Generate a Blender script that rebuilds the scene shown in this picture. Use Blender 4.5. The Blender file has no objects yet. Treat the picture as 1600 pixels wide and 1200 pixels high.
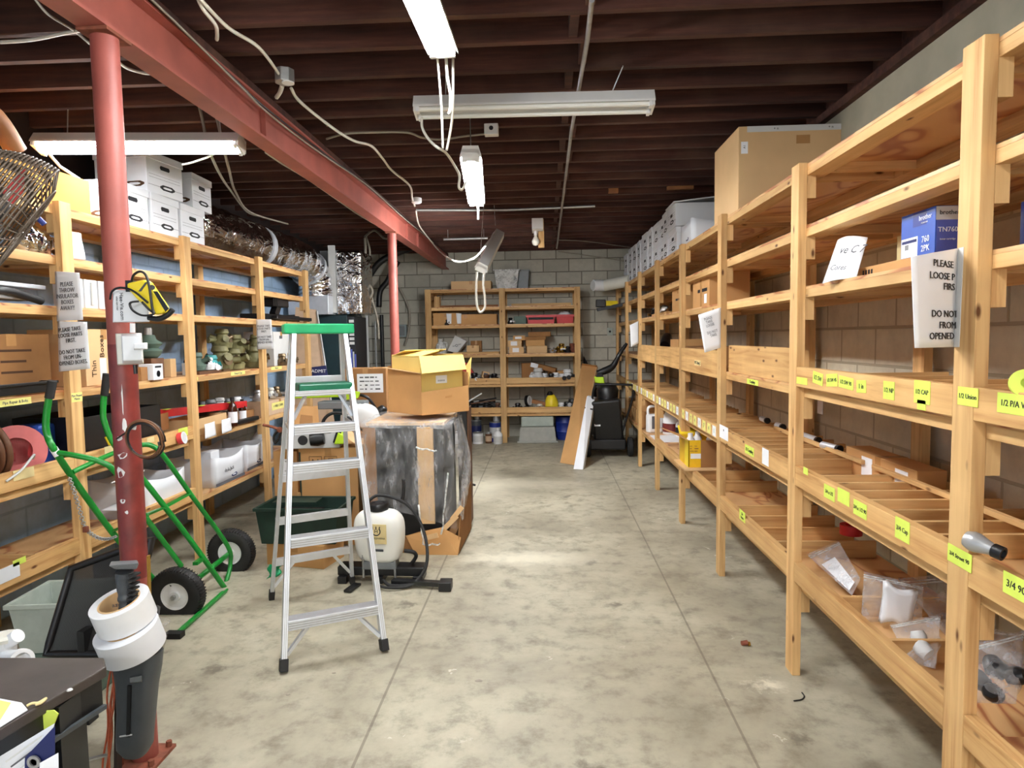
import bpy, bmesh, math, random
from mathutils import Vector, Matrix
random.seed(7)
PI = math.pi
S = bpy.context.scene
COL = S.collection

# ---------------------------------------------------------------- camera, world fill light standing in for the room behind, exposure
cam = bpy.data.cameras.new('camera')
cam.sensor_width = 36; cam.lens = 23.2435; cam.clip_start = .05
camo = bpy.data.objects.new('camera', cam); COL.objects.link(camo)
camo.matrix_world = Matrix(((0.998693, 0.012854, 0.049465, 0), (0.048446, 0.070153, -0.996359, 0),
                            (-0.016277, 0.997453, 0.069438, 1.6), (0, 0, 0, 1)))
S.camera = camo
w = bpy.data.worlds.new('world'); S.world = w; w.use_nodes = True
w.node_tree.nodes['Background'].inputs[0].default_value = (1, .985, .96, 1)
w.node_tree.nodes['Background'].inputs[1].default_value = .75
S.view_settings.view_transform = 'Standard'; S.view_settings.look = 'None'
S.view_settings.exposure = 1.7; S.view_settings.gamma = 1; S.view_settings.use_curve_mapping = False
S.cycles.max_bounces = 8; S.cycles.diffuse_bounces = 5; S.cycles.glossy_bounces = 3; S.cycles.transmission_bounces = 6
S.cycles.transparent_max_bounces = 12; S.cycles.sample_clamp_indirect = 6
S.cycles.caustics_reflective = False; S.cycles.caustics_refractive = False
TUBE_POWER = 70.0          # radiance of the lit fluorescent tubes

# ---------------------------------------------------------------- materials
MATS = {}
def _nt(name):
    m = bpy.data.materials.new(name); m.use_nodes = True
    nt = m.node_tree; b = nt.nodes['Principled BSDF']
    MATS[name] = m
    return m, nt, b
def nd(nt, t, **k):
    n = nt.nodes.new(t)
    for a, v in k.items():
        if a.startswith('i_'): n.inputs[a[2:].replace('_', ' ')].default_value = v
        else: setattr(n, a, v)
    return n
def lk(nt, a, b): nt.links.new(a, b)
def c4(c): return (c[0], c[1], c[2], 1)
def srgb(r, g, b):
    f = lambda v: (v / 255 / 12.92) if v <= 10 else ((v / 255 + .055) / 1.055) ** 2.4
    return (f(r), f(g), f(b))
def ramp(nt, fac, stops):
    r = nd(nt, 'ShaderNodeValToRGB'); el = r.color_ramp.elements
    while len(el) < len(stops): el.new(.5)
    for e, (p, c) in zip(el, stops): e.position = p; e.color = c4(c)
    lk(nt, fac, r.inputs[0]); return r.outputs[0]
def mixc(nt, fac, a, b, mode='MIX'):
    m = nd(nt, 'ShaderNodeMix', data_type='RGBA', blend_type=mode)
    for s, v in ((0, fac), (6, a), (7, b)):
        if hasattr(v, 'is_linked'): lk(nt, v, m.inputs[s])
        else: m.inputs[s].default_value = v if s == 0 else c4(v)
    return m.outputs[2]
def objcoord(nt, scale=(1, 1, 1), rand=True):
    tc = nd(nt, 'ShaderNodeTexCoord'); mp = nd(nt, 'ShaderNodeMapping')
    mp.inputs['Scale'].default_value = scale
    src = tc.outputs['Object']
    if rand:
        oi = nd(nt, 'ShaderNodeObjectInfo'); ml = nd(nt, 'ShaderNodeVectorMath', operation='MULTIPLY_ADD')
        cb = nd(nt, 'ShaderNodeCombineXYZ')
        for k in range(3): lk(nt, oi.outputs['Random'], cb.inputs[k])
        lk(nt, cb.outputs[0], ml.inputs[0]); ml.inputs[1].default_value = (31.7, 17.3, 43.1); lk(nt, src, ml.inputs[2]); src = ml.outputs[0]
    lk(nt, src, mp.inputs[0]); return mp.outputs[0]
def plain(name, col, rough=.5, metal=0, var=.12, vs=14, bump=0, spec=.5, **kw):
    """one colour with a soft mottle and optional small bumps"""
    m, nt, b = _nt(name)
    v = objcoord(nt)
    n = nd(nt, 'ShaderNodeTexNoise', i_Scale=vs, i_Detail=4); lk(nt, v, n.inputs['Vector'])
    d = tuple(c * (1 - var) for c in col); l = tuple(min(1, c * (1 + var)) for c in col)
    lk(nt, ramp(nt, n.outputs['Fac'], [(.3, d), (.7, l)]), b.inputs['Base Color'])
    b.inputs['Roughness'].default_value = rough; b.inputs['Metallic'].default_value = metal
    b.inputs['Specular IOR Level'].default_value = spec
    for k, val in kw.items(): b.inputs[k.replace('_', ' ')].default_value = val
    if bump:
        bp = nd(nt, 'ShaderNodeBump', i_Strength=bump, i_Distance=.01); lk(nt, n.outputs['Fac'], bp.inputs['Height']); lk(nt, bp.outputs[0], b.inputs['Normal'])
    return m
def pine(name, axis, light=srgb(228, 188, 130), dark=srgb(176, 126, 72), knot=srgb(96, 58, 28)):
    m, nt, b = _nt(name)
    sc = [26, 26, 26]; sc[axis] = 1.3
    v = objcoord(nt, sc)
    n = nd(nt, 'ShaderNodeTexNoise', i_Scale=1.0, i_Detail=5, i_Roughness=.6, i_Distortion=.6); lk(nt, v, n.inputs['Vector'])
    base = ramp(nt, n.outputs['Fac'], [(.28, dark), (.46, tuple((a + 2 * c) / 3 for a, c in zip(dark, light))), (.64, light)])
    v2 = objcoord(nt, (2.3, 2.3, 2.3))
    n2 = nd(nt, 'ShaderNodeTexNoise', i_Scale=1.5, i_Detail=3); lk(nt, v2, n2.inputs['Vector'])
    base = mixc(nt, ramp(nt, n2.outputs['Fac'], [(.35, (0, 0, 0)), (.75, (.38, .38, .38))]), base, tuple(c * .7 for c in dark))
    ks = [17, 17, 17]; ks[axis] = 6.5
    v3 = objcoord(nt, ks)
    vo = nd(nt, 'ShaderNodeTexVoronoi', i_Scale=1.0); lk(nt, v3, vo.inputs['Vector'])
    kn = ramp(nt, vo.outputs['Distance'], [(.07, (1, 1, 1)), (.17, (0, 0, 0))])
    oi = nd(nt, 'ShaderNodeSeparateColor'); lk(nt, vo.outputs['Color'], oi.inputs[0])
    gt = nd(nt, 'ShaderNodeMath', operation='GREATER_THAN'); lk(nt, oi.outputs[0], gt.inputs[0]); gt.inputs[1].default_value = .62
    ml = nd(nt, 'ShaderNodeMath', operation='MULTIPLY'); lk(nt, kn, ml.inputs[0]); lk(nt, gt.outputs[0], ml.inputs[1])
    base = mixc(nt, ml.outputs[0], base, knot)
    rnd = nd(nt, 'ShaderNodeObjectInfo')
    hs = nd(nt, 'ShaderNodeHueSaturation'); lk(nt, base, hs.inputs['Color'])
    mr = nd(nt, 'ShaderNodeMapRange', i_To_Min=.84, i_To_Max=1.1); lk(nt, rnd.outputs['Random'], mr.inputs[0]); lk(nt, mr.outputs[0], hs.inputs['Value'])
    lk(nt, hs.outputs[0], b.inputs['Base Color'])
    b.inputs['Roughness'].default_value = .62; b.inputs['Specular IOR Level'].default_value = .3
    return m
PX, PY, PZ = pine('pine_x', 0), pine('pine_y', 1), pine('pine_z', 2)
PYB = pine('pine_board', 1, srgb(226, 184, 124), srgb(174, 122, 68))
def plywood():
    m, nt, b = _nt('plywood')
    v = objcoord(nt, (2.2, .8, 2.2))
    n = nd(nt, 'ShaderNodeTexNoise', i_Scale=1.2, i_Detail=2, i_Distortion=1.2); lk(nt, v, n.inputs['Vector'])
    wv = nd(nt, 'ShaderNodeMath', operation='MULTIPLY'); wv.inputs[1].default_value = 42; lk(nt, n.outputs['Fac'], wv.inputs[0])
    sn = nd(nt, 'ShaderNodeMath', operation='SINE'); lk(nt, wv.outputs[0], sn.inputs[0])
    base = ramp(nt, sn.outputs[0], [(.0, srgb(214, 170, 118)), (.75, srgb(200, 148, 98)), (1, srgb(168, 104, 66))])
    lk(nt, base, b.inputs['Base Color']); b.inputs['Roughness'].default_value = .42
plywood()
def joist_wood():
    m, nt, b = _nt('joist_wood')
    n = nd(nt, 'ShaderNodeTexNoise', i_Scale=1, i_Detail=6, i_Roughness=.65); lk(nt, objcoord(nt, (1.4, 20, 20)), n.inputs['Vector'])
    base = ramp(nt, n.outputs['Fac'], [(.3, srgb(46, 24, 18)), (.55, srgb(74, 40, 30)), (.75, srgb(98, 58, 45))])
    n2 = nd(nt, 'ShaderNodeTexNoise', i_Scale=2.2, i_Detail=4); lk(nt, objcoord(nt), n2.inputs['Vector'])
    base = mixc(nt, ramp(nt, n2.outputs['Fac'], [(.5, (0, 0, 0)), (.75, (.35, .35, .35))]), base, srgb(112, 86, 70))
    lk(nt, base, b.inputs['Base Color']); b.inputs['Roughness'].default_value = .85
joist_wood()
def concrete_floor():
    m, nt, b = _nt('concrete_floor')
    v = objcoord(nt, rand=False)
    big = nd(nt, 'ShaderNodeTexNoise', i_Scale=.75, i_Detail=7, i_Roughness=.62, i_Distortion=.4); lk(nt, v, big.inputs['Vector'])
    base = ramp(nt, big.outputs['Fac'], [(.3, srgb(126, 120, 103)), (.44, srgb(164, 157, 137)), (.58, srgb(186, 180, 158)), (.76, srgb(206, 200, 180))])
    sm = nd(nt, 'ShaderNodeTexNoise', i_Scale=7, i_Detail=8, i_Roughness=.7); lk(nt, v, sm.inputs['Vector'])
    base = mixc(nt, ramp(nt, sm.outputs['Fac'], [(.3, (.8, .8, .8)), (.5, (.12, .12, .12)), (.6, (0, 0, 0))]), base, srgb(112, 104, 88))
    st = nd(nt, 'ShaderNodeTexVoronoi', i_Scale=2.3, i_Randomness=1.0); 
    wob = nd(nt, 'ShaderNodeVectorMath', operation='MULTIPLY_ADD'); lk(nt, sm.outputs['Color'], wob.inputs[0]); wob.inputs[1].default_value = (.35, .35, 0); lk(nt, v, wob.inputs[2])
    lk(nt, wob.outputs[0], st.inputs['Vector'])
    base = mixc(nt, ramp(nt, st.outputs['Distance'], [(.04, (.7, .7, .7)), (.14, (0, 0, 0))]), base, srgb(92, 86, 74))
    wp = nd(nt, 'ShaderNodeTexVoronoi', i_Scale=4.6); lk(nt, wob.outputs[0], wp.inputs['Vector'])
    base = mixc(nt, ramp(nt, wp.outputs['Distance'], [(.03, (.8, .8, .8)), (.07, (0, 0, 0))]), base, srgb(214, 210, 196))
    # two dried cement smears: soft blobs round a point, broken up by noise
    sp = nd(nt, 'ShaderNodeSeparateXYZ'); lk(nt, v, sp.inputs[0])
    for (cx, cy, rx, ry, a) in SMEARS:
        d = nd(nt, 'ShaderNodeVectorMath', operation='SUBTRACT'); lk(nt, wob.outputs[0], d.inputs[0]); d.inputs[1].default_value = (cx + .17, cy + .17, 0)
        sc = nd(nt, 'ShaderNodeVectorMath', operation='MULTIPLY'); lk(nt, d.outputs[0], sc.inputs[0]); sc.inputs[1].default_value = (1 / rx, 1 / ry, 0)
        le = nd(nt, 'ShaderNodeVectorMath', operation='LENGTH'); lk(nt, sc.outputs[0], le.inputs[0])
        base = mixc(nt, ramp(nt, le.outputs['Value'], [(.2, (a, a, a)), (1, (0, 0, 0))]), base, srgb(224, 218, 196))
    for gx, wdt in ((-.74, .006), (.772, .0055)):     # saw-cut control joints
        sb = nd(nt, 'ShaderNodeMath', operation='SUBTRACT'); lk(nt, sp.outputs[0], sb.inputs[0]); sb.inputs[1].default_value = gx
        ab = nd(nt, 'ShaderNodeMath', operation='ABSOLUTE'); lk(nt, sb.outputs[0], ab.inputs[0])
        lt = nd(nt, 'ShaderNodeMath', operation='LESS_THAN'); lk(nt, ab.outputs[0], lt.inputs[0]); lt.inputs[1].default_value = wdt
        sc2 = nd(nt, 'ShaderNodeMath', operation='MULTIPLY'); lk(nt, lt.outputs[0], sc2.inputs[0]); sc2.inputs[1].default_value = .55
        base = mixc(nt, sc2.outputs[0], base, srgb(92, 84, 70))
    lk(nt, base, b.inputs['Base Color'])
    lk(nt, ramp(nt, big.outputs['Fac'], [(.3, (.42, .42, .42)), (.7, (.6, .6, .6))]), b.inputs['Roughness'])
    bp = nd(nt, 'ShaderNodeBump', i_Strength=.12, i_Distance=.01); lk(nt, sm.outputs['Fac'], bp.inputs['Height']); lk(nt, bp.outputs[0], b.inputs['Normal'])
SMEARS = [(-.15, 4.72, .62, .2, .8), (-.75, 7.0, .7, .8, .55), (1.0, 2.95, .12, .07, .9), (-.2, 7.2, .8, .35, .35)]
concrete_floor()
def blocks(name, horiz, c1, c2, cm, rough=.9, smooth_above=None):
    m, nt, b = _nt(name)
    v = objcoord(nt, rand=False)
    sp = nd(nt, 'ShaderNodeSeparateXYZ'); lk(nt, v, sp.inputs[0])
    cb = nd(nt, 'ShaderNodeCombineXYZ'); lk(nt, sp.outputs[horiz], cb.inputs[0]); lk(nt, sp.outputs[2], cb.inputs[1])
    br = nd(nt, 'ShaderNodeTexBrick', i_Scale=1, i_Mortar_Size=.009, i_Mortar_Smooth=.3, i_Brick_Width=.406, i_Row_Height=.203)
    br.inputs['Color1'].default_value = c4(c1); br.inputs['Color2'].default_value = c4(c2); br.inputs['Mortar'].default_value = c4(cm)
    lk(nt, cb.outputs[0], br.inputs['Vector'])
    n = nd(nt, 'ShaderNodeTexNoise', i_Scale=6, i_Detail=8, i_Roughness=.7); lk(nt, v, n.inputs['Vector'])
    n2 = nd(nt, 'ShaderNodeTexNoise', i_Scale=1.1, i_Detail=3); lk(nt, v, n2.inputs['Vector'])
    base = mixc(nt, ramp(nt, n.outputs['Fac'], [(.3, (.55, .55, .55)), (.6, (0, 0, 0))]), br.outputs['Color'], tuple(c * .55 for c in c1))
    base = mixc(nt, ramp(nt, n2.outputs['Fac'], [(.45, (0, 0, 0)), (.75, (.5, .5, .5))]), base, tuple(c * .62 for c in c2))
    lk(nt, base, b.inputs['Base Color']); b.inputs['Roughness'].default_value = rough
    bp = nd(nt, 'ShaderNodeBump', i_Strength=.5, i_Distance=.008, invert=True); lk(nt, br.outputs['Fac'], bp.inputs['Height']); lk(nt, bp.outputs[0], b.inputs['Normal'])
    return m
blocks('block_grey', 0, srgb(204, 200, 184), srgb(178, 174, 160), srgb(112, 106, 94))
blocks('block_right', 1, srgb(216, 206, 182), srgb(206, 196, 172), srgb(168, 156, 132))
blocks('block_blue', 1, srgb(176, 206, 238), srgb(168, 199, 232), srgb(150, 180, 216), .6)
plain('poured_concrete', srgb(176, 172, 152), .9, var=.18, vs=3)
plain('deck_board', srgb(34, 20, 16), .9, var=.3, vs=5)
plain('red_oxide', srgb(158, 86, 74), .55, var=.16, vs=5, bump=.05)
plain('column_red', srgb(150, 76, 66), .5, var=.14, vs=6, bump=.05)
plain('column_dark', srgb(112, 42, 38), .4, var=.3, vs=12)
plain('cardboard', srgb(196, 150, 98), .85, var=.08, vs=4, spec=.2)
plain('cardboard_deep', srgb(206, 150, 76), .85, var=.07, vs=4, spec=.2)
plain('cardboard_light', srgb(214, 178, 132), .85, var=.07, vs=4, spec=.2)
plain('cardboard_yellow', srgb(228, 200, 120), .85, var=.06, vs=4, spec=.2)
plain('cardboard_dark', srgb(150, 108, 68), .9, var=.14, vs=5, spec=.2)
plain('cardboard_inside', srgb(170, 126, 80), .9, var=.1, vs=5, spec=.2)
plain('packing_tape', srgb(180, 134, 84), .25, var=.05)
plain('white_board', srgb(226, 228, 232), .7, var=.04, vs=5)
plain('paper', srgb(236, 238, 242), .8, var=.03, vs=8)
plain('paper_grey', srgb(206, 206, 204), .8, var=.05, vs=8)
plain('ink', srgb(24, 24, 28), .7, var=.1)
plain('ink_soft', srgb(92, 92, 98), .8, var=.1)
plain('ink_blue', srgb(36, 44, 92), .7, var=.1)
plain('ink_brown', srgb(72, 44, 20), .8, var=.1)
plain('white_plastic', srgb(232, 233, 234), .35, var=.03)
plain('offwhite_plastic', srgb(222, 220, 208), .45, var=.05, vs=6)
plain('cable_white', srgb(214, 210, 198), .5, var=.06)
plain('cable_grey', srgb(150, 142, 128), .6, var=.1)
plain('cable_black', srgb(20, 19, 20), .45, var=.2)
plain('black_plastic', srgb(16, 16, 18), .4, var=.2)
plain('black_rubber', srgb(28, 27, 27), .75, var=.2, vs=30)
plain('dark_grey_plastic', srgb(66, 70, 74), .45, var=.1)
plain('grey_plastic', srgb(112, 116, 118), .45, var=.08)
plain('bin_grey', srgb(136, 148, 148), .5, var=.08)
plain('bin_pale', srgb(168, 178, 168), .5, var=.1)
plain('green_paint', srgb(22, 132, 46), .3, var=.14, vs=8)
plain('green_bright', srgb(24, 168, 106), .4, var=.14, vs=10)
plain('green_dark', srgb(14, 104, 74), .35, var=.1)
plain('bottle_green', srgb(18, 44, 34), .55, var=.2)
plain('dark_teal', srgb(22, 44, 48), .5, var=.12)
plain('lime', srgb(176, 214, 36), .4, var=.05)
plain('yellow', srgb(238, 212, 44), .4, var=.06)
plain('yellow_deep', srgb(230, 184, 24), .45, var=.06)
plain('label_lime', srgb(214, 232, 96), .7, var=.06, vs=20)
plain('label_pale', srgb(230, 222, 132), .75, var=.06, vs=20)
plain('masking', srgb(226, 206, 150), .8, var=.05)
plain('red', srgb(190, 34, 38), .45, var=.08)
plain('red_soft', srgb(206, 62, 66), .5, var=.08)
plain('pinkish', srgb(206, 110, 108), .5, var=.08)
plain('orange_wire', srgb(206, 104, 70), .5, var=.15, vs=40)
plain('blue', srgb(36, 78, 170), .45, var=.06)
plain('blue_deep', srgb(26, 46, 128), .45, var=.08)
plain('blue_navy', srgb(26, 34, 84), .45, var=.08)
plain('blue_violet', srgb(92, 104, 190), .45, var=.06)
plain('teal', srgb(40, 140, 140), .5, var=.2)
plain('brown', srgb(98, 62, 36), .6, var=.2)
plain('brown_glass', srgb(58, 26, 14), .15, var=.1)
plain('olive', srgb(116, 112, 74), .6, var=.3, vs=20)
plain('tan_board', srgb(206, 176, 146), .8, var=.06)
plain('brass', srgb(190, 150, 70), .3, 1, var=.15)
plain('bronze', srgb(126, 108, 84), .4, .8, var=.2)
plain('aluminium', srgb(222, 226, 232), .38, .55, var=.05, vs=20)
plain('galvanised', srgb(176, 178, 178), .42, .8, var=.12, vs=22)
plain('steel', srgb(178, 178, 178), .35, .55, var=.1)
plain('dark_steel', srgb(46, 44, 44), .5, .6, var=.2)
plain('fan_wire', srgb(92, 80, 68), .5, .3, var=.15)
plain('rust', srgb(128, 72, 52), .8, .2, var=.3, vs=30)
plain('black_bench', srgb(58, 50, 46), .55, var=.35, vs=7)
plain('cloth_grey', srgb(170, 166, 160), .9, var=.15)
plain('wood_brown', srgb(146, 96, 54), .6, var=.2, vs=8)
plain('grey_green', srgb(84, 104, 92), .6, var=.12)
plain('stone_grey', srgb(172, 172, 164), .9, var=.08)
def foil():
    m, nt, b = _nt('foil')
    n = nd(nt, 'ShaderNodeTexNoise', i_Scale=9, i_Detail=3, i_Roughness=.55, i_Distortion=.6); lk(nt, objcoord(nt, (1, .6, 1)), n.inputs['Vector'])
    b.inputs['Base Color'].default_value = (.78, .78, .8, 1); b.inputs['Metallic'].default_value = 1; b.inputs['Roughness'].default_value = .08
    bp = nd(nt, 'ShaderNodeBump', i_Strength=1, i_Distance=.035); lk(nt, n.outputs['Fac'], bp.inputs['Height']); lk(nt, bp.outputs[0], b.inputs['Normal'])
foil()
def sheen(name, a0, a1, sc):
    """thin clear wrap: nearly see-through, streaked whiter where it is folded, with a crinkled gloss"""
    m, nt, b = _nt(name)
    tc = nd(nt, 'ShaderNodeTexCoord'); mp = nd(nt, 'ShaderNodeMapping'); mp.inputs['Rotation'].default_value = (.5, .6, .3); mp.inputs['Scale'].default_value = sc
    lk(nt, tc.outputs['Object'], mp.inputs[0])
    n = nd(nt, 'ShaderNodeTexNoise', i_Scale=2.6, i_Detail=6, i_Roughness=.62, i_Distortion=.25); lk(nt, mp.outputs[0], n.inputs['Vector'])
    lk(nt, ramp(nt, n.outputs['Fac'], [(.34, (a0,) * 3), (.55, ((a0 * 2 + a1) / 3,) * 3), (.72, (a1,) * 3)]), b.inputs['Alpha'])
    b.inputs['Base Color'].default_value = (.9, .9, .91, 1); b.inputs['Roughness'].default_value = .14
    n2 = nd(nt, 'ShaderNodeTexNoise', i_Scale=9, i_Detail=5, i_Roughness=.6); lk(nt, mp.outputs[0], n2.inputs['Vector'])
    bp = nd(nt, 'ShaderNodeBump', i_Strength=.8, i_Distance=.03); lk(nt, n2.outputs['Fac'], bp.inputs['Height']); lk(nt, bp.outputs[0], b.inputs['Normal'])
def film(name, alpha, rough=.18, col=(.95, .95, .96), scale=16, ridge=False, dist=1.6):
    """clear crinkled plastic sheet: a mix of see-through and glossy white by crinkle"""
    m, nt, b = _nt(name)
    n = nd(nt, 'ShaderNodeTexNoise', i_Scale=scale, i_Detail=5, i_Roughness=.7, i_Distortion=dist); lk(nt, objcoord(nt), n.inputs['Vector'])
    b.inputs['Base Color'].default_value = c4(col); b.inputs['Roughness'].default_value = rough
    if ridge:
        lk(nt, ramp(nt, n.outputs['Fac'], [(.40, (alpha * .5,) * 3), (.475, (alpha,) * 3), (.5, (min(1, alpha * 4.2),) * 3), (.525, (alpha,) * 3), (.6, (alpha * .6,) * 3), (.72, (min(1, alpha * 3),) * 3)]), b.inputs['Alpha'])
    else: lk(nt, ramp(nt, n.outputs['Fac'], [(.38, (alpha * .35,) * 3), (.52, (alpha,) * 3), (.66, (min(1, alpha * 2.2),) * 3)]), b.inputs['Alpha'])
    bp = nd(nt, 'ShaderNodeBump', i_Strength=.9, i_Distance=.03); lk(nt, n.outputs['Fac'], bp.inputs['Height']); lk(nt, bp.outputs[0], b.inputs['Normal'])
sheen('film', .04, .5, (6.5, 6.5, 1.5)); sheen('film_cloudy', .14, .66, (3.2, 3.2, 2.2)); sheen('bag_film', .1, .5, (6, 6, 6)); film('cloudy_plastic', .75, .4, (.85, .87, .86), 9)
plain('sprayer_white', srgb(236, 236, 230), .4, var=.03, vs=4)
def mesh_fabric():
    m, nt, b = _nt('mesh_fabric')
    wv = nd(nt, 'ShaderNodeTexChecker', i_Scale=190); lk(nt, objcoord(nt), wv.inputs['Vector'])
    b.inputs['Base Color'].default_value = (.012, .011, .01, 1); b.inputs['Roughness'].default_value = .6
    lk(nt, ramp(nt, wv.outputs['Fac'], [(0, (.88,) * 3), (1, (1,) * 3)]), b.inputs['Alpha'])
mesh_fabric()
def glow(name, col, power):
    m, nt, b = _nt(name)
    b.inputs['Base Color'].default_value = c4((.9, .9, .9)); b.inputs['Emission Color'].default_value = c4(col); b.inputs['Emission Strength'].default_value = power
glow('tube_lit', (.965, .985, 1), TUBE_POWER)
glow('tube_lit_soft', (.965, .985, 1), TUBE_POWER * .55)
glow('tube_lit_far', (.965, .985, 1), TUBE_POWER * 1.7)
plain('tube_off', srgb(228, 230, 226), .25, var=.02)
plain('fixture_white', srgb(226, 226, 224), .4, var=.05, vs=8)

# ---------------------------------------------------------------- mesh helpers
ORG = {}
class MB:
    def __init__(s): s.v = []; s.f = []
    def add(s, vs, fs):
        n = len(s.v); s.v += [tuple(p) for p in vs]; s.f += [tuple(i + n for i in f) for f in fs]; return s
    def box(s, x0, x1, y0, y1, z0, z1, m=None):
        vs = [(x, y, z) for z in (z0, z1) for y in (y0, y1) for x in (x0, x1)]
        if m: vs = [m @ Vector(p) for p in vs]
        return s.add(vs, [(0, 2, 3, 1), (4, 5, 7, 6), (0, 1, 5, 4), (2, 6, 7, 3), (0, 4, 6, 2), (1, 3, 7, 5)])
    def hexa(s, a, b):      # two quads, joined
        return s.add(list(a) + list(b), [(3, 2, 1, 0), (4, 5, 6, 7), (0, 1, 5, 4), (1, 2, 6, 5), (2, 3, 7, 6), (3, 0, 4, 7)])
    def bar(s, p, q, w, h, up=(0, 0, 1)):      # rectangular bar from p to q, w sideways, h along up
        p, q = Vector(p), Vector(q); d = (q - p).normalized(); sd = d.cross(Vector(up))
        if sd.length < 1e-4: sd = d.cross(Vector((1, 0, 0)))
        sd.normalize(); u = sd.cross(d).normalized()
        o = [sd * (a * w / 2) + u * (b * h / 2) for a, b in ((-1, -1), (1, -1), (1, 1), (-1, 1))]
        return s.hexa([p + k for k in o], [q + k for k in o])
    def tube(s, pts, r, n=8, cap=True, closed=False):
        pts = [Vector(p) for p in pts]; N = len(pts); rs = r if isinstance(r, (list, tuple)) else [r] * N
        base = len(s.v); ref = None
        for i, p in enumerate(pts):
            a = pts[i - 1] if (i or closed) else p; c = pts[(i + 1) % N] if (i < N - 1 or closed) else p
            t = (c - a).normalized()
            if ref is None: ref = t.cross(Vector((0, 0, 1)) if abs(t.z) < .9 else Vector((1, 0, 0)))
            ref = (ref - t * ref.dot(t)); ref = ref.normalized() if ref.length > 1e-6 else t.orthogonal().normalized()
            b = t.cross(ref)
            for k in range(n):
                an = 2 * PI * k / n; s.v.append(tuple(p + (ref * math.cos(an) + b * math.sin(an)) * rs[i]))
        M = N if closed else N - 1
        for i in range(M):
            for k in range(n):
                j = (i + 1) % N
                s.f.append((base + i * n + k, base + i * n + (k + 1) % n, base + j * n + (k + 1) % n, base + j * n + k))
        if cap and not closed:
            s.f.append(tuple(base + k for k in range(n - 1, -1, -1))); s.f.append(tuple(base + (N - 1) * n + k for k in range(n)))
        return s
    def cyl(s, p, q, r, r2=None, n=20): return s.tube([p, q], [r, r if r2 is None else r2], n)
    def lathe(s, prof, c=(0, 0, 0), n=24, axis=None, sx=1, sy=1):    # prof: (radius, height); axis: direction the height runs along
        base = len(s.v); c = Vector(c)
        if axis is None: X, Y, Z = Vector((1, 0, 0)), Vector((0, 1, 0)), Vector((0, 0, 1))
        else:
            Z = Vector(axis).normalized(); X = Z.orthogonal().normalized(); Y = Z.cross(X)
        for (r, h) in prof:
            for k in range(n):
                a = 2 * PI * k / n; s.v.append(tuple(c + X * (r * sx * math.cos(a)) + Y * (r * sy * math.sin(a)) + Z * h))
        for i in range(len(prof) - 1):
            for k in range(n):
                s.f.append((base + i * n + k, base + i * n + (k + 1) % n, base + (i + 1) * n + (k + 1) % n, base + (i + 1) * n + k))
        if prof[0][0] > 1e-5: s.f.append(tuple(base + k for k in range(n - 1, -1, -1)))
        if prof[-1][0] > 1e-5: s.f.append(tuple(base + (len(prof) - 1) * n + k for k in range(n)))
        return s
    def prism(s, poly, dvec):      # closed outline of 3-D points, pushed along dvec
        n = len(poly); a = [Vector(p) for p in poly]; b = [p + Vector(dvec) for p in a]
        return s.add(a + b, [tuple(range(n - 1, -1, -1)), tuple(range(n, 2 * n))] + [(i, (i + 1) % n, n + (i + 1) % n, n + i) for i in range(n)])
    def grid(s, fn, nu, nv, closed_u=False):
        base = len(s.v)
        for j in range(nv + 1):
            for i in range(nu if closed_u else nu + 1): s.v.append(tuple(fn(i / nu, j / nv)))
        W = nu if closed_u else nu + 1
        for j in range(nv):
            for i in range(nu):
                i2 = (i + 1) % W
                s.f.append((base + j * W + i, base + j * W + i2, base + (j + 1) * W + i2, base + (j + 1) * W + i))
        return s
    def xf(s, m): s.v = [tuple(m @ Vector(p)) for p in s.v]; return s
    def jitter(s, a, seed=1):
        rn = random.Random(seed); s.v = [tuple(c + rn.uniform(-a, a) for c in p) for p in s.v]; return s
    def build(s, name, mat, parent=None, bevel=0, smooth=None, solid=0, sub=0, local=False):
        off = Vector((0, 0, 0)); vs = s.v
        if parent is not None: off = Vector(ORG.get(parent.name, (0, 0, 0)))
        elif not local:
            xs, ys, zs = zip(*vs); off = Vector(((min(xs) + max(xs)) / 2, (min(ys) + max(ys)) / 2, min(zs)))
        me = bpy.data.meshes.new(name)
        me.from_pydata([tuple(Vector(p) - off) for p in vs], [], s.f); 
        bm = bmesh.new(); bm.from_mesh(me); bmesh.ops.recalc_face_normals(bm, faces=bm.faces); bm.to_mesh(me); bm.free()
        me.materials.append(MATS[mat] if isinstance(mat, str) else mat)
        o = bpy.data.objects.new(name, me); COL.objects.link(o)
        if parent is not None: o.parent = parent; ORG[o.name] = tuple(off)
        elif not local: o.location = off; ORG[o.name] = tuple(off)
        if smooth is not None:
            for p in me.polygons: p.use_smooth = True
            if smooth < 180:
                try: me.set_sharp_from_angle(angle=math.radians(smooth))
                except Exception: pass
        if solid: md = o.modifiers.new('s', 'SOLIDIFY'); md.thickness = solid; md.offset = 0
        if bevel: md = o.modifiers.new('b', 'BEVEL'); md.width = bevel; md.segments = 2; md.limit_method = 'ANGLE'
        if sub: md = o.modifiers.new('d', 'SUBSURF'); md.levels = sub; md.render_levels = sub
        return o
def tag(o, label=None, cat=None, group=None, kind=None):
    for k, v in (('label', label), ('category', cat), ('group', group), ('kind', kind)):
        if v: o[k] = v
    return o
def thing(name, label, cat, loc=(0, 0, 0), rotz=0, group=None, local=False):
    """an Empty at the thing's base; unless local, its parts are given in room coordinates"""
    o = bpy.data.objects.new(name, None); COL.objects.link(o); o.empty_display_size = .05
    o.location = loc; o.rotation_euler = (0, 0, rotz)
    if not local: ORG[o.name] = tuple(loc)
    return tag(o, label, cat, group)
def one(mb, name, mat, label, cat, group=None, **k): return tag(mb.build(name, mat, None, **k), label, cat, group)
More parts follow.
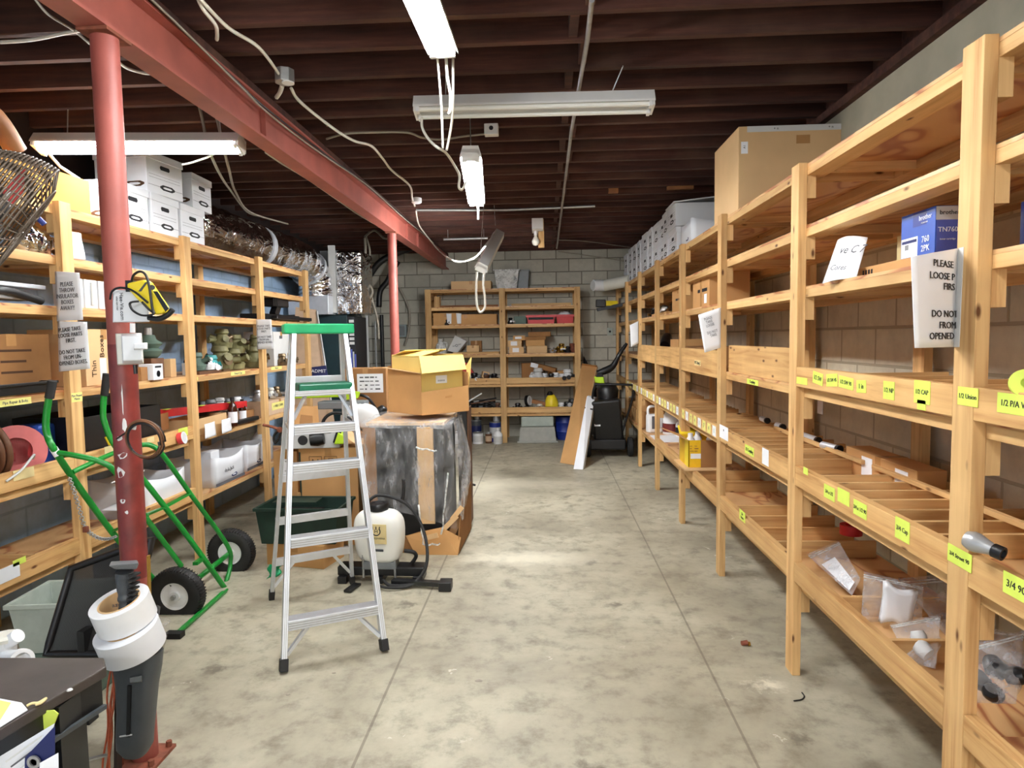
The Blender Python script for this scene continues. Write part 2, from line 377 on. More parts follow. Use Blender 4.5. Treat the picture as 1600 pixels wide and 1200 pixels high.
def dup(root, loc, rotz=None, label=None, group=None):
    r = root.copy(); COL.objects.link(r); r.location = loc
    if rotz is not None: r.rotation_euler = (0, 0, rotz)
    if label: r['label'] = label
    if group: r['group'] = group
    def kids(a, b):
        for ch in list(a.children):
            c = ch.copy(); COL.objects.link(c); c.parent = b; kids(ch, c)
    kids(root, r); return r
def struct(mb, name, mat, parent=None, **k):
    o = mb.build(name, mat, parent, **k)
    if parent is None: o['kind'] = 'structure'
    return o
def text(body, size, loc, xdir, ydir, mat='ink', parent=None, name='lettering', align='CENTER', depth=.0006, sx=1, lines=1.0):
    """flat lettering: xdir the reading direction, ydir the up direction of the letters"""
    cu = bpy.data.curves.new(name, 'FONT'); cu.body = body; cu.size = size; cu.align_x = align; cu.align_y = 'CENTER'
    cu.extrude = depth; cu.resolution_u = 2; cu.space_line = lines; cu.materials.append(MATS[mat])
    tmp = bpy.data.objects.new(name, cu); me = bpy.data.meshes.new_from_object(tmp); bpy.data.objects.remove(tmp); bpy.data.curves.remove(cu)
    me.name = name
    if not me.materials: me.materials.append(MATS[mat])
    o = bpy.data.objects.new(name, me); COL.objects.link(o)
    X = Vector(xdir).normalized(); Y = Vector(ydir); Y = (Y - X * Y.dot(X)).normalized(); Z = X.cross(Y)
    off = Vector(ORG.get(parent.name, (0, 0, 0))) if parent else Vector((0, 0, 0))
    m = Matrix((X * sx, Y, Z)).transposed().to_4x4(); m.translation = Vector(loc) - off
    if parent: o.parent = parent
    o.matrix_basis = m
    return o
def smooth_path(pts, n=6):
    P = [Vector(p) for p in pts]; out = []
    for i in range(len(P) - 1):
        a = P[max(i - 1, 0)]; b = P[i]; c = P[i + 1]; d = P[min(i + 2, len(P) - 1)]
        for k in range(n):
            t = k / n
            out.append(.5 * ((2 * b) + (c - a) * t + (2 * a - 5 * b + 4 * c - d) * t * t + (3 * b - a - 3 * c + d) * t ** 3))
    out.append(P[-1]); return out
def ring(c, r, axis, n=40, a0=0, a1=2 * PI):
    Z = Vector(axis).normalized(); X = Z.orthogonal().normalized(); Y = Z.cross(X)
    return [Vector(c) + X * (r * math.cos(a0 + (a1 - a0) * k / n)) + Y * (r * math.sin(a0 + (a1 - a0) * k / n)) for k in range(n)]

# ================================================================ THE ROOM
struct(MB().box(-3.3, 1.9, -3, 10.8, -.1, 0), 'floor', 'concrete_floor', local=True)
struct(MB().box(1.78, 1.98, -3, 10.85, 0, 2.42), 'wall_right', 'block_right', local=True)
struct(MB().box(1.78, 1.98, -3, 10.85, 2.42, 2.91), 'trim_1', 'poured_concrete', local=True)          # smooth bond beam along the top
struct(MB().box(1.8, 1.98, -3, 10.65, 2.966, 3.22), 'trim_3', 'joist_wood', local=True)      # rim joist
struct(MB().box(1.74, 1.92, -3, 10.64, 2.91, 2.96), 'trim_2', 'joist_wood', local=True)      # sill plate
struct(MB().box(-3.4, -3.2, -3, 10.85, 0, 2.38), 'wall_left', 'block_blue', local=True)
struct(MB().box(-3.4, -3.2, -3, 10.85, 2.38, 3.27), 'trim_4', 'deck_board', local=True)         # dark upper part above the painted blocks
struct(MB().box(-3.4, 1.98, 10.65, 10.85, 0, 3.27), 'wall_back', 'block_grey', local=True)
ceil = struct(MB().box(-3.4, 1.98, -3, 10.85, 3.22, 3.27), 'ceiling', 'deck_board', local=True)
rj = random.Random(3)
for k in range(44):
    y = -2.6 + .305 * k + rj.uniform(-.02, .02); dz = rj.uniform(-.006, .006)
    MB().box(-3.4, 1.9, y - .02, y + .02, 2.97 + dz, 3.22).build('joist', 'joist_wood', ceil)
    if k < 43: MB().box(.16 + (.03 if k % 2 else -.03), .2 + (.03 if k % 2 else -.03), y + .021, y + .284, 2.975, 3.2).build('blocking', 'joist_wood', ceil)
for (x, y, w_) in ((1.15, 6.28, .24), (.62, 6.35, .09)): MB().box(x, x + w_, y - .02, y + .02, 2.94, 3.03).build('joist_patch', 'wood_brown', ceil)

# steel beam on its two columns
bt = thing('steel_beam', 'red-painted steel I-beam running the length of the ceiling', 'beam', (-1.56, 3.5, 2.71))
bt['kind'] = 'structure'
b = MB(); b.box(-1.616, -1.508, -3, 10.64, 2.71, 2.723); b.box(-1.567, -1.557, -3, 10.64, 2.723, 2.907); b.box(-1.616, -1.508, -3, 10.64, 2.907, 2.92)
b.build('beam_body', 'red_oxide', bt)
MB().box(-1.61, -1.514, -3, 10.64, 2.9205, 2.962).build('nailer_board', 'joist_wood', bt)
for y in (3.7, 7.55, 8.2): MB().box(-1.557, -1.53, y - .006, y + .006, 2.723, 2.907).build('stiffener_plate', 'red_oxide', bt)
cp = smooth_path([(-1.499, .5, 2.93), (-1.499, 2.2, 2.935), (-1.499, 3.2, 2.89), (-1.498, 3.6, 2.87), (-1.499, 4.6, 2.89), (-1.499, 6, 2.93), (-1.499, 9, 2.92)], 8)
one(MB().tube(cp, .006, 6), 'cable', 'cable_black', 'black cable strung along the upper edge of the red steel beam', 'cable')
one(MB().tube([p + Vector((.013, .05, -.02 - .01 * math.sin(p.y * 2))) for p in cp], .005, 6), 'cable', 'cable_grey', 'grey cable strung beside the black one along the red steel beam', 'cable')

def column(y, label, near=False):
    X = -1.562
    t = thing('steel_column', label, 'column', (X, y, 0))
    t['kind'] = 'structure'
    MB().cyl((X, y, .012), (X, y, 2.697), .0462, n=32).build('pipe', 'column_red', t, smooth=40)
    MB().box(X - .078, X + .078, y - .078, y + .078, 0, .012).build('base_plate', 'rust', t)
    MB().box(X - .056, X + .056, y - .07, y + .07, 2.697, 2.709).build('cap_plate', 'rust', t)
    for dx, dy in ((-.06, -.06), (.06, -.06), (.06, .06), (-.06, .06)):
        MB().cyl((X + dx, y + dy, .012), (X + dx, y + dy, .034), .011, n=6).build('anchor_bolt', 'rust', t)
    return t
column(2.38, 'thick red steel pipe column in front of the left shelving')
column(6.87, 'thin-looking red steel column between the ladder and the block wall')

# ================================================================ SHELVING
LEV = [2.35, 2.08, 1.81, 1.36, .905, .455]
def shelving(name, label, x0, sgn, posts, ydir=True, depth=.6):
    """front posts stand at x0; sgn is the way from the front to the back; posts is a list of centres along the run"""
    t = thing(name, label, 'shelving', (x0, posts[len(posts) // 2], 0))
    X = lambda d: x0 + sgn * d
    def bx(d0, d1, y0, y1, z0, z1): return MB().box(min(X(d0), X(d1)), max(X(d0), X(d1)), y0, y1, z0, z1)
    rr = random.Random(len(posts))
    for y in posts:
        bx(0, .038, y - .0445, y + .0445, 0, 2.352 + rr.uniform(0, .02)).build('post', 'pine_z', t, bevel=.002)
        bx(depth - .038, depth, y - .0445, y + .0445, 0, 2.34).build('back_post', 'pine_z', t)
        for z in LEV:
            bx(.038, .076, y - .0445 + .0 , y + .0445, z - .05 - .1, z - .05).build('cleat', 'pine_z', t)
    ends = [posts[0]] + list(posts[1:])
    for z in LEV:
        for a, c in zip(posts[:-1], posts[1:]):
            bx(.0381, .127, a + .0005 - (.0445 if a == posts[0] else 0), c - .0005 + (.0445 if c == posts[-1] else 0), z - .05, z - .012).build('rail', 'pine_y', t, bevel=.002)
            bx(depth - .127, depth - .0381, a - (.0445 if a == posts[0] else 0), c - .001 + (.0445 if c == posts[-1] else 0), z - .05, z - .012).build('back_rail', 'pine_y', t)
            bx(.0381, depth - .0381, a + .001, c - .001, z - .012, z).build('shelf_board', 'plywood', t)
            m = (a + c) / 2
            for q in (a + .09, c - .09):
                bx(.128, depth - .128, q - .019, q + .019, z - .05, z - .0125).build('cross_member', 'pine_x', t)
    return t, bx
def lips(t, bx, posts, bays, z, h=.089, dz=0):
    for k in bays:
        a, c = posts[k] + .0445, posts[k + 1] - .0445
        bx(.001, .037, a + .001, c - .001, z + dz, z + h + dz).build('lip_board', 'pine_board', t, bevel=.002)
def dividers(t, bx, posts, k, z, n, h=.075, d0=.04, d1=.53):
    a, c = posts[k] + .0445, posts[k + 1] - .0445
    for i in range(1, n):
        y = a + (c - a) * i / n
        bx(d0, d1, y - .01, y + .01, z + .001, z + h).build('divider', 'pine_x', t)
PR = [.62, 1.858, 3.1, 4.39, 5.63, 6.87, 8.12, 9.37, 10.57]
shr, bxr = shelving('storage_shelving', 'long pine shelving unit along the bare right-hand wall', 1.14, 1, PR)
lips(shr, bxr, PR, [0, 1], 1.36); lips(shr, bxr, PR, [3, 4, 5], 1.36, .184, -.05)
lips(shr, bxr, PR, range(0, 8), .905); lips(shr, bxr, PR, [0, 1, 2, 3, 4], .455)
bxr(.05, .075, PR[2] + .06, PR[3] - .05, 1.361, 1.53).build('divider_board', 'pine_board', shr)
dividers(shr, bxr, PR, 0, .905, 6); dividers(shr, bxr, PR, 1, .905, 8); dividers(shr, bxr, PR, 2, .905, 8)
for k in (3, 4, 5, 6): dividers(shr, bxr, PR, k, .905, 11, .05)
dividers(shr, bxr, PR, 1, 1.36, 5, .07); dividers(shr, bxr, PR, 0, 1.36, 4, .07)
dividers(shr, bxr, PR, 1, .455, 3, .08); dividers(shr, bxr, PR, 2, .455, 5, .085); dividers(shr, bxr, PR, 3, .455, 3, .08); dividers(shr, bxr, PR, 0, .455, 3, .08)
for k in (1, 2):                                   # long boards nailed across the divided bins
    bxr(.34, .36, PR[k] + .05, PR[k + 1] - .05, .981, 1.0).build('cross_batten', 'pine_y', shr)

PL = [2.27, 3.49, 4.71, 5.95, 7.12]
shl, bxl = shelving('storage_shelving', 'pine shelving unit against the blue wall behind the green cylinder cart', -2.563, -1, PL)
lips(shl, bxl, PL, [0, 1], .905); lips(shl, bxl, PL, [0, 1], .455)
dividers(shl, bxl, PL, 0, .455, 4, .09); dividers(shl, bxl, PL, 1, .905, 4, .08)

# back shelving: same frame seen square on
t = shb = thing('storage_shelving', 'two-bay pine shelving unit facing the camera at the grey block wall', 'shelving', (-.63, 10.017, 0))
PB = [-1.755, -.627, .502]
for x in PB:
    MB().box(x - .0445, x + .0445, 10.017, 10.055, 0, 2.352).build('post', 'pine_z', t, bevel=.002)
    MB().box(x - .0445, x + .0445, 10.58, 10.618, 0, 2.34).build('back_post', 'pine_z', t)
    for z in LEV: MB().box(x - .019, x + .019, 10.0552, 10.5798, z - .145, z - .0505).build('cleat', 'pine_y', t)
for z in LEV:
    for a, c in zip(PB[:-1], PB[1:]):
        MB().box(a + .001, c - .001, 10.0552, 10.144, z - .05, z - .012).build('rail', 'pine_x', t, bevel=.002)
        MB().box(a + .001, c - .001, 10.49, 10.5798, z - .05, z - .012).build('back_rail', 'pine_x', t)
        MB().box(a + .001, c - .001, 10.0552, 10.5798, z - .012, z).build('shelf_board', 'plywood', t)
for z in (.905, .455):
    for a, c in zip(PB[:-1], PB[1:]): MB().box(a + .046, c - .046, 10.018, 10.053, z, z + .089).build('lip_board', 'pine_x', t, bevel=.002)

# ================================================================ LIGHT FIXTURES
def shop_light(label, p, q, lit,  tubes=2, group='fluorescent tube fixtures', w=.125, roll=0, half=False, grouped=True):
    """p, q: ends of the fixture (centre of the housing); housing above, tubes below"""
    p, q = Vector(p), Vector(q); L = (q - p).length; d = (q - p).normalized()
    sd = d.cross(Vector((0, 0, 1))).normalized(); up = sd.cross(d)
    M = Matrix((d, sd, up)).transposed().to_4x4(); M.translation = p
    if roll: M = M @ Matrix.Rotation(roll, 4, 'X')
    t = thing('tube_light', label, 'light fixture', (0, 0, 0), 0, group, local=True); t.matrix_world = M
    h = MB(); sec = [(-w / 2, -.012), (-w / 2 + .004, -.018), (-.035, .012), (-.03, .045), (.03, .045), (.035, .012), (w / 2 - .004, -.018), (w / 2, -.012), (.04, .05), (-.04, .05)]
    sec = [(-w / 2, -.02), (-w / 2, -.008), (-.045, .05), (.045, .05), (w / 2, -.008), (w / 2, -.02), (.035, .012), (-.035, .012)]
    h.prism([(0, y, z) for y, z in sec], (L, 0, 0)); h.build('housing', 'fixture_white', t)
    MB().box(0, .012, -.05, .05, -.035, .03).build('end_plate', 'fixture_white', t)
    MB().box(L - .012, L, -.05, .05, -.035, .03).build('end_plate', 'fixture_white', t)
    for k in range(tubes):
        y = (k - (tubes - 1) / 2) * .075
        MB().cyl((.03, y, -.022), (L - .03, y, -.022), .0125 if not half else .012, n=14).build('tube', lit if isinstance(lit, str) else 'tube_lit' if lit else 'tube_off', t, smooth=60)
        for x in (.014, L - .03): MB().box(x, x + .016, y - .014, y + .014, -.04, .012).build('lamp_holder', 'white_plastic', t)
    return t
shop_light('lit tube light behind the thick red column, above the left shelving', (-2.92, 3.78, 2.76), (-1.73, 3.83, 2.74), 'tube_lit_soft', roll=.35)
shop_light('lit tube light overhead nearest the camera, cords dangling from its end', (-.43, 1.55, 2.8), (-.40, 2.8, 2.79), True)
shop_light('unlit white tube light hanging crosswise under the joists', (-.66, 3.52, 2.80), (.58, 3.55, 2.80), False, roll=.2)
shop_light('lit tube light hanging lengthwise beyond the unlit crosswise one', (-.41, 3.88, 2.66), (-.5, 5.1, 2.64), True)
t5 = shop_light('lit tube light hanging crooked in front of the back shelving', (-0.558, 6.000, 2.227), (-0.463, 7.000, 2.679), 'tube_lit_far', roll=-.5)
# the room goes on behind the camera; unseen tube lights added there as fill
shop_light('unseen lit tube light added over the aisle behind the camera', (.2, -1.3, 2.8), (.2, -.05, 2.8), True)
shop_light('unseen lit tube light added farther back behind the camera', (-1.1, -2.4, 2.8), (.1, -2.4, 2.8), True)

# ================================================================ CABLES, CONDUITS, LAMP BULB
def cable(pts, r, mat, label, cat='cable', group=None, n=6, sm=7, name='cable'):
    return one(MB().tube(smooth_path(pts, sm) if sm else pts, r, n), name, mat, label, cat, group, smooth=180)
one(MB().tube([(0.203, 2.690, 2.910), (0.208, 3.023, 2.910), (0.191, 4.335, 2.910), (0.193, 5.207, 2.910), (0.204, 9.902, 2.910)], .011, 10), 'conduit', 'galvanised',
    'long straight conduit pipe running away under the joists right of the lights', 'conduit', smooth=60)
one(MB().tube([(-1.309, 6.906, 2.940), (-0.386, 7.030, 2.940), (0.542, 6.949, 2.940)], .014, 8), 'conduit', 'galvanised', 'thin pipe running crosswise under the joists beyond the hanging lights', 'conduit', smooth=60)
# white cable with round junction box, sagging along the beam
cable([(-1.312, 2.549, 2.930), (-1.320, 2.829, 2.930), (-1.273, 3.038, 2.930), (-1.309, 3.384, 2.930)], .008, 'cable_white', 'white cable coming in overhead to the grey round junction box by the beam')
jb = thing('junction_box', 'grey round junction box under the joists beside the red beam, nearer one', 'junction box', (-1.289, 3.372, 2.900))
q = Vector((-1.289, 3.372, 2.900)); MB().cyl(q, q + Vector((0, 0, .066)), .05, n=8).build('box', 'galvanised', jb, bevel=.004)
MB().cyl(q + Vector((.02, -.01, -.006)), q + Vector((.02, -.01, 0)), .03, n=14).build('cover', 'white_plastic', jb)
cable([(-1.317, 3.409, 2.905), (-1.366, 3.497, 2.900), (-1.408, 3.557, 2.900)], .012, 'cable_white', 'short white plug cord under the nearer grey junction box')
cable([(-1.313, 3.521, 2.930), (-1.339, 3.728, 2.930), (-1.305, 4.184, 2.930), (-1.251, 4.460, 2.930), (-1.168, 4.587, 2.930), (-1.168, 4.913, 2.930), (-1.180, 5.248, 2.930), (-1.146, 5.780, 2.930), (-1.228, 6.298, 2.930), (-1.274, 6.658, 2.930)],
      .009, 'cable_white', 'white cable sagging in waves from the nearer junction box to the small far one')
q = Vector((-1.213, 6.439, 2.910)); one(MB().lathe([(.035, 0), (.05, .01), (.05, .05), (.03, .056)], q, 12), 'junction_box', 'white_plastic', 'small white round junction box by the far part of the beam', 'junction box', smooth=40)
cable([(-1.303, 6.870, 2.920), (-1.408, 7.593, 2.900), (-1.422, 8.390, 2.850), (-1.415, 9.056, 2.800), (-0.931, 6.600, 2.397), (-0.817, 6.600, 2.363), (-0.670, 6.550, 2.398), (-0.578, 6.600, 2.508), (-0.495, 6.800, 2.656)],
      .009, 'cable_white', 'white cable looping from the small junction box to the crooked hanging light')
cable([(-1.428, 4.433, 2.940), (-1.270, 4.338, 2.940), (-1.100, 4.329, 2.940), (-0.875, 4.352, 2.940), (-0.792, 4.471, 2.940), (-0.672, 4.526, 2.940), (-0.514, 4.471, 2.940), (-0.353, 4.433, 2.940)], .007, 'cable_grey', 'grey cable stapled crosswise under the joists to a white outlet box')
ob = thing('outlet_box', 'small white outlet box under the joists behind the crosswise light', 'outlet', (-0.321, 4.343, 2.900))
q = Vector((-0.321, 4.343, 2.900)); MB().box(q.x - .045, q.x + .045, q.y - .03, q.y + .03, q.z, q.z + .07).build('box', 'white_plastic', ob, bevel=.005)
MB().cyl(q + Vector((0, -.032, .04)), q + Vector((0, -.03, .04)), .014, n=12).build('socket', 'ink', ob)
# cords from the end of the near light
cable([(-0.437, 2.840, 2.839), (-0.426, 2.840, 2.698), (-0.419, 2.840, 2.567), (-0.417, 2.840, 2.404)], .005, 'cable_white', 'taut white cord hanging from the near light, left of its pair')
cable([(-0.398, 2.860, 2.789), (-0.394, 2.860, 2.705), (-0.382, 2.860, 2.625), (-0.386, 2.860, 2.567), (-0.395, 2.860, 2.552)], .007, 'cable_white', 'slack white power cord dangling from the end of the near light')
cable([(-0.371, 2.880, 2.785), (-0.377, 2.900, 2.639), (-0.391, 2.950, 2.549), (-0.424, 3.000, 2.440)], .006, 'cable_white', 'white cord hanging down past the crosswise light to a knot')
cable([(-0.617, 3.480, 2.743), (-0.612, 3.460, 2.685), (-0.570, 3.400, 2.609), (-0.513, 3.300, 2.541), (-0.481, 3.400, 2.536), (-0.462, 3.600, 2.516), (-0.455, 3.700, 2.496), (-0.466, 3.750, 2.448), (-0.452, 3.780, 2.440), (-0.435, 3.830, 2.490), (-0.431, 3.900, 2.532)],
      .007, 'cable_white', 'white power cord linking the crosswise light to the lit one beyond it')
# chains / wires that carry the lights
def hang(px, label): return one(MB().cyl(px[0], px[1], .0032, n=6), 'hanger_wire', 'galvanised', label, 'wire', 'thin wires the lights hang from')
for a, c2 in (((-.435, 1.75, 2.845), (-.435, 1.75, 2.975)), ((-.4, 2.65, 2.835), (-.4, 2.65, 2.975)), ((.36, 3.55, 2.845), (.42, 3.5, 2.975)), ((-.5, 3.54, 2.845), (-.48, 3.45, 2.975)),
              ((-.415, 3.95, 2.705), (-.42, 3.98, 2.975)), ((-.495, 5.0, 2.685), (-.49, 5.0, 2.975)), ((-2.75, 3.8, 2.805), (-2.75, 3.82, 2.975)), ((-1.85, 3.83, 2.785), (-1.85, 3.8, 2.975)),
              ((-.9, -2.4, 2.845), (-.9, -2.4, 2.975)), ((-.1, -2.4, 2.845), (-.1, -2.4, 2.975)), ((.2, -1.1, 2.845), (.2, -1.1, 2.975)), ((.2, -.2, 2.845), (.2, -.2, 2.975)), ((-0.491, 6.950, 2.770), (-.5, 6.95, 2.975)), ((-0.578, 6.100, 2.307), (-.52, 6.1, 2.975))):
    hang((a, c2), 'thin wire holding up a tube light')
one(MB().tube([(-0.485, 5.060, 2.627), (-0.488, 5.060, 2.498)], .008, 8), 'pull_cord', 'white_plastic', 'short white pull stick under the hanging lit light', 'pull cord')
cable([(-0.601, 6.020, 2.201), (-0.610, 6.020, 2.057), (-0.607, 6.020, 1.913), (-0.585, 6.020, 1.843), (-0.556, 6.020, 1.848), (-0.532, 6.020, 1.894), (-0.535, 6.020, 1.998), (-0.545, 6.020, 2.085), (-0.534, 6.050, 2.220)], .011, 'cable_white', 'looped white power cord hanging below the crooked light')
# bare bulb on its block
bb = thing('light_bulb', 'bare round light bulb hanging from a wooden block on the joists', 'light bulb', (-0.086, 7.900, 2.696))
q = Vector((-0.085, 7.900, 2.733))
MB().lathe([(.0, -.052), (.03, -.045), (.045, -.02), (.046, .0), (.034, .03), (.02, .05), (.018, .07)], q, 18).build('globe', 'offwhite_plastic', bb, smooth=60)
MB().cyl(q + Vector((0, 0, .07)), q + Vector((0, 0, .12)), .022, n=14).build('socket', 'white_plastic', bb)
MB().box(q.x - .04, q.x + .09, q.y - .17, q.y + .17, q.z + .12, 2.972).build('lamp_base', 'white_plastic', bb)
MB().box(q.x + .03, q.x + .1, q.y + .031, q.y + .07, q.z - .07, q.z + .26).build('wood_block', 'pine_z', bb)
# wires on the left ceiling side
cable([(-2.402, 2.928, 2.950), (-2.244, 2.916, 2.950), (-2.063, 2.870, 2.950), (-1.927, 2.840, 2.950)], .008, 'cable_white', 'white cable crossing the joists left of the thick column')
cable([(-1.956, 2.556, 2.950), (-2.006, 2.704, 2.950), (-2.002, 2.834, 2.950), (-2.022, 2.974, 2.950)], .006, 'cable_grey', 'grey cable slanting down to the top of the thick column')
cable([(-2.023, 3.182, 2.950), (-2.023, 3.250, 2.950), (-1.979, 3.310, 2.950), (-1.910, 3.332, 2.950)], .007, 'cable_white', 'white cable leaving the thick column under the joists')
cable([(-1.968, 4.731, 2.950), (-1.971, 5.027, 2.950), (-1.953, 5.493, 2.950), (-1.958, 6.024, 2.950), (-1.974, 7.119, 2.950), (-1.934, 8.093, 2.950)], .008, 'cable_white', 'long white cable running under the joists along the hidden side of the beam')
for k, (pts, lab) in enumerate((
    (((-2.012, 3.900, 3.012), (-1.988, 3.900, 2.882), (-1.993, 3.950, 2.767), (-2.190, 4.500, 2.735), (-2.449, 5.200, 2.786), (-2.787, 6.200, 2.832), (-2.838, 6.600, 2.858)), 'grey cable hanging from the left tube light to the foil duct, upper one'),
    (((-1.929, 3.900, 2.991), (-1.902, 3.900, 2.898), (-1.902, 3.950, 2.783), (-2.083, 4.400, 2.750), (-2.418, 5.200, 2.785), (-2.788, 6.300, 2.839), (-2.779, 7.200, 2.882)), 'grey cable hanging from the left tube light past the foil duct, lower one'),
    (((-1.907, 3.950, 2.765), (-1.975, 3.950, 2.718), (-2.106, 3.970, 2.686), (-2.182, 4.000, 2.684)), 'white cord trailing from the left tube light to the topmost storage box'))):
    cable(pts, .009 if k < 2 else .006, 'cable_grey' if k < 2 else 'cable_white', lab)
cable([(-1.335, 2.625, 2.940), (-1.334, 2.660, 2.920), (-1.328, 2.740, 2.900), (-1.359, 2.817, 2.900), (-1.389, 2.875, 2.900)], .008, 'cable_white', 'pair of loose white cables dropping beside the beam, hooked end')

one(MB().tube([(-1.252, 8.400, 2.855), (-0.693, 8.400, 2.858)], .016, 8), 'conduit', 'galvanised', 'short pale pipe hung crosswise behind the crooked light', 'conduit', smooth=60)
for px in ((-1.196, 8.400, 2.854), (-0.742, 8.400, 2.859)): one(MB().cyl(px, (px[0], px[1], 2.975), .004, n=6), 'hanger_wire', 'galvanised', 'thin wire holding up the short pale pipe', 'wire', 'wires of the short pale pipe')
cable([(0.210, 9.273, 2.940), (0.600, 9.458, 2.940), (1.051, 9.922, 2.940), (1.446, 10.341, 2.940)], .006, 'cable_grey', 'thin grey wire stretched under the joists to the far white boxes, upper one', sm=3)
cable([(0.233, 10.400, 2.926), (0.805, 10.400, 2.835), (1.375, 10.400, 2.734)], .007, 'cable_grey', 'thin grey wire slanting across the top of the block wall', sm=3)
op = thing('outlet_plate', 'small pale outlet plate on the block wall behind the yard machine', 'outlet', (1.048, 10.640, 1.616))
q = Vector((1.049, 10.640, 1.677)); MB().box(q.x - .045, q.x + .045, 10.636, 10.649, q.z - .06, q.z + .06).build('plate', 'bin_pale', op, bevel=.003)
MB().lathe([(.018, 0), (.018, .003), (0, .003)], (q.x, 10.636, q.z), 12, (0, -1, 0)).build('socket', 'ink', op)
# ================================================================ ON AND ROUND THE THICK COLUMN
CX, CY, CF = -1.562, 2.38, 2.334
colm = [o for o in bpy.data.objects if o.name == 'steel_column'][0]
MB().cyl((CX, CY, .72), (CX, CY, 1.6), .0468, n=32).build('worn_paint', 'column_dark', colm, smooth=40)
sb = MB(); rr = random.Random(5)
for (z, a, w, h) in ((1.30, 1.05, .008, .03), (1.255, .62, .012, .012), (1.19, .78, .02, .014), (1.13, .55, .016, .022), (1.02, .6, .012, .01), (.98, .85, .008, .008), (1.40, 1.0, .003, .06)):
    ang = -PI / 2 + a - .6
    pts = []
    for k in range(9):
        t = 2 * PI * k / 9; f = rr.uniform(.6, 1.1)
        aa = ang + w * f * math.cos(t) / .047; zz = z + h * f * math.sin(t)
        pts.append((CX + .0473 * math.cos(aa), CY + .0473 * math.sin(aa), zz))
    n = len(sb.v); sb.v += pts; sb.f.append(tuple(range(n, n + 9)))
sb.build('bare_patch', 'paper_grey', colm)
# white printed plate
pl = thing('printed_plate', 'white plate printed with a web address, strapped to the thick red column', 'plate', (-1.474, 2.305, 1.677))
MB().hexa([(-1.539, 2.310, 1.795), (-1.409, 2.310, 1.794), (-1.409, 2.310, 1.678), (-1.546, 2.310, 1.678)], [(-1.523, 2.290, 1.791), (-1.400, 2.290, 1.790), (-1.401, 2.290, 1.680), (-1.530, 2.290, 1.680)]).build('plate', 'white_board', pl, bevel=.002)
text('Hee-Vis.com', .019, (-1.494, 2.287, 1.734), (0, 0, -1), (1, 0, 0), 'ink_soft', pl)
text('safety eye wear', .008, (-1.510, 2.287, 1.745), (0, 0, -1), (1, 0, 0), 'ink_soft', pl)
# yellow cased lamp hanging at the right side of the column
def rnd_rect(c, ux, uy, w, h, r, n=5):
    c, ux, uy = Vector(c), Vector(ux).normalized(), Vector(uy).normalized(); out = []
    for (sx, sy, a0) in ((1, 1, 0), (-1, 1, PI / 2), (-1, -1, PI), (1, -1, 1.5 * PI)):
        for k in range(n + 1):
            a = a0 + PI / 2 * k / n
            out.append(c + ux * (sx * (w / 2 - r) + r * math.cos(a)) + uy * (sy * (h / 2 - r) + r * math.sin(a)))
    return out
yl = thing('work_lamp', 'yellow cased work lamp with black strap tied to the thick column', 'lamp', (-1.388, 2.300, 1.696))
c0 = Vector((-1.391, 2.300, 1.768)); ux = Vector((-1.367, 2.300, 1.779)) - Vector((-1.391, 2.300, 1.768)); uy = Vector((-1.418, 2.300, 1.821)) - Vector((-1.391, 2.300, 1.768))
yq = [(-1.458, 2.300, 1.813), (-1.397, 2.300, 1.825), (-1.381, 2.300, 1.816), (-1.325, 2.300, 1.729), (-1.333, 2.300, 1.706), (-1.368, 2.300, 1.702), (-1.426, 2.300, 1.758), (-1.457, 2.300, 1.795)]
MB().prism(yq, (0, -.035, 0)).build('case', 'yellow', yl, bevel=.006)
MB().prism([(-1.361, 2.264, 1.783), (-1.347, 2.264, 1.783), (-1.309, 2.264, 1.722), (-1.321, 2.264, 1.711)], (0, -.003, 0)).build('strap', 'black_plastic', yl)
MB().prism([(-1.387, 2.264, 1.815), (-1.380, 2.264, 1.815), (-1.405, 2.264, 1.784), (-1.414, 2.264, 1.784)], (0, -.003, 0)).build('clip', 'dark_grey_plastic', yl)
MB().cyl((-1.364, 2.262, 1.797), (-1.366, 2.266, 1.797), .009, n=14).build('lens', 'black_plastic', yl)
MB().tube(smooth_path([(-1.394, 2.280, 1.693), (-1.357, 2.280, 1.688), (-1.324, 2.280, 1.701), (-1.305, 2.280, 1.719)], 5), .01, 8).build('rim', 'black_plastic', yl, smooth=60)
MB().box(-1.475, -1.452, 2.285, 2.33, 1.785, 1.825).build('plug', 'black_plastic', yl)
cable([(-1.441, 2.270, 1.819), (-1.427, 2.260, 1.840), (-1.397, 2.250, 1.851), (-1.377, 2.250, 1.838), (-1.367, 2.250, 1.800), (-1.363, 2.250, 1.756), (-1.360, 2.250, 1.723), (-1.354, 2.250, 1.705)], .0045, 'cable_black', 'black lead arching over the yellow work lamp')
cable([(-1.530, 2.280, 1.759), (-1.515, 2.270, 1.785), (-1.484, 2.260, 1.797), (-1.447, 2.255, 1.793), (-1.417, 2.250, 1.779), (-1.391, 2.250, 1.757), (-1.375, 2.250, 1.743)], .004, 'cable_black', 'black lead slung across the white printed plate')
cable([(-1.413, 2.260, 1.749), (-1.432, 2.250, 1.746), (-1.440, 2.250, 1.738), (-1.430, 2.250, 1.717), (-1.403, 2.250, 1.701), (-1.375, 2.250, 1.699), (-1.357, 2.250, 1.705), (-1.374, 2.250, 1.721), (-1.396, 2.250, 1.746)], .004, 'cable_black', 'black lead curled in a loop below the yellow work lamp')
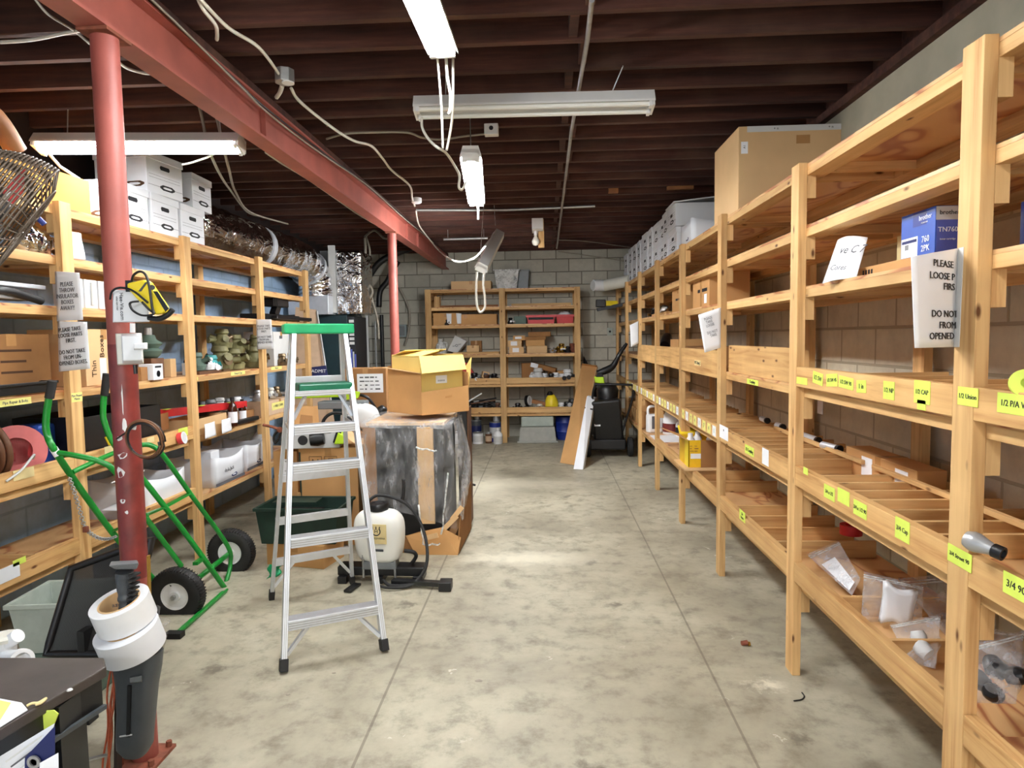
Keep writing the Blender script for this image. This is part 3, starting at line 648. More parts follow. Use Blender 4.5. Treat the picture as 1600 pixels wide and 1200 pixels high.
# switch box with conduit
sw = thing('switch_box', 'white disconnect switch box on the thick column below the printed plate', 'switch', (-1.480, 2.300, 1.524))
MB().hexa([(-1.549, 2.325, 1.640), (-1.449, 2.325, 1.640), (-1.448, 2.325, 1.527), (-1.548, 2.325, 1.524)], [(-1.533, 2.305, 1.637), (-1.439, 2.305, 1.638), (-1.437, 2.305, 1.532), (-1.532, 2.305, 1.529)]).build('flange', 'offwhite_plastic', sw, bevel=.003)
MB().hexa([(-1.514, 2.304, 1.637), (-1.436, 2.304, 1.638), (-1.437, 2.304, 1.530), (-1.515, 2.304, 1.529)], [(-1.483, 2.260, 1.627), (-1.413, 2.260, 1.628), (-1.414, 2.260, 1.543), (-1.483, 2.260, 1.542)]).build('cover', 'white_plastic', sw, bevel=.004)
MB().hexa([(-1.439, 2.259, 1.604), (-1.389, 2.259, 1.605), (-1.390, 2.259, 1.581), (-1.441, 2.259, 1.579)], [(-1.421, 2.230, 1.599), (-1.380, 2.230, 1.601), (-1.381, 2.230, 1.583), (-1.422, 2.230, 1.584)]).build('lever', 'white_plastic', sw, bevel=.002)
one(MB().cyl((-1.477, 2.317, 1.675), (-1.479, 2.317, 1.641), .009, n=10), 'conduit', 'white_plastic', 'short white conduit between the printed plate and the switch box', 'conduit')
one(MB().cyl((-1.475, 2.315, 1.526), (-1.474, 2.315, 1.493), .007, n=8), 'cable_stub', 'cable_black', 'short black cable stub under the white switch box', 'cable')
# coil of wire
cw = thing('wire_coil', 'loose coil of dark wire hung on the thick column by a strip of tape', 'wire coil', (-1.442, 2.300, 1.188))
cc = Vector((-1.426, 2.280, 1.258)); vx = Vector((-1.370, 2.300, 1.248)) - Vector((-1.438, 2.300, 1.255)); vz = Vector((-1.414, 2.260, 1.330)) - Vector((-1.426, 2.280, 1.258))
coil = [cc + vx * ((1 - .06 * (t // 1)) * math.cos(2 * PI * t)) + vz * ((.98 - .05 * (t // 1)) * math.sin(2 * PI * t)) + Vector((0, -.006 * t, 0)) for t in [k / 26 for k in range(26 * 3 + 1)]]
MB().tube(coil, .0045, 6).build('wire', 'cable_black', cw, smooth=180)
MB().tube([coil[k] + Vector((0, -.009, .004)) for k in range(0, 26 * 2)], .0035, 6).build('wire', 'brown', cw, smooth=180)
MB().tube([(-1.474, 2.275, 1.303), (-1.518, 2.300, 1.279), (-1.563, 2.320, 1.256)], .003, 6).build('wire_end', 'cable_black', cw)
MB().hexa([(-1.499, 2.300, 1.307), (-1.471, 2.300, 1.307), (-1.477, 2.300, 1.291), (-1.495, 2.300, 1.293)], [(-1.475, 2.262, 1.312), (-1.447, 2.262, 1.312), (-1.452, 2.262, 1.296), (-1.471, 2.262, 1.298)]).build('tape', 'paper_grey', cw)
# two fat tape rolls over a grey holster-shaped tool hanging in front of the column
def roll(label, c, axis, R, r, h, mat='white_plastic'):
    t = thing('tape_roll', label, 'tape roll', c)
    MB().lathe([(r + .006, 0), (R, 0), (R, h), (r + .006, h), (r + .006, 0)], c, 40, axis).build('tape', mat, t, smooth=35, bevel=.001)
    MB().lathe([(r, -.001), (r + .006, -.001), (r + .006, h + .001), (r, h + .001), (r, -.001)], c, 40, axis).build('core', 'cardboard_light', t, smooth=35)
    return t
ax = Vector((-.13, -.3, 1)).normalized()
pb = Vector((-1.464, 2.200, 0.534)); pa = Vector((-1.484, 2.195, 0.647))
roll('lower of two fat white tape rolls hung on the thick column', pb - ax * .012, ax, .104, .06, .092, 'white_board')
t1 = roll('upper of two fat white tape rolls hung on the thick column, printed inside', pa - ax * .025, ax, .096, .062, .09)
text('amazon', .022, pa - ax * .02 + ax * .05 + Vector((-.05, .031, 0)), (.8, .55, 0), ax, 'ink_soft', t1, depth=.0004)
gt = thing('stretch_wrap_tool', 'dark grey tool with ribbed grip stuck down through two white tape rolls', 'tool', (-1.487, 2.200, 0.132))
gp = [(-1.469, 2.195, 0.624), (-1.475, 2.195, 0.687), (-1.479, 2.195, 0.733), (-1.481, 2.195, 0.779), (-1.479, 2.195, 0.806)]
MB().tube(smooth_path(gp, 8), [.033, .031, .030, .028, .027, .029, .031, .029, .027, .025, .024, .026, .028, .027, .025, .024, .024, .025, .026, .026, .026, .026, .026, .027, .027, .027, .028, .028, .028, .028, .028, .028, .03], 16).build('grip', 'dark_grey_plastic', gt, smooth=60)
MB().hexa([(-1.498, 2.140, 0.846), (-1.387, 2.140, 0.857), (-1.410, 2.160, 0.826), (-1.487, 2.160, 0.826)], [(-1.566, 2.250, 0.824), (-1.462, 2.250, 0.829), (-1.473, 2.250, 0.808), (-1.549, 2.250, 0.803)]).build('grip_cap', 'grey_plastic', gt, bevel=.006)
for k in range(7):
    z0 = Vector((-1.426, 2.180, 0.805)).lerp(Vector((-1.441, 2.180, 0.705)), k / 6)
    MB().box(z0.x - .012, z0.x + .01, z0.y - .025, z0.y + .01, z0.z - .003, z0.z + .003).build('rib', 'black_rubber', gt)
for (nm, sc, dy, mt) in (('holster', 1, 0, 'dark_grey_plastic'),):
    b = MB(); rows = [(-1.463, 0.515, 0.098), (-1.453, 0.457, 0.079), (-1.458, 0.393, 0.068), (-1.465, 0.303, 0.061), (-1.477, 0.208, 0.058), (-1.479, 0.17, 0.056), (-1.477, 0.139, 0.036)]
    n = 20; base = 0
    for (cx, cz, hw) in rows:
        for k in range(n):
            a = 2 * PI * k / n; ca, sa = math.cos(a), math.sin(a)
            b.v.append((cx + hw * math.copysign(abs(ca) ** .7, ca), 2.2 + min(.05, hw) * math.copysign(abs(sa) ** .7, sa), cz))
    for i in range(len(rows) - 1):
        for k in range(n): b.f.append((i * n + k, i * n + (k + 1) % n, (i + 1) * n + (k + 1) % n, (i + 1) * n + k))
    b.f.append(tuple(range(n))); b.f.append(tuple((len(rows) - 1) * n + k for k in range(n)))
    b.build(nm, mt, gt, smooth=50)
MB().hexa([(-1.456, 2.155, 0.445), (-1.410, 2.155, 0.453), (-1.411, 2.155, 0.427), (-1.457, 2.155, 0.422)], [(-1.443, 2.138, 0.452), (-1.401, 2.138, 0.459), (-1.402, 2.138, 0.439), (-1.444, 2.138, 0.434)]).build('latch', 'grey_plastic', gt, bevel=.002)
MB().bar((-1.452, 2.150, 0.420), (-1.467, 2.150, 0.235), .012, .012).build('seam', 'black_plastic', gt)
MB().bar((-1.497, 2.146, 0.235), (-1.453, 2.146, 0.242), .004, .004).build('tie', 'paper_grey', gt)
film_pts = lambda u, v: Vector((-1.421, 2.260, 0.660)).lerp(Vector((-1.371, 2.260, 0.606)), u).lerp(Vector((-1.410, 2.260, 0.505)).lerp(Vector((-1.401, 2.260, 0.421)), u), v) + Vector((0, .02 * math.sin(7 * u + 5 * v), 0))
one(MB().grid(film_pts, 8, 8), 'plastic_wrap', 'bag_film', 'scrap of clear wrap trailing from the tape rolls', 'plastic wrap', smooth=180)
ow = thing('wire_bundle', 'bundle of orange-insulated wires hanging below the tape rolls', 'wire bundle', (-1.611, 2.240, 0.055))
rr = random.Random(4)
for k in range(7):
    o_ = rr.uniform(-.012, .012); p_ = rr.uniform(0, 6)
    pts = [Vector((-1.575, 2.250, 0.437)).lerp(Vector((-1.632, 2.250, -0.026)), t / 12) + Vector((o_ + .006 * math.sin(t * .9 + p_), .012 * math.cos(k), 0)) for t in range(13)]
    MB().tube(pts, .0035, 6).build('wire', 'orange_wire', ow, smooth=180)
one(MB().bar((-1.571, 2.270, 0.415), (-1.600, 2.270, -0.003), .03, .012), 'wood_strip', 'black_bench', 'dark strip hanging between the orange wires and the grey tool', 'strip')
one(MB().bar((-1.477, 2.335, 0.817), (-1.483, 2.335, 0.617), .014, .006), 'brass_strip', 'brass', 'narrow brass strip down the lower side of the thick column', 'strip')
one(MB().cyl((-1.518, 1.920, 0.282), (-1.519, 2.100, 0.197), .006, n=8), 'bolt', 'galvanised', 'loose galvanised bolt poking out beside the bench leg', 'bolt')
# ================================================================ MAKERS FOR THINGS THAT COME MORE THAN ONCE
def carton(label, base, w, d, h, rotz=0, mat='cardboard', name='cardboard_box', cat='box', group=None, flaps=None, tape='packing_tape', tags=(), tilt=None):
    """front is local -y; flaps = dict side -> angle (degrees from closed) makes it an open box; tags = printed labels on the front"""
    t = thing(name, label, cat, base, rotz, group, local=True)
    if tilt: t.rotation_euler = (tilt[0], tilt[1], rotz)
    e = .004
    if flaps is None:
        MB().box(-w / 2, w / 2, -d / 2, d / 2, 0, h).build('body', mat, t, bevel=.003)
        if tape: MB().box(-.025 * min(1, w / .3), .025 * min(1, w / .3), -d / 2 - .0006, d / 2 + .0006, h - min(.06, h * .4), h + .0008).build('tape', tape, t)
    else:
        b = MB(); b.box(-w / 2, w / 2, -d / 2, d / 2, 0, e)
        b.box(-w / 2, w / 2, -d / 2, -d / 2 + e, e, h); b.box(-w / 2, w / 2, d / 2 - e, d / 2, e, h)
        b.box(-w / 2, -w / 2 + e, -d / 2 + e, d / 2 - e, e, h); b.box(w / 2 - e, w / 2, -d / 2 + e, d / 2 - e, e, h)
        b.build('body', mat, t)
        for side, ang in flaps.items():
            L = {'f': w, 'b': w, 'l': d, 'r': d}[side]; H = min(w, d) / 2 * (1 if side in 'fb' else .9)
            m = MB().box(-L / 2 + .004, L / 2 - .004, 0, H, 0, .004)
            q = {'f': Matrix.Translation((0, -d / 2, h)), 'b': Matrix.Translation((0, d / 2, h)) @ Matrix.Rotation(PI, 4, 'Z'),
                 'l': Matrix.Translation((-w / 2, 0, h)) @ Matrix.Rotation(-PI / 2, 4, 'Z'), 'r': Matrix.Translation((w / 2, 0, h)) @ Matrix.Rotation(PI / 2, 4, 'Z')}[side]
            m.xf(q @ Matrix.Rotation(math.radians(ang), 4, 'X')); m.build('flap', mat, t)
    for (x, z, tw, th, m) in tags: MB().box(x - tw / 2, x + tw / 2, -d / 2 - .0012, -d / 2 - .0002, z - th / 2, z + th / 2).build('label', m, t)
    return t
def ltext(t, body, size, x, y, z, mat='ink', xd=(1, 0, 0), yd=(0, 0, 1), **k): return text(body, size, (x, y, z), xd, yd, mat, t, **k)
def scribble(t, x, y, z, w, h, rows, words, mat='ink_soft', seed=1):
    """rows of small illegible print on a face towards local -y"""
    b = MB(); rr = random.Random(seed + rows)
    for r in range(rows):
        zc = z + h / 2 - h * (r + .5) / rows; xx = x - w / 2
        for k in range(words):
            ww = w / words * rr.uniform(.35, .95); hh = h / rows * rr.uniform(.1, .2); b.box(xx, xx + ww, y - .0006, y, zc - hh, zc + hh); xx += w / words
    b.build('lettering', mat, t)
def lozenge(t, x, y, z, w, h, mats=('ink', 'white_board')):
    o = [(-.5, -.15), (-.3, -.5), (.3, -.5), (.5, -.15), (.5, .15), (.3, .5), (-.3, .5), (-.5, .15)]
    for k, m in enumerate(mats):
        s = 1 - .62 * k
        MB().prism([(x + a * w * (s + .22 * k), y - .0007 * k, z + c * h * s) for a, c in o], (0, -.0006, 0)).build('printed_mark', m, t)
def bank_box(label, base, rotz, w=.31, d=.39, h=.255, group=None, side=True, lid=True):
    """white lidded storage box; front (narrow end) is local -y"""
    t = thing('storage_box', label, 'box', base, rotz, group, local=True)
    MB().box(-w / 2, w / 2, -d / 2, d / 2, 0, h).build('body', 'white_board', t, bevel=.003)
    if lid: MB().box(-w / 2 - .007, w / 2 + .007, -d / 2 - .007, d / 2 + .007, h - .045, h + .004).build('lid', 'white_board', t, bevel=.003)
    y = -d / 2
    MB().prism([(px * 1.0, y - .0004, h - .085 + pz) for px, pz in ((-.05, 0), (-.042, -.014), (.042, -.014), (.05, 0), (.042, .014), (-.042, .014))], (0, -.001, 0)).build('hand_hole', 'ink', t)
    lozenge(t, .02, y - .0004, .055, .15, .036)
    b = MB()
    for z in (.105, .125): b.box(-w / 2 + .02, w / 2 - .03, y - .0012, y - .0003, z, z + .0014)
    b.box(-w / 2 + .01, -.04, y - .0012, y - .0003, .054, .056); b.box(.08, w / 2 - .005, y - .0012, y - .0003, .054, .056)
    b.build('printed_line', 'ink_soft', t)
    if side:
        lz = MB(); x = -w / 2 - .0006
        o = [(-.5, -.15), (-.3, -.5), (.3, -.5), (.5, -.15), (.5, .15), (.3, .5), (-.3, .5), (-.5, .15)]
        lz.prism([(x, -.1 + a * .15, .055 + c * .036) for a, c in o], (-.0006, 0, 0)); lz.build('printed_mark', 'ink_brown', t)
        lz = MB(); lz.prism([(x - .0007, -.1 + a * .09, .055 + c * .016) for a, c in o], (-.0006, 0, 0)); lz.build('printed_mark', 'white_board', t)
    return t
def open_bank_box(label, base, rotz, w=.31, d=.39, h=.25, group=None, word=None, blue=True):
    t = thing('storage_box', label, 'box', base, rotz, group, local=True)
    e = .004; b = MB(); b.box(-w / 2, w / 2, -d / 2, d / 2, 0, e)
    def wall(u0, u1, z_f):   # sagging upper edge
        pass
    for (x0, y0, x1, y1) in ((-w / 2, -d / 2, w / 2, -d / 2), (-w / 2, d / 2, w / 2, d / 2), (-w / 2, -d / 2, -w / 2, d / 2), (w / 2, -d / 2, w / 2, d / 2)):
        fr, to = Vector((x0, y0, 0)), Vector((x1, y1, 0)); nrm = (to - fr).cross(Vector((0, 0, 1))).normalized()
        def fn(u, v, fr=fr, to=to, nrm=nrm):
            p = fr.lerp(to, u); bul = math.sin(PI * u)
            return p + nrm * (.018 * bul * v) * (1 if y0 < 0 else -1) + Vector((0, 0, v * (h - .03 * bul)))
        b.grid(fn, 10, 3)
    b.build('body', 'white_board', t, smooth=40, solid=.004)
    lozenge(t, .06, -d / 2 - .006, .05, .1, .03, ('ink_blue', 'white_board'))
    if blue: MB().box(-w / 2, w / 2, -d / 2 - .0055, -d / 2 - .0045, 0.004, .028).build('printed_band', 'ink_soft', t)
    if word: ltext(t, word, .042, -.05, -d / 2 - .02, .115, 'ink_soft')
    return t
def sheet(name, label, cat, p00, p10, p01, p11, curl=.0, mat='paper', group=None, lines=None, size=.02, tmat='ink', nu=8, nv=8, tx=.5, ty=.5, align='CENTER', sx=1):
    """thin paper between four corners (lower-left, lower-right, upper-left, upper-right), lettering in front of it"""
    p00, p10, p01, p11 = map(Vector, (p00, p10, p01, p11))
    X = (p10 - p00).normalized(); Y = (p01 - p00).normalized(); N = X.cross(Y).normalized()
    t = thing(name, label, cat, p00.lerp(p10, .5), 0, group)
    f = lambda u, v: p00.lerp(p10, u).lerp(p01.lerp(p11, u), v) + N * (curl * math.sin(PI * u) * (.4 + .6 * v))
    MB().grid(f, nu, nv).build('sheet', mat, t, solid=.0012, smooth=180)
    if lines:
        c = p00.lerp(p10, tx).lerp(p01.lerp(p11, tx), ty) + N * (curl + .0016)
        text(lines, size, c, X, Y, tmat, t, align=align, sx=sx, lines=.95)
    return t
def sticky(label, c, xdir, ydir, w, h, word, size, mat='label_lime', group='label strips on the shelf boards', skew=0, name='label_tape', tmat='ink'):
    c = Vector(c); X = Vector(xdir).normalized(); Y = Vector(ydir); Y = (Y - X * Y.dot(X)).normalized(); N = X.cross(Y)
    if skew: X, Y = X * math.cos(skew) + Y * math.sin(skew), -X * math.sin(skew) + Y * math.cos(skew)
    t = thing(name, label, 'label', c, 0, group)
    a = [c + X * (sx * w / 2) + Y * (sy * h / 2) for sx, sy in ((-1, -1), (1, -1), (1, 1), (-1, 1))]
    MB().hexa(a, [p + N * .0012 for p in a]).build('strip', mat, t)
    if word: text(word, size, c + N * .0016, X, Y, tmat, t)
    return t
def can(label, base, r, h, mat, lidmat='galvanised', group=None, band=None, name='paint_can', cat='can'):
    t = thing(name, label, cat, base, 0, group, local=True)
    MB().lathe([(r, 0), (r, h)], n=20).build('body', mat, t, smooth=40)
    MB().lathe([(0, h + .001), (r * .86, h + .001), (r * .9, h + .008), (r * 1.03, h + .006), (r * 1.03, h - .006)], n=20).build('lid', lidmat, t, smooth=40)
    if band: MB().lathe([(r + .001, h * .2), (r + .001, h * .75)], n=20).build('label', band, t, smooth=40)
    return t
def bottle(label, base, r, h, mat, cap='white_plastic', neck=.35, group=None, band=None, name='bottle'):
    t = thing(name, label, 'bottle', base, 0, group, local=True)
    MB().lathe([(r * .9, 0), (r, .01), (r, h * .6), (r * .8, h * .72), (r * neck, h * .82), (r * neck, h * .9)], n=18).build('body', mat, t, smooth=50)
    MB().lathe([(r * neck * 1.25, h * .88), (r * neck * 1.25, h), (0, h)], n=14).build('cap', cap, t, smooth=40)
    if band: MB().lathe([(r + .001, h * .12), (r + .001, h * .5)], n=18).build('label', band, t, smooth=50)
    return t
def clutter(label, cat, name, c, size, seed, mats, n=7, group=None):
    """one knobbly cast or bent object: a body with spigots and nuts"""
    rr = random.Random(seed); t = thing(name, label, cat, c, 0, group, local=True); s = size
    MB().lathe([(0, 0), (.32 * s, .02 * s), (.36 * s, .2 * s), (.24 * s, .34 * s), (.18 * s, .5 * s), (.24 * s, .56 * s), (.2 * s, .7 * s), (0, .72 * s)], (0, 0, 0), 12).build('body', mats[0], t, smooth=50)
    for k in range(n):
        a = rr.uniform(0, 2 * PI); e = rr.uniform(-.1, .5); d = Vector((math.cos(a), math.sin(a), e)).normalized(); p = Vector((0, 0, .25 * s))
        L = rr.uniform(.3, .55) * s
        q = p + d * L; q.z = max(q.z, .1 * s)
        MB().tube([p, p.lerp(q, .9), q], [.1 * s, .09 * s, .12 * s], 8).build('spigot', mats[1 % len(mats)] if k % 2 else mats[-1], t, smooth=50)
    return t

# ================================================================ GREEN CYLINDER CART
ct = thing('cylinder_cart', 'green two-handled gas cylinder cart with fat wheels, leaning on the left shelving', 'hand truck', (-2.063, 3.709, 0.000))
G = 'green_paint'
def gtube(nm, pts, r=.0155, mat=G, sm=6): return MB().tube(smooth_path(pts, sm) if sm else pts, r, 12).build(nm, mat, ct, smooth=60)
gtube('side_rail', [(-2.457, 3.160, 1.371), (-2.486, 3.160, 1.234), (-2.484, 3.160, 1.153), (-2.455, 3.170, 1.067), (-2.457, 3.350, 0.816), (-2.419, 3.560, 0.491), (-2.343, 3.740, 0.201), (-2.253, 3.860, -0.017)], .0165)
gtube('side_rail', [(-2.516, 3.660, 1.360), (-2.536, 3.660, 1.228), (-2.530, 3.660, 1.146), (-2.490, 3.680, 1.013), (-2.377, 3.760, 0.788), (-2.241, 3.930, 0.419), (-2.117, 4.150, -0.016)], .0165)
for a, c in (((-2.440, 3.160, 1.425), (-2.462, 3.160, 1.339)), ((-2.501, 3.660, 1.434), (-2.523, 3.660, 1.309))):
    MB().tube([Vector(a), Vector(c)], .021, 14).build('hand_grip', 'black_rubber', ct, smooth=60)
gtube('brace_loop', [(-2.452, 3.170, 1.064), (-2.345, 3.190, 1.040), (-2.258, 3.220, 1.005), (-2.208, 3.260, 0.937), (-2.175, 3.440, 0.652), (-2.123, 3.660, 0.311)], .0145)
gtube('brace_loop', [(-2.484, 3.680, 0.990), (-2.367, 3.740, 1.009), (-2.317, 3.770, 0.993), (-2.282, 3.810, 0.928), (-2.227, 4.000, 0.640), (-2.166, 4.300, 0.228), (-2.175, 4.350, 0.087), (-2.167, 4.300, 0.028), (-2.152, 4.200, -0.036)], .0145)
gtube('cross_tube', [(-2.450, 3.270, 0.943), (-2.447, 3.450, 0.969), (-2.484, 3.680, 0.979)], .0135)
MB().bar((-2.317, 3.840, 0.609), (-2.231, 3.980, 0.662), .03, .012).build('cross_bar', G, ct)
MB().bar((-2.168, 3.430, 0.676), (-2.313, 3.840, 0.609), .022, .012).build('cross_bar', G, ct)
MB().bar((-2.425, 3.520, 0.558), (-2.168, 3.430, 0.669), .03, .012).build('cross_bar', G, ct)
MB().bar((-2.173, 3.900, 0.239), (-2.189, 4.000, 0.233), .03, .02).build('axle_lug', G, ct)
na, fa = Vector((-2.203, 3.740, 0.108)), Vector((-2.217, 4.460, 0.131))
ax = (fa - na).normalized()
MB().cyl(na, fa, .012, n=12).build('axle', 'galvanised', ct)
MB().cyl(na.lerp(fa, .35), na.lerp(fa, .97), .017, n=12).build('axle_sleeve', G, ct)
for k, (c, s) in enumerate(((na, -1), (fa, 1))):
    w = .042
    ty = MB(); prof = []
    for i in range(17):
        a = -PI / 2 + 2 * PI * i / 16
        prof.append((.118 + .047 * math.copysign(abs(math.sin(a)) ** .7, math.sin(a)), w * math.copysign(abs(math.cos(a)) ** .8, math.cos(a))))
    wo = ty.lathe(prof, c, 48, ax).build('wheel', 'black_rubber', ct, smooth=60)
    tr = MB(); Z = ax; X = Z.orthogonal().normalized(); Y = Z.cross(X)
    for i in range(54):
        a = 2 * PI * i / 54; d = X * math.cos(a) + Y * math.sin(a); tdir = -X * math.sin(a) + Y * math.cos(a)
        for sg in (-1, 1): tr.bar(c + d * .163 + Z * (sg * .008), c + d * .156 + Z * (sg * .036), .009, .006, tdir)
    tr.build('tread', 'black_plastic', wo)
    MB().lathe([(.088, w * .62), (.082, w * .8), (.06, w * .5), (.035, w * .55), (.03, w * .9), (.0, w * .9)] , c, 32, -ax).build('hub', 'white_plastic', wo, smooth=40)
    MB().lathe([(.088, w * .62), (.082, w * .8), (.06, w * .5), (.035, w * .55), (.03, w * .9), (.0, w * .9)] , c, 32, ax).build('hub', 'white_plastic', wo, smooth=40)
    MB().cyl(c - ax * .055, c - ax * .03, .015, n=6).build('axle_nut', 'galvanised', wo)
    vv = Vector((-.02, 0, .062)); MB().bar(c - ax * (w * .62) + vv, c - ax * (w * .75) + vv * 1.35, .008, .008).build('valve_stem', 'black_rubber', wo)
MB().bar((-2.167, 4.300, 0.028), (-2.152, 4.200, -0.044), .03, .008).build('axle_bracket', G, ct)
tn, tf = Vector((-2.019, 3.414, 0.012)), Vector((-2.052, 4.046, 0.012))
td = (tf - tn).normalized(); bk_ = Vector((-abs(td.y), -td.x if td.y < 0 else td.x, 0)) * .035
MB().hexa([tn - Vector((0, 0, .01)), tf - Vector((0, 0, .01)), tf + bk_ - Vector((0, 0, .01)), tn + bk_ - Vector((0, 0, .01))], [tn, tf, tf + bk_, tn + bk_]).build('toe_plate', G, ct)
gtube('toe_edge', [tn + Vector((0, 0, .008)), tf + Vector((0, 0, .008))], .008, sm=0)
MB().box(tn.x - .06, tn.x + .03, tn.y - .03, tn.y + .02, .001, .03).build('foot', 'dark_steel', ct)
for c, d in (((-2.463, 3.165, 1.088), (-2.447, 3.175, 1.047)), ((-2.525, 3.670, 1.074), (-2.509, 3.680, 1.024))):
    MB().cyl(c, d, .0185, n=12).build('tape_band', 'white_plastic' if c[1] < 3.4 else 'yellow', ct)
# chain hanging off the near rail
ch = thing('chain', 'rusty steel chain looped from the near rail of the green cart', 'chain', (-2.330, 3.250, 0.604))
cps = smooth_path([(-2.401, 3.180, 0.935), (-2.394, 3.200, 0.858), (-2.387, 3.220, 0.764), (-2.381, 3.240, 0.668), (-2.370, 3.260, 0.628), (-2.335, 3.280, 0.592), (-2.297, 3.300, 0.582), (-2.261, 3.310, 0.593)], 7)
cl = MB(); acc = 0
for i in range(len(cps) - 1):
    a, c = cps[i], cps[i + 1]; d = (c - a).normalized(); n1 = d.orthogonal().normalized(); n2 = d.cross(n1); s = n1 if i % 2 else n2; L = (c - a).length * .72
    m = (a + c) / 2
    cl.tube([m + d * (L * math.cos(t)) + s * (.0085 * math.sin(t)) for t in [2 * PI * k / 10 for k in range(10)]], .0028, 5, closed=True)
cl.build('links', 'galvanised', ch, smooth=180)
MB().box(-.012, .012, -.01, .01, -.015, .015, Matrix.Translation((-2.375, 3.240, 0.651))).build('hook', 'rust', ch, bevel=.003)

# ================================================================ STEP LADDER
ld = thing('step_ladder', 'aluminium step ladder with green top cap standing open on the concrete', 'ladder', (-1.217, 3.588, 0.000))
V = Vector
FL, FR, RL, RR = V((-1.285, 3.047, 0.000)), V((-0.843, 3.271, 0.000)), V((-1.720, 3.943, 0.000)), V((-1.290, 4.215, 0.000))
FTL, FTR = V((-1.404, 3.660, 1.656)), V((-1.159, 3.800, 1.653))
RTL, RTR = FTL + V((-.06, .13, -.0)), FTR + V((-.06, .13, 0))
wd = (FR - FL).normalized(); dd = V((-wd.y, wd.x, 0))
def rail(nm, a, c, w=.026, h=.062):
    z0 = a + (c - a) * .028
    o = MB().bar(z0, c, w, h, dd); 
    f = o.build(nm, 'aluminium', ld, bevel=.002)
    k = MB()
    for sg in (-1, 1): k.bar(z0 + wd * (sg * .004) - dd * (h / 2 + .001), c + wd * (sg * .004) - dd * (h / 2 + .001), .003, .004, dd)
    k.build('rail_groove', 'galvanised', f)
    ft = MB().bar(a + V((0, 0, .002)), a + (c - a) * .034, w + .012, h + .01, dd).build('rubber_foot', 'black_rubber', ld, bevel=.003)
    return f
rail('front_rail', FL, FTL); rail('front_rail', FR, FTR); rail('rear_rail', RL, RTL, .022, .04); rail('rear_rail', RR, RTR, .022, .04)
def at(a, c, z): return a + (c - a) * ((z - a.z) / (c.z - a.z))
for z in (.205, .575, .93, 1.125, 1.315):
    p, q = at(FL, FTL, z), at(FR, FTR, z)
    st = MB().bar(p + wd * .012, q - wd * .012, .078, .05 if z < 1.2 else .03, (0, 0, 1)).build('step', 'aluminium', ld, bevel=.003)
    b = MB()
    for k in (-1, 0, 1): b.bar(p + wd * .014 - dd * .0395 + V((0, 0, .012 * k)), q - wd * .014 - dd * .0395 + V((0, 0, .012 * k)), .002, .003)
    b.build('step_ridge', 'galvanised', st)
for z in (.24, .505, .775, 1.08, 1.37):
    p, q = at(RL, RTL, z), at(RR, RTR, z)
    MB().bar(p - wd * .01, q + wd * .01, .03, .045).build('rear_bar', 'aluminium', ld, bevel=.002)
for (s0, a, c, t0) in ((FL, FL, FTL, 1), (FR, FR, FTR, -1)):
    MB().bar(at(a, c, .07) + wd * (t0 * .012), at(a, c, .19) + wd * (t0 * .12), .018, .018).build('brace', 'aluminium', ld)
    MB().bar(at(a, c, 1.18) + wd * (t0 * .012), at(a, c, 1.3) + wd * (t0 * .07), .014, .016).build('brace', 'aluminium', ld)
for (a, c, t0) in ((RL, RTL, 1), (RR, RTR, -1)): MB().bar(at(a, c, .08) + wd * (t0 * .012), at(a, c, .23) + wd * (t0 * .12), .018, .018).build('brace', 'aluminium', ld)
for (a, c, e, f) in ((FL, FTL, RL, RTL), (FR, FTR, RR, RTR)): MB().bar(at(a, c, 1.12), at(e, f, 1.12), .006, .022).build('spreader', 'galvanised', ld)
cq = [FTL - wd * .055 - dd * .045, FTR + wd * .05 - dd * .045, RTR + wd * .05 + dd * .03, RTL - wd * .055 + dd * .03]
MB().hexa([p + V((0, 0, -.012)) for p in cq], [p + V((0, 0, .044)) for p in cq]).build('top_cap', 'green_bright', ld, bevel=.008)
p, q = at(FL, FTL, 1.345) + dd * .05 + wd * .03, at(FR, FTR, 1.345) + dd * .05 - wd * .0
MB().bar(p, q, .17, .045).build('tool_tray', 'green_dark', ld, bevel=.01)
MB().bar(p + V((0, 0, -.03)), q + V((0, 0, -.03)), .15, .02).build('tray_bracket', 'white_plastic', ld, bevel=.003)
one(MB().grid(lambda u, v: V((-1.764, 3.980, 0.113)).lerp(V((-1.681, 3.980, 0.137)), u).lerp(V((-1.743, 3.980, 0.215)).lerp(V((-1.670, 3.980, 0.207)), u), v) + V((.012 * math.sin(8 * v), .02 * math.sin(6 * u + 4 * v), 0)), 8, 8),
    'tape_scrap', 'green_bright', 'scrap of green tape stuck to the rear leg of the ladder', 'tape', smooth=180, solid=.002)

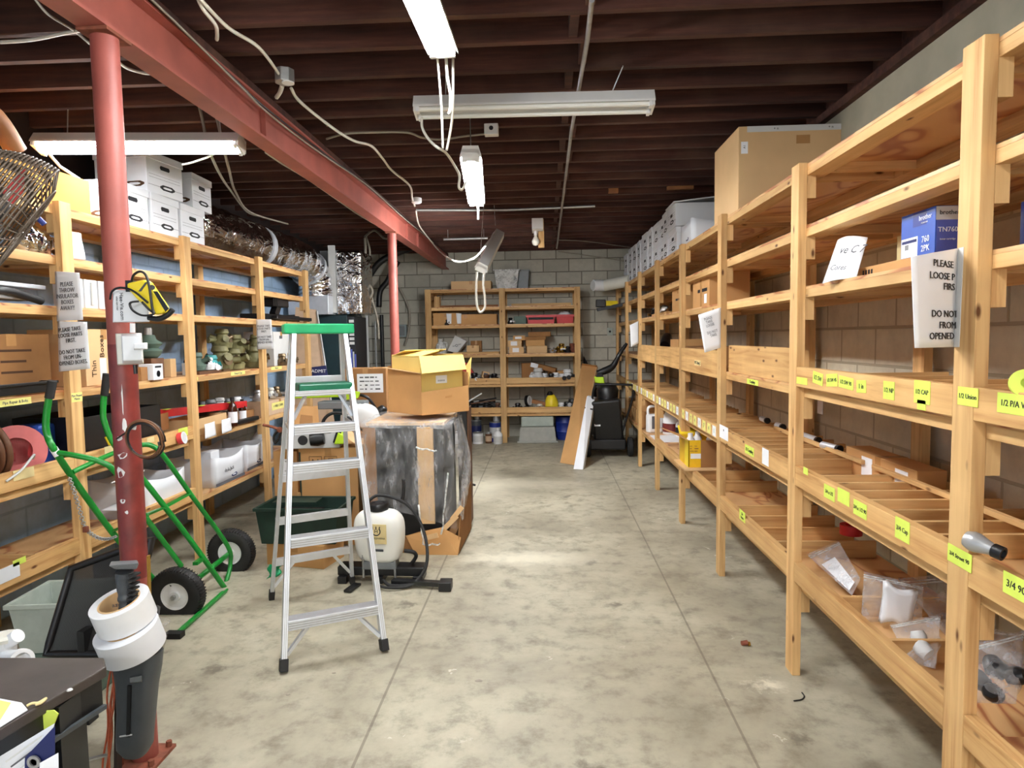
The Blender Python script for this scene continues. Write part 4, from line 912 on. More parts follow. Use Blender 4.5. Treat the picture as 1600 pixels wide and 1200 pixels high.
# ================================================================ THE PILE BEHIND THE LADDER
b1 = carton('flat brown carton on the floor under the dark green bin', (-1.76, 4.66, 0), .46, .28, .165, -.22, 'cardboard')
bn = thing('storage_bin', 'dark green plastic bin on a brown carton behind the ladder', 'bin', (-1.755, 4.68, .166), -.03, local=True)
def tub(t, w, d, h, tp, mat, rim=.02, wall=.006, part='body'):
    w0, d0 = w * tp, d * tp
    o = [(-1, -1), (1, -1), (1, 1), (-1, 1)]
    b = MB(); lv = [(w0, d0, 0), (w, d, h)]
    b.add([(a * w0 / 2, c * d0 / 2, 0) for a, c in o] + [(a * w / 2, c * d / 2, h) for a, c in o] + [(a * (w - 2 * wall) / 2, c * (d - 2 * wall) / 2, h) for a, c in o] + [(a * (w0 - 2 * wall) / 2, c * (d0 - 2 * wall) / 2, wall) for a, c in o],
          [(3, 2, 1, 0), (12, 13, 14, 15)] + [(k + j, k + (j + 1) % 4, k + 4 + (j + 1) % 4, k + 4 + j) for k in (0, 4, 8) for j in range(4)])
    b.build(part, mat, t, bevel=.004)
    if rim:
        r = MB(); e = .012
        for (x0, x1, y0, y1) in ((-w / 2 - e, w / 2 + e, -d / 2 - e, -d / 2), (-w / 2 - e, w / 2 + e, d / 2, d / 2 + e), (-w / 2 - e, -w / 2, -d / 2, d / 2), (w / 2, w / 2 + e, -d / 2, d / 2)): r.box(x0, x1, y0, y1, h - rim, h + .002)
        r.build('rim', mat, t, bevel=.003)
tub(bn, .60, .36, .26, .9, 'bottle_green')
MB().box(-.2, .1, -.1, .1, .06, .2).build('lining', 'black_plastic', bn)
one(MB().box(-1.98, -1.66, 4.62, 4.76, .43, .442), 'board_scrap', 'bottle_green', 'dark scrap of board lying across the green bin', 'board')
c2 = carton('tall brown carton with up-arrow print behind the ladder', (-1.70, 5.27, 0), .46, .5, .77, .03, 'cardboard')
def arrows(t, x, y, z):
    f = MB()
    for (x0, x1, z0, z1) in ((-.05, .05, -.055, -.051), (-.05, .05, .051, .055), (-.05, -.046, -.055, .055), (.046, .05, -.055, .055), (-.035, .035, -.036, -.03)): f.box(x + x0, x + x1, y - .0012, y - .0002, z + z0, z + z1)
    for sx in (-.02, .02):
        f.box(x + sx - .005, x + sx + .005, y - .0012, y - .0002, z - .022, z + .012)
        f.prism([(x + sx - .016, y - .0002, z + .008), (x + sx + .016, y - .0002, z + .008), (x + sx, y - .0002, z + .036)], (0, -.001, 0))
    f.build('printed_mark', 'ink_brown', t)
arrows(c2, -.1, -.25, .65)
f = MB()
for (x0, x1, z0, z1) in ((-.05, .05, -.055, -.051), (-.05, .05, .051, .055), (-.05, -.046, -.055, .055), (.046, .05, -.055, .055), (-.018, .018, -.04, -.036), (-.018, .018, -.012, -.008), (-.018, .018, .036, .04), (-.018, -.014, -.04, .04), (.014, .018, -.04, .04), (-.018, .018, .014, .018)):
    f.box(.02 + x0, .02 + x1, -.2512, -.2502, .65 + z0, .65 + z1)
f.build('printed_mark', 'ink_brown', c2)
MB().box(-.228, -.215, -.2512, -.2502, .05, .74).build('strap', 'bottle_green', c2)
c3 = carton('narrow brown carton with white shipping label, left of the arrow-printed one', (-2.045, 5.2, 0), .19, .3, .74, .0, 'cardboard', tags=((.01, .62, .1, .12, 'paper'),))
ltext(c3, 'NO', .016, .01, -.152, .66); ltext(c3, '41801', .014, .01, -.152, .585)
one(MB().box(-1.94, -1.915, 5.0, 5.03, 0, .42), 'wood_strip', 'pine_z', 'upright wooden strip beside the narrow carton behind the ladder', 'strip')
c4_ = carton('brown carton standing right of the arrow-printed one behind the ladder', (-1.375, 5.4, 0), .15, .4, .74, .05, 'cardboard_dark')
wb = thing('carton_tray', 'flattish white carton with round dark holes on top of the arrow-printed box', 'box', (-1.83, 5.12, .772), .12, local=True)
MB().box(-.22, .22, -.13, .13, 0, .13).build('body', 'paper_grey', wb, bevel=.003)
MB().add([(.20, -.131, .13), (.2, .13, .131), (.34, .1, .05), (.36, -.16, .02)], [(0, 1, 2, 3)]).build('flap', 'cardboard_light', wb, solid=.004)
MB().lathe([(.038, 0), (.038, .0012), (0, .0012)], (-.06, -.1305, .065), 20, (0, -1, 0)).build('hole', 'ink', wb)
pj = thing('pliers', 'red-handled pliers lying across the white carton on the pile', 'pliers', (-2.079, 4.900, 0.891))
MB().tube(smooth_path([(-2.167, 4.950, 0.964), (-2.098, 4.950, 0.949), (-2.038, 4.950, 0.928)], 5), .011, 8).build('handle', 'rust', pj, smooth=60)
MB().tube(smooth_path([(-2.038, 4.950, 0.928), (-2.085, 4.950, 0.879), (-2.078, 4.950, 0.824), (-2.046, 4.950, 0.864), (-2.029, 4.950, 0.908)], 6), .009, 8).build('handle', 'dark_steel', pj, smooth=60)
MB().lathe([(.0, 0), (.022, .004), (.022, .016), (0, .02)], (-2.029, 4.940, 0.929), 12, (0, -1, 0)).build('pivot', 'rust', pj, smooth=50)
one(MB().grid(lambda u, v: V((-2.129, 5.350, 0.691)).lerp(V((-1.854, 5.350, 0.689)), u).lerp(V((-2.127, 5.550, 1.017)).lerp(V((-1.947, 5.550, 1.059)), u), v) + V((0, 0, .01 * math.sin(5 * u))), 6, 5), 'cardboard_flap', 'cardboard', 'torn brown cardboard flap standing up behind the trimmer on the pile', 'cardboard', solid=.005)
one(MB().grid(lambda u, v: V((-1.996, 5.150, 0.750)).lerp(V((-1.851, 5.150, 0.749)), u).lerp(V((-2.001, 5.300, 1.000)).lerp(V((-1.905, 5.300, 0.989)), u), v), 4, 4), 'cardboard_flap', 'cardboard_dark', 'small dark cardboard flap in front of the torn brown one', 'cardboard', solid=.005)
# white cloth sack
sk = MB().lathe([(.0, 0), (.16, .01), (.19, .08), (.17, .17), (.11, .22), (.03, .235), (0, .235)], (0, 0, 0), 20, sx=1.0, sy=.7).jitter(.008, 2).xf(Matrix.Translation((-1.66, 5.85, .8)))
one(sk, 'cloth_sack', 'paper_grey', 'crumpled white sack slumped behind the string trimmer', 'sack', smooth=180, sub=1)
one(MB().box(-2.0, -1.45, 5.65, 6.05, 0, .795), 'cardboard_box', 'cardboard_dark', 'brown carton under the white sack, behind the arrow-printed box', 'box', bevel=.004)
# lime tools
tm = thing('string_trimmer', 'black power tool with lime battery lying on the arrow-printed carton', 'power tool', (-1.695, 5.000, 0.798))
MB().tube(smooth_path([(-1.852, 5.000, 0.914), (-1.723, 5.020, 0.910), (-1.607, 5.050, 0.885)], 4), .028, 12).build('shaft', 'black_plastic', tm, smooth=60)
MB().lathe([(0, -.06), (.045, -.055), (.055, 0), (.045, .05), (0, .055)], (-1.753, 4.970, 0.848), 16, (1, .2, .1)).build('motor', 'black_plastic', tm, smooth=60)
MB().hexa([(-1.618, 4.950, 0.810), (-1.549, 4.950, 0.810), (-1.517, 4.950, 0.859), ((-1.585, 4.950, 0.899))], [(-1.661, 5.080, 0.790), (-1.589, 5.080, 0.789), (-1.556, 5.080, 0.880), (-1.616, 5.080, 0.901)]).build('battery', 'lime', tm, bevel=.006)
MB().hexa([(-1.634, 4.970, 0.817), (-1.600, 4.970, 0.817), (-1.561, 4.970, 0.906), (-1.601, 4.970, 0.916)], [(-1.664, 5.060, 0.813), (-1.628, 5.060, 0.813), (-1.595, 5.060, 0.893), (-1.630, 5.060, 0.904)]).build('housing', 'black_plastic', tm, bevel=.004)
MB().tube([V((-1.598, 4.980, 0.950)) + V((.115 * math.cos(a), .0, .1 * math.sin(a))) for a in [PI * (.0 + 1.05 * k / 16) for k in range(17)]], .013, 10).build('guard_ring', 'black_plastic', tm, smooth=60)
ht = thing('hedge_trimmer', 'lime green tool blade cover lying level behind the ladder tray', 'power tool', (-1.984, 5.900, 1.094))
MB().bar((-2.328, 5.900, 1.104), (-1.777, 5.900, 1.115), .07, .045).build('cover', 'lime', ht, bevel=.01)
MB().hexa([(-1.793, 5.850, 1.067), (-1.676, 5.850, 1.083), (-1.656, 5.850, 1.141), (-1.761, 5.850, 1.154)], [(-1.824, 5.950, 1.058), (-1.704, 5.950, 1.074), (-1.685, 5.950, 1.133), (-1.791, 5.950, 1.146)]).build('body', 'lime', ht, bevel=.008)
one(MB().box(-2.05, -1.62, 5.84, 6.0, .985, 1.055), 'tool_rest', 'grey_plastic', 'grey tool case under the lime blade cover', 'case', bevel=.01)
# white backpack sprayer
sp = thing('backpack_sprayer', 'white backpack sprayer tank with black lid and hoses on the floor', 'sprayer', (-1.117, 4.345, 0.000))
tc = V((-1.11, 4.27, 0))
rows = [(.135, .10), (.15, .135), (.19, .155), (.27, .168), (.36, .172), (.42, .165), (.455, .14), (.475, .11), (.483, .07)]
b = MB(); n = 32; th = -.15
for (z, r) in rows:
    for k in range(n):
        a = 2 * PI * k / n; ca, sa = math.cos(a), math.sin(a)
        x = r * math.copysign(abs(ca) ** .62, ca); y = r * .58 * math.copysign(abs(sa) ** .7, sa)
        b.v.append((tc.x + x * math.cos(th) - y * math.sin(th), tc.y + x * math.sin(th) + y * math.cos(th), z))
for i in range(len(rows) - 1):
    for k in range(n): b.f.append((i * n + k, i * n + (k + 1) % n, (i + 1) * n + (k + 1) % n, (i + 1) * n + k))
b.f.append(tuple(range(n))); b.f.append(tuple((len(rows) - 1) * n + k for k in range(n)))
b.build('tank', 'sprayer_white', sp, smooth=180, sub=1)
lidc = tc + V((-.0, -.005, .478))
MB().lathe([(.062, 0), (.066, .012), (.066, .04), (.06, .048), (.04, .05), (.036, .044), (0, .044)], lidc, 28).build('lid', 'black_plastic', sp, smooth=40)
f_ = V((math.sin(th), -math.cos(th), 0)); xs = V((math.cos(th), math.sin(th), 0))
pc = tc + f_ * .1035 + xs * .03 + V((0, 0, .345))
MB().hexa([pc + xs * a + V((0, 0, c)) for a, c in ((-.062, -.065), (.062, -.065), (.062, .065), (-.062, .065))], [pc + f_ * .004 + xs * a + V((0, 0, c)) for a, c in ((-.062, -.065), (.062, -.065), (.062, .065), (-.062, .065))]).build('label', 'masking', sp, bevel=.008)
lf = pc + f_ * .0046
m = MB(); m.tube([lf + xs * (-.008 + .028 * math.cos(a)) + V((0, 0, .018 + .026 * math.sin(a))) for a in [PI * (.78 + 1.44 * k / 16) for k in range(17)]], .0035, 6)
for dx in (-.022, 0, .022): m.tube([lf + xs * (-.008 + dx) + V((0, 0, .03)), lf + xs * (-.008 + dx * 1.15) + V((0, 0, .05))], .0035, 6)
m.build('printed_mark', 'ink', sp)
text('H', .036, lf + xs * -.008 + V((0, 0, .017)), xs, (0, 0, 1), 'ink', sp)
text('HUSQVARNA', .0165, lf + xs * .002 + V((0, 0, -.028)), xs, (0, 0, 1), 'ink', sp)
pl2 = tc + f_ * .098 + xs * .035 + V((0, 0, .235))
MB().bar(pl2 - xs * .03, pl2 + xs * .03, .006, .016).build('badge', 'dark_grey_plastic', sp, bevel=.003)
MB().bar(tc + V((-.28, .02, .075)), tc + V((.3, .0, .075)), .12, .06).build('frame_base', 'black_plastic', sp, bevel=.008)
MB().bar(tc + V((-.1, -.02, .12)), tc + V((.12, -.02, .12)), .1, .05).build('pump', 'grey_plastic', sp, bevel=.006)
for dx in (-.1, .11): MB().cyl(tc + V((dx, -.06, .04)), tc + V((dx, -.06, .2)), .008, n=8).build('frame_leg', 'galvanised', sp)
for dx in (-.24, .0, .26): MB().box(tc.x + dx - .03, tc.x + dx + .03, tc.y - .08, tc.y + .1, .001, .05).build('frame_foot', 'black_plastic', sp, bevel=.004)
MB().bar(tc + V((.1, -.1, .03)), tc + V((.46, -.16, .035)), .05, .03).build('frame_strut', 'black_plastic', sp, bevel=.004)
MB().box(tc.x + .42, tc.x + .5, tc.y - .21, tc.y - .12, .001, .06).build('frame_foot', 'black_plastic', sp, bevel=.004)
MB().bar(tc + V((-.13, -.1, .012)), tc + V((-.16, -.23, .012)), .05, .014).build('strap', 'black_plastic', sp)
def spx(pts, r=.011, nm='hose'): return MB().tube(smooth_path(pts, 7), r, 8).build(nm, 'black_rubber', sp, smooth=180)
spx([tc + V((-.1, .03, .5)), tc + V((-.02, .06, .56)), tc + V((.14, .06, .52)), tc + V((.24, .06, .42)), tc + V((.31, .0, .27)), tc + V((.32, -.08, .12)), tc + V((.24, -.14, .03)), tc + V((.1, -.15, .02)), tc + V((.04, -.1, .04))])
spx([tc + V((.2, .02, .1)), tc + V((.24, .0, .16)), tc + V((.23, -.03, .2)), tc + V((.17, -.03, .21))], .013, 'lever')
spx([tc + V((.13, .1, .5)), tc + V((.145, .1, .56)), tc + V((.15, .1, .66))], .012, 'lance')
spx([tc + V((.0, -.14, .02)), tc + V((.1, -.19, .02)), tc + V((.22, -.16, .02)), tc + V((.3, -.11, .06))], .009)

# ================================================================ FILM-WRAPPED APPLIANCE ON A TORN CARTON TRAY
wp = thing('wrapped_appliance', 'grey appliance draped in clear crinkled film on a torn carton base', 'appliance', (-1.02, 5.15, 0))
MB().box(-1.33, -.76, 4.86, 5.5, .12, .96).build('body', 'black_plastic', wp, bevel=.012)
MB().box(-.955, -.835, 4.835, 4.86, .22, .95).build('corner_board', 'cardboard_light', wp)
MB().box(-1.36, -1.27, 4.84, 4.865, .15, .95).build('corner_board', 'cardboard_dark', wp)
MB().box(-1.34, -.75, 4.85, 5.52, .962, .985).build('top_board', 'cardboard_light', wp)
MB().box(-1.36, -.70, 4.83, 5.55, .0, .1).build('carton_base', 'cardboard_dark', wp)
MB().add([(-.98, 4.79, .0), (-.66, 4.78, .0), (-.64, 4.82, .12), (-.78, 4.81, .2), (-.95, 4.8, .17), (-1.05, 4.8, .14)], [(0, 1, 2, 3, 4, 5)]).build('torn_flap', 'cardboard', wp, solid=.006)
MB().add([(-.655, 4.79, .01), (-.63, 5.4, .02), (-.62, 5.38, .42), (-.64, 4.95, .4), (-.655, 4.82, .16)], [(0, 1, 2, 3, 4)]).build('torn_flap', 'cardboard_dark', wp, solid=.006)
for a, c in (((-0.699, 4.780, 0.267), (-0.621, 4.780, 0.363)), ((-0.756, 4.770, 0.202), (-0.659, 4.770, 0.298)), ((-0.803, 4.760, 0.157), (-0.884, 4.780, 0.132))): MB().bar(a, c, .012, .035).build('torn_flap', 'cardboard_light', wp)
MB().box(-.72, -.64, 5.36, 5.6, .1, 1.02).build('side_panel', 'black_plastic', wp, bevel=.006)
MB().box(-.6395, -.632, 5.36, 5.61, .05, 1.03).build('edge_board', 'brown', wp)
def drape(u, v):      # over the top, down the front
    x = -1.37 + .685 * u
    s = v * 1.55
    wob = .012 * math.sin(23 * u + 4 * math.sin(9 * v)) + .008 * math.sin(31 * v + 11 * u)
    if s < .62: return (x, 5.5 - s, .992 + .5 * abs(wob))
    return (x + .03 * (s - .6) * (u - .3), 4.875 - .05 - .03 * (s - .62) + wob, .99 - (s - .62) * (.86 - .25 * (1 - u)))
MB().grid(lambda u, v: drape(u, v * .44), 34, 14).build('film', 'film_cloudy', wp, smooth=180)
MB().grid(lambda u, v: drape(u, .44 + v * .56), 34, 30).build('film', 'film', wp, smooth=180)
def drape2(u, v):     # right-hand side of the film, bulging
    bul = .03 + .07 * math.sin(PI * min(1, v * .9)) * math.sin(PI * u) + .012 * math.sin(19 * u + 13 * v)
    return (-.712 + bul + .05 * v * (1 - u), 4.82 + .6 * u - .02 * math.sin(9 * v), .99 - .74 * v * (1 - .25 * u))
MB().grid(drape2, 24, 34).build('film', 'film_cloudy', wp, smooth=180)
for k, (a, c) in enumerate((((-0.943, 4.770, 0.376), (-0.912, 4.770, 0.077)), ((-0.912, 4.770, 0.077), (-0.788, 4.770, 0.087)), ((-0.715, 4.750, 0.618), (-0.773, 4.750, 0.160)), ((-0.952, 4.780, 0.804), (-0.791, 4.750, 0.784)))):
    MB().tube([V(a).lerp(V(c), t / 6) + V((.006 * math.sin(3 * t), 0, .006 * math.cos(2 * t))) for t in range(7)], .007, 6).build('film_twist', 'cloudy_plastic', wp, smooth=180)
# two nested cartons on top
oc = thing('open_carton', 'big brown carton with torn-down front on top of the film-wrapped appliance', 'box', (-0.845, 4.489, 1.030))
z0 = 1.0355
A_, B_, C_ = V((-.92, 4.88, z0)), V((-.60, 5.16, z0)), V((-1.235, 5.16, z0)); D_ = B_ + C_ - A_
def panel(p, q, h0, h1, nm, mat, th=.005): return MB().add([p, q, q + V((0, 0, h1)), p + V((0, 0, h0))], [(0, 1, 2, 3)]).build(nm, mat, oc, solid=th)
MB().add([A_, B_, D_, C_], [(0, 1, 2, 3)]).build('bottom', 'cardboard', oc, solid=.006)
panel(A_, C_, .31, .345, 'side', 'cardboard'); panel(A_, B_, .17, .2, 'side', 'cardboard'); panel(C_, D_, .36, .36, 'side', 'cardboard_inside'); panel(B_, D_, .3, .36, 'side', 'cardboard_inside')
MB().add([A_ + V((.01, -.004, .31)), C_ + V((0, 0, .345)), C_ + V((-.03, -.06, .35)), A_ + V((-.015, -.02, .315))], [(0, 1, 2, 3)]).build('flap', 'cardboard_light', oc, solid=.005)
MB().add([B_ + V((.0, .0, .19)), B_ + V((-.02, .05, .35)), B_ + V((.025, .03, .42)), B_ + V((.02, -.05, .27))], [(0, 1, 2, 3)]).build('flap', 'cardboard_yellow', oc, solid=.005)
cm = (A_ + B_) / 2
MB().bar(cm + V((-.005, -.006, .12)), cm + V((.045, .03, .128)), .002, .012).build('tape', 'packing_tape', oc)
ic = thing('inner_carton', 'yellowish carton with folded-back flap sitting inside the big torn carton', 'box', A_.lerp(D_, .5) + V((0, 0, .008)))
u1 = (B_ - A_).normalized(); u2 = (C_ - A_).normalized(); zI = z0 + .008
E0 = A_ + u1 * .018 + u2 * .03; E1 = E0 + u1 * .375; E2 = E0 + u2 * .36; E3 = E1 + u2 * .36
for p in (E0, E1, E2, E3): p.z = zI
def ip(p, q, h0, h1, nm='side', mat='cardboard_yellow'): return MB().add([p, q, q + V((0, 0, h1)), p + V((0, 0, h0))], [(0, 1, 2, 3)]).build(nm, mat, ic, solid=.005)
ip(E0, E1, .425, .425); ip(E0, E2, .425, .425); ip(E2, E3, .44, .44); ip(E1, E3, .44, .44); MB().add([E0, E1, E3, E2], [(0, 1, 2, 3)]).build('bottom', 'cardboard_yellow', ic, solid=.005)
h = V((0, 0, .43))
MB().add([E0 + h - u1 * .01, E1 + h + u1 * .01, E1 + h + u1 * .03 + V((.02, -.09, -.11)), E0 + h - u1 * .0 + V((.03, -.11, -.125))], [(0, 1, 2, 3)]).build('flap', 'cardboard_yellow', ic, solid=.005)
MB().add([E0 + h, E2 + h, E2 + h + u1 * .17 + V((0, 0, .035)), E0 + h + u1 * .17 + V((0, 0, .04))], [(0, 1, 2, 3)]).build('flap', 'cardboard_yellow', ic, solid=.005)
MB().add([E2 + h, E3 + h, E3 + h - u2 * .17 + V((0, 0, .045)), E2 + h - u2 * .17 + V((0, 0, .045))], [(0, 1, 2, 3)]).build('flap', 'cardboard_yellow', ic, solid=.005)
nf = u1.cross(V((0, 0, 1))); lc = E0.lerp(E1, .48) + V((0, 0, .25)) + nf * .0035
MB().hexa([lc + u1 * a + V((0, 0, c)) for a, c in ((-.05, -.03), (.05, -.03), (.05, .03), (-.05, .03))], [lc + nf * .0015 + u1 * a + V((0, 0, c)) for a, c in ((-.05, -.03), (.05, -.03), (.05, .03), (-.05, .03))]).build('label', 'paper', ic)
b = MB()
for k in range(9): b.bar(lc + nf * .0018 + u1 * (-.03 + .007 * k) + V((0, 0, -.016)), lc + nf * .0018 + u1 * (-.03 + .007 * k) + V((0, 0, -.004)), .003, .0008, nf)
b.build('printed_mark', 'ink_soft', ic)
tcn = E0.lerp(E1, .55) + V((0, 0, .1)) + nf * .004
MB().hexa([tcn + u1 * a + V((0, 0, c)) for a, c in ((-.022, -.06), (.022, -.06), (.022, .04), (-.022, .04))], [tcn + nf * .001 + u1 * a + V((0, 0, c)) for a, c in ((-.022, -.06), (.022, -.06), (.022, .04), (-.022, .04))]).build('tape', 'packing_tape', ic)
# boxes behind, with the sheet of handwriting
cb1 = carton('brown carton with a white notice pasted on, behind the ladder and before the thin column', (-1.72, 6.42, .83), .4, .34, .5, .02, 'cardboard_dark')
cb0 = carton('brown carton on the floor under the one with the white notice', (-1.7, 6.45, 0), .46, .4, .828, .0, 'cardboard_dark')
MB().box(-.08, .17, -.1725, -.1705, .27, .45).build('notice', 'paper', cb1)
scribble(cb1, .045, -.1732, .36, .2, .15, 4, 4, 'ink_soft')
MB().box(.1, .18, -.1725, -.1705, .04, .12).build('label', 'paper_grey', cb1)
cable([(-1.700, 6.000, 1.099), (-1.629, 6.000, 1.069), (-1.568, 6.050, 0.956), (-1.559, 6.100, 0.860)], .014, 'cable_black', 'black hose drooping over the carton behind the ladder')
one(MB().tube(smooth_path([(-1.452, 5.900, 0.994), (-1.495, 5.900, 0.942), (-1.544, 5.900, 0.855)], 5), [.03 + .02 * math.sin(PI * k / 10) for k in range(11)], 10), 'tool_bag', 'black_plastic', 'black bundle lying beside the big torn carton', 'bundle', smooth=180)

# ================================================================ BLACK BENCH AND WHAT LIES ON IT, NEAR LEFT
bz = .66
tq = [V((-1.338, 1.868, 0.660)), V((-1.291, 1.811, 0.660)), V((-1.349, 1.499, 0.660)), V((-1.386, 1.306, 0.660)), V((-2.019, 1.600, 0.660)), V((-1.839, 1.860, 0.660))]
be = thing('workbench', 'worn black bench top in the near left corner', 'bench', (tq[1] + tq[4]) / 2 - V((0, 0, bz)))
MB().prism([p - V((0, 0, .03)) for p in tq], (0, 0, .03)).build('top', 'black_bench', be, bevel=.004)
apr = [V(p) for p in tq]
for i in (1, 2): MB().bar(apr[i].lerp(apr[i + 1], .02) - V((.02, 0, .075)), apr[i].lerp(apr[i + 1], .98) - V((.02, 0, .075)), .02, .085).build('apron', 'black_plastic', be)
MB().bar(apr[1].lerp(apr[2], .05) - V((-.004, 0, .11)), apr[1].lerp(apr[2], .98) - V((-.004, 0, .11)), .012, .012).build('apron_edge', 'dark_grey_plastic', be)
for (p, w) in ((tq[1].lerp(tq[2], .42) + V((-.05, .02, 0)), .1), (tq[5] + V((.1, -.05, 0)), .08), (tq[4] + V((.1, .05, 0)), .08), (tq[0] + V((-.12, -.06, 0)), .05), (tq[3] + V((-.1, .04, 0)), .08)):
    MB().box(p.x - w / 2, p.x + w / 2, p.y - w / 2, p.y + w / 2, 0, bz - .031).build('leg', 'black_plastic', be)
def on(px, py, z=bz): return None
pf = thing('pipe_fitting', 'white plastic tee fitting standing on the black bench', 'pipe fitting', (-1.521, 1.718, 0.661))
MB().cyl((-1.760, 1.980, 0.526), (-1.750, 1.990, 0.671), .034, n=20).build('body', 'white_plastic', pf, smooth=40)
MB().cyl((-1.738, 1.970, 0.600), (-1.653, 1.930, 0.616), .03, n=20).build('socket', 'white_plastic', pf, smooth=40)
MB().lathe([(.024, 0), (.036, 0), (.036, .02), (.024, .02), (.024, 0)], (-1.657, 1.930, 0.616), 20, V((-1.644, 1.920, 0.622)) - V((-1.738, 1.970, 0.600))).build('collar', 'white_plastic', pf, smooth=40)
MB().cyl((-1.755, 1.985, 0.635), (-1.698, 1.980, 0.674), .022, n=16).build('elbow', 'white_plastic', pf, smooth=40)
MB().lathe([(.0, 0), (.04, 0), (.043, .012), (.035, .02), (0, .02)], (-1.747, 1.985, 0.656), 16).build('nut', 'offwhite_plastic', pf, smooth=40)
MB().box(-.024, .024, -.02, .02, 0, .05, Matrix.Translation((-1.732, 1.960, 0.571))).build('block', 'grey_plastic', pf, bevel=.004)
s_ = thing('paper_pad', 'white sheet with a yellow note at the front edge of the black bench', 'paper', (-1.389, 1.566, 0.661))
MB().prism([(-1.552, 1.653, 0.662), (-1.385, 1.612, 0.662), (-1.343, 1.580, 0.662), (-1.354, 1.496, 0.662), (-1.396, 1.443, 0.662)], (0, 0, .002)).build('sheet', 'paper', s_)
MB().prism([(-1.521, 1.639, 0.664), (-1.413, 1.610, 0.664), (-1.376, 1.532, 0.664), (-1.454, 1.544, 0.664)], (0, 0, .001)).build('note', 'label_pale', s_)
cable([(-1.356, 1.593, 0.666), (-1.349, 1.602, 0.668), (-1.337, 1.609, 0.666), (-1.330, 1.627, 0.668), (-1.326, 1.606, 0.668), (-1.337, 1.600, 0.666)], .0035, 'masking', 'frayed scrap of cream string on the black bench', 'string', name='string')
one(MB().lathe([(0, 0), (.008, .001), (.006, .004), (0, .005)], (-1.304, 1.679, 0.661), 8), 'chip', 'paper_grey', 'small pale chip of plaster on the black bench', 'chip')
lt = V((-1.345, 1.652, 0.620)); 
one(MB().prism([(-1.330, 1.620, 0.637), (-1.306, 1.620, 0.639), (-1.294, 1.620, 0.629), (-1.308, 1.620, 0.600), (-1.338, 1.620, 0.579), (-1.362, 1.620, 0.580), (-1.349, 1.620, 0.617)], (.0, .003, .0)), 'sticker', 'label_lime', 'lime sticker curling off the front edge of the black bench', 'sticker')
fb = thing('binder_box', 'white and navy box of papers with a metal eyelet, below the bench edge', 'box', (-1.324, 1.530, 0.439))
MB().hexa([(-1.469, 1.510, 0.502), (-1.232, 1.450, 0.549), (-1.200, 1.490, 0.684), (-1.468, 1.510, 0.522)], [(-1.528, 1.570, 0.458), (-1.300, 1.530, 0.491), (-1.264, 1.570, 0.635), (-1.526, 1.570, 0.479)]).build('folder', 'paper', fb)
MB().hexa([(-1.246, 1.440, 0.556), (-1.170, 1.440, 0.557), (-1.160, 1.440, 0.708), (-1.239, 1.440, 0.629)], [(-1.253, 1.449, 0.549), (-1.177, 1.449, 0.550), (-1.167, 1.449, 0.703), (-1.247, 1.449, 0.622)]).build('cover', 'blue_navy', fb)
MB().lathe([(.009, 0), (.016, 0), (.016, .004), (.009, .004), (.009, 0)], (-1.213, 1.436, 0.622), 18, (0, -1, 0)).build('eyelet', 'steel', fb, smooth=40)
MB().hexa([(-1.203, 1.430, 0.563), (-1.152, 1.430, 0.564), (-1.148, 1.430, 0.649), (-1.195, 1.430, 0.623)], [(-1.208, 1.436, 0.559), (-1.157, 1.436, 0.560), (-1.153, 1.436, 0.645), (-1.200, 1.436, 0.619)]).build('sheet', 'paper', fb)
for k in range(3): MB().bar(V((-1.290, 1.445, 0.615)) + V((.012, 0, -.012)) * k, V((-1.197, 1.445, 0.680)) + V((.005, 0, -.015)) * k, .004, .004).build('page_edge', 'ink_soft' if k % 2 else 'paper_grey', fb)
st_ = Vector((-1.331, 1.500, 0.458)); one(MB().box(st_.x - .2, st_.x + .2, 1.3, 1.62, 0, st_.z), 'side_stand', 'dark_grey_plastic', 'low dark stand carrying the papers below the bench edge', 'stand', bevel=.004)
gb = thing('storage_bin', 'pale grey-green plastic bin on the floor behind the black bench', 'bin', (-2.26, 2.97, .19), .1, local=True)
tub(gb, .4, .3, .24, .85, 'bin_pale')
one(MB().box(-2.46, -2.06, 2.83, 3.11, 0, .188), 'storage_crate', 'grey_green', 'grey crate under the pale plastic bin behind the bench', 'crate', bevel=.01)
# mesh-backed office chair
chh = thing('chair_back', 'black mesh chair back with a rounded frame standing behind the bench', 'chair back', (-1.86, 2.62, 0))
bk = [V((-2.112, 2.600, 0.304)), V((-1.790, 2.600, 0.306)), V((-1.699, 2.720, 0.761)), V((-2.068, 2.720, 0.630))]
cen = sum(bk, V((0, 0, 0))) / 4
def quadpt(u, v): return bk[0].lerp(bk[1], u).lerp(bk[3].lerp(bk[2], u), v) + V((0, .03 * math.sin(PI * u) * math.sin(PI * v), 0))
MB().grid(quadpt, 12, 12).build('back_mesh', 'mesh_fabric', chh, smooth=180)
per = [quadpt(u, 0) for u in [k / 8 for k in range(8)]] + [quadpt(1, v) for v in [k / 8 for k in range(8)]] + [quadpt(1 - k / 8, 1) for k in range(8)] + [quadpt(0, 1 - k / 8) for k in range(8)]
MB().tube(per, .016, 8, closed=True).build('back_frame', 'black_plastic', chh, smooth=60)
MB().bar(bk[0].lerp(bk[1], .5) + V((0, .02, .1)), V((bk[0].lerp(bk[1], .5).x, 2.62, 0.0)), .06, .03).build('stem', 'black_plastic', chh)
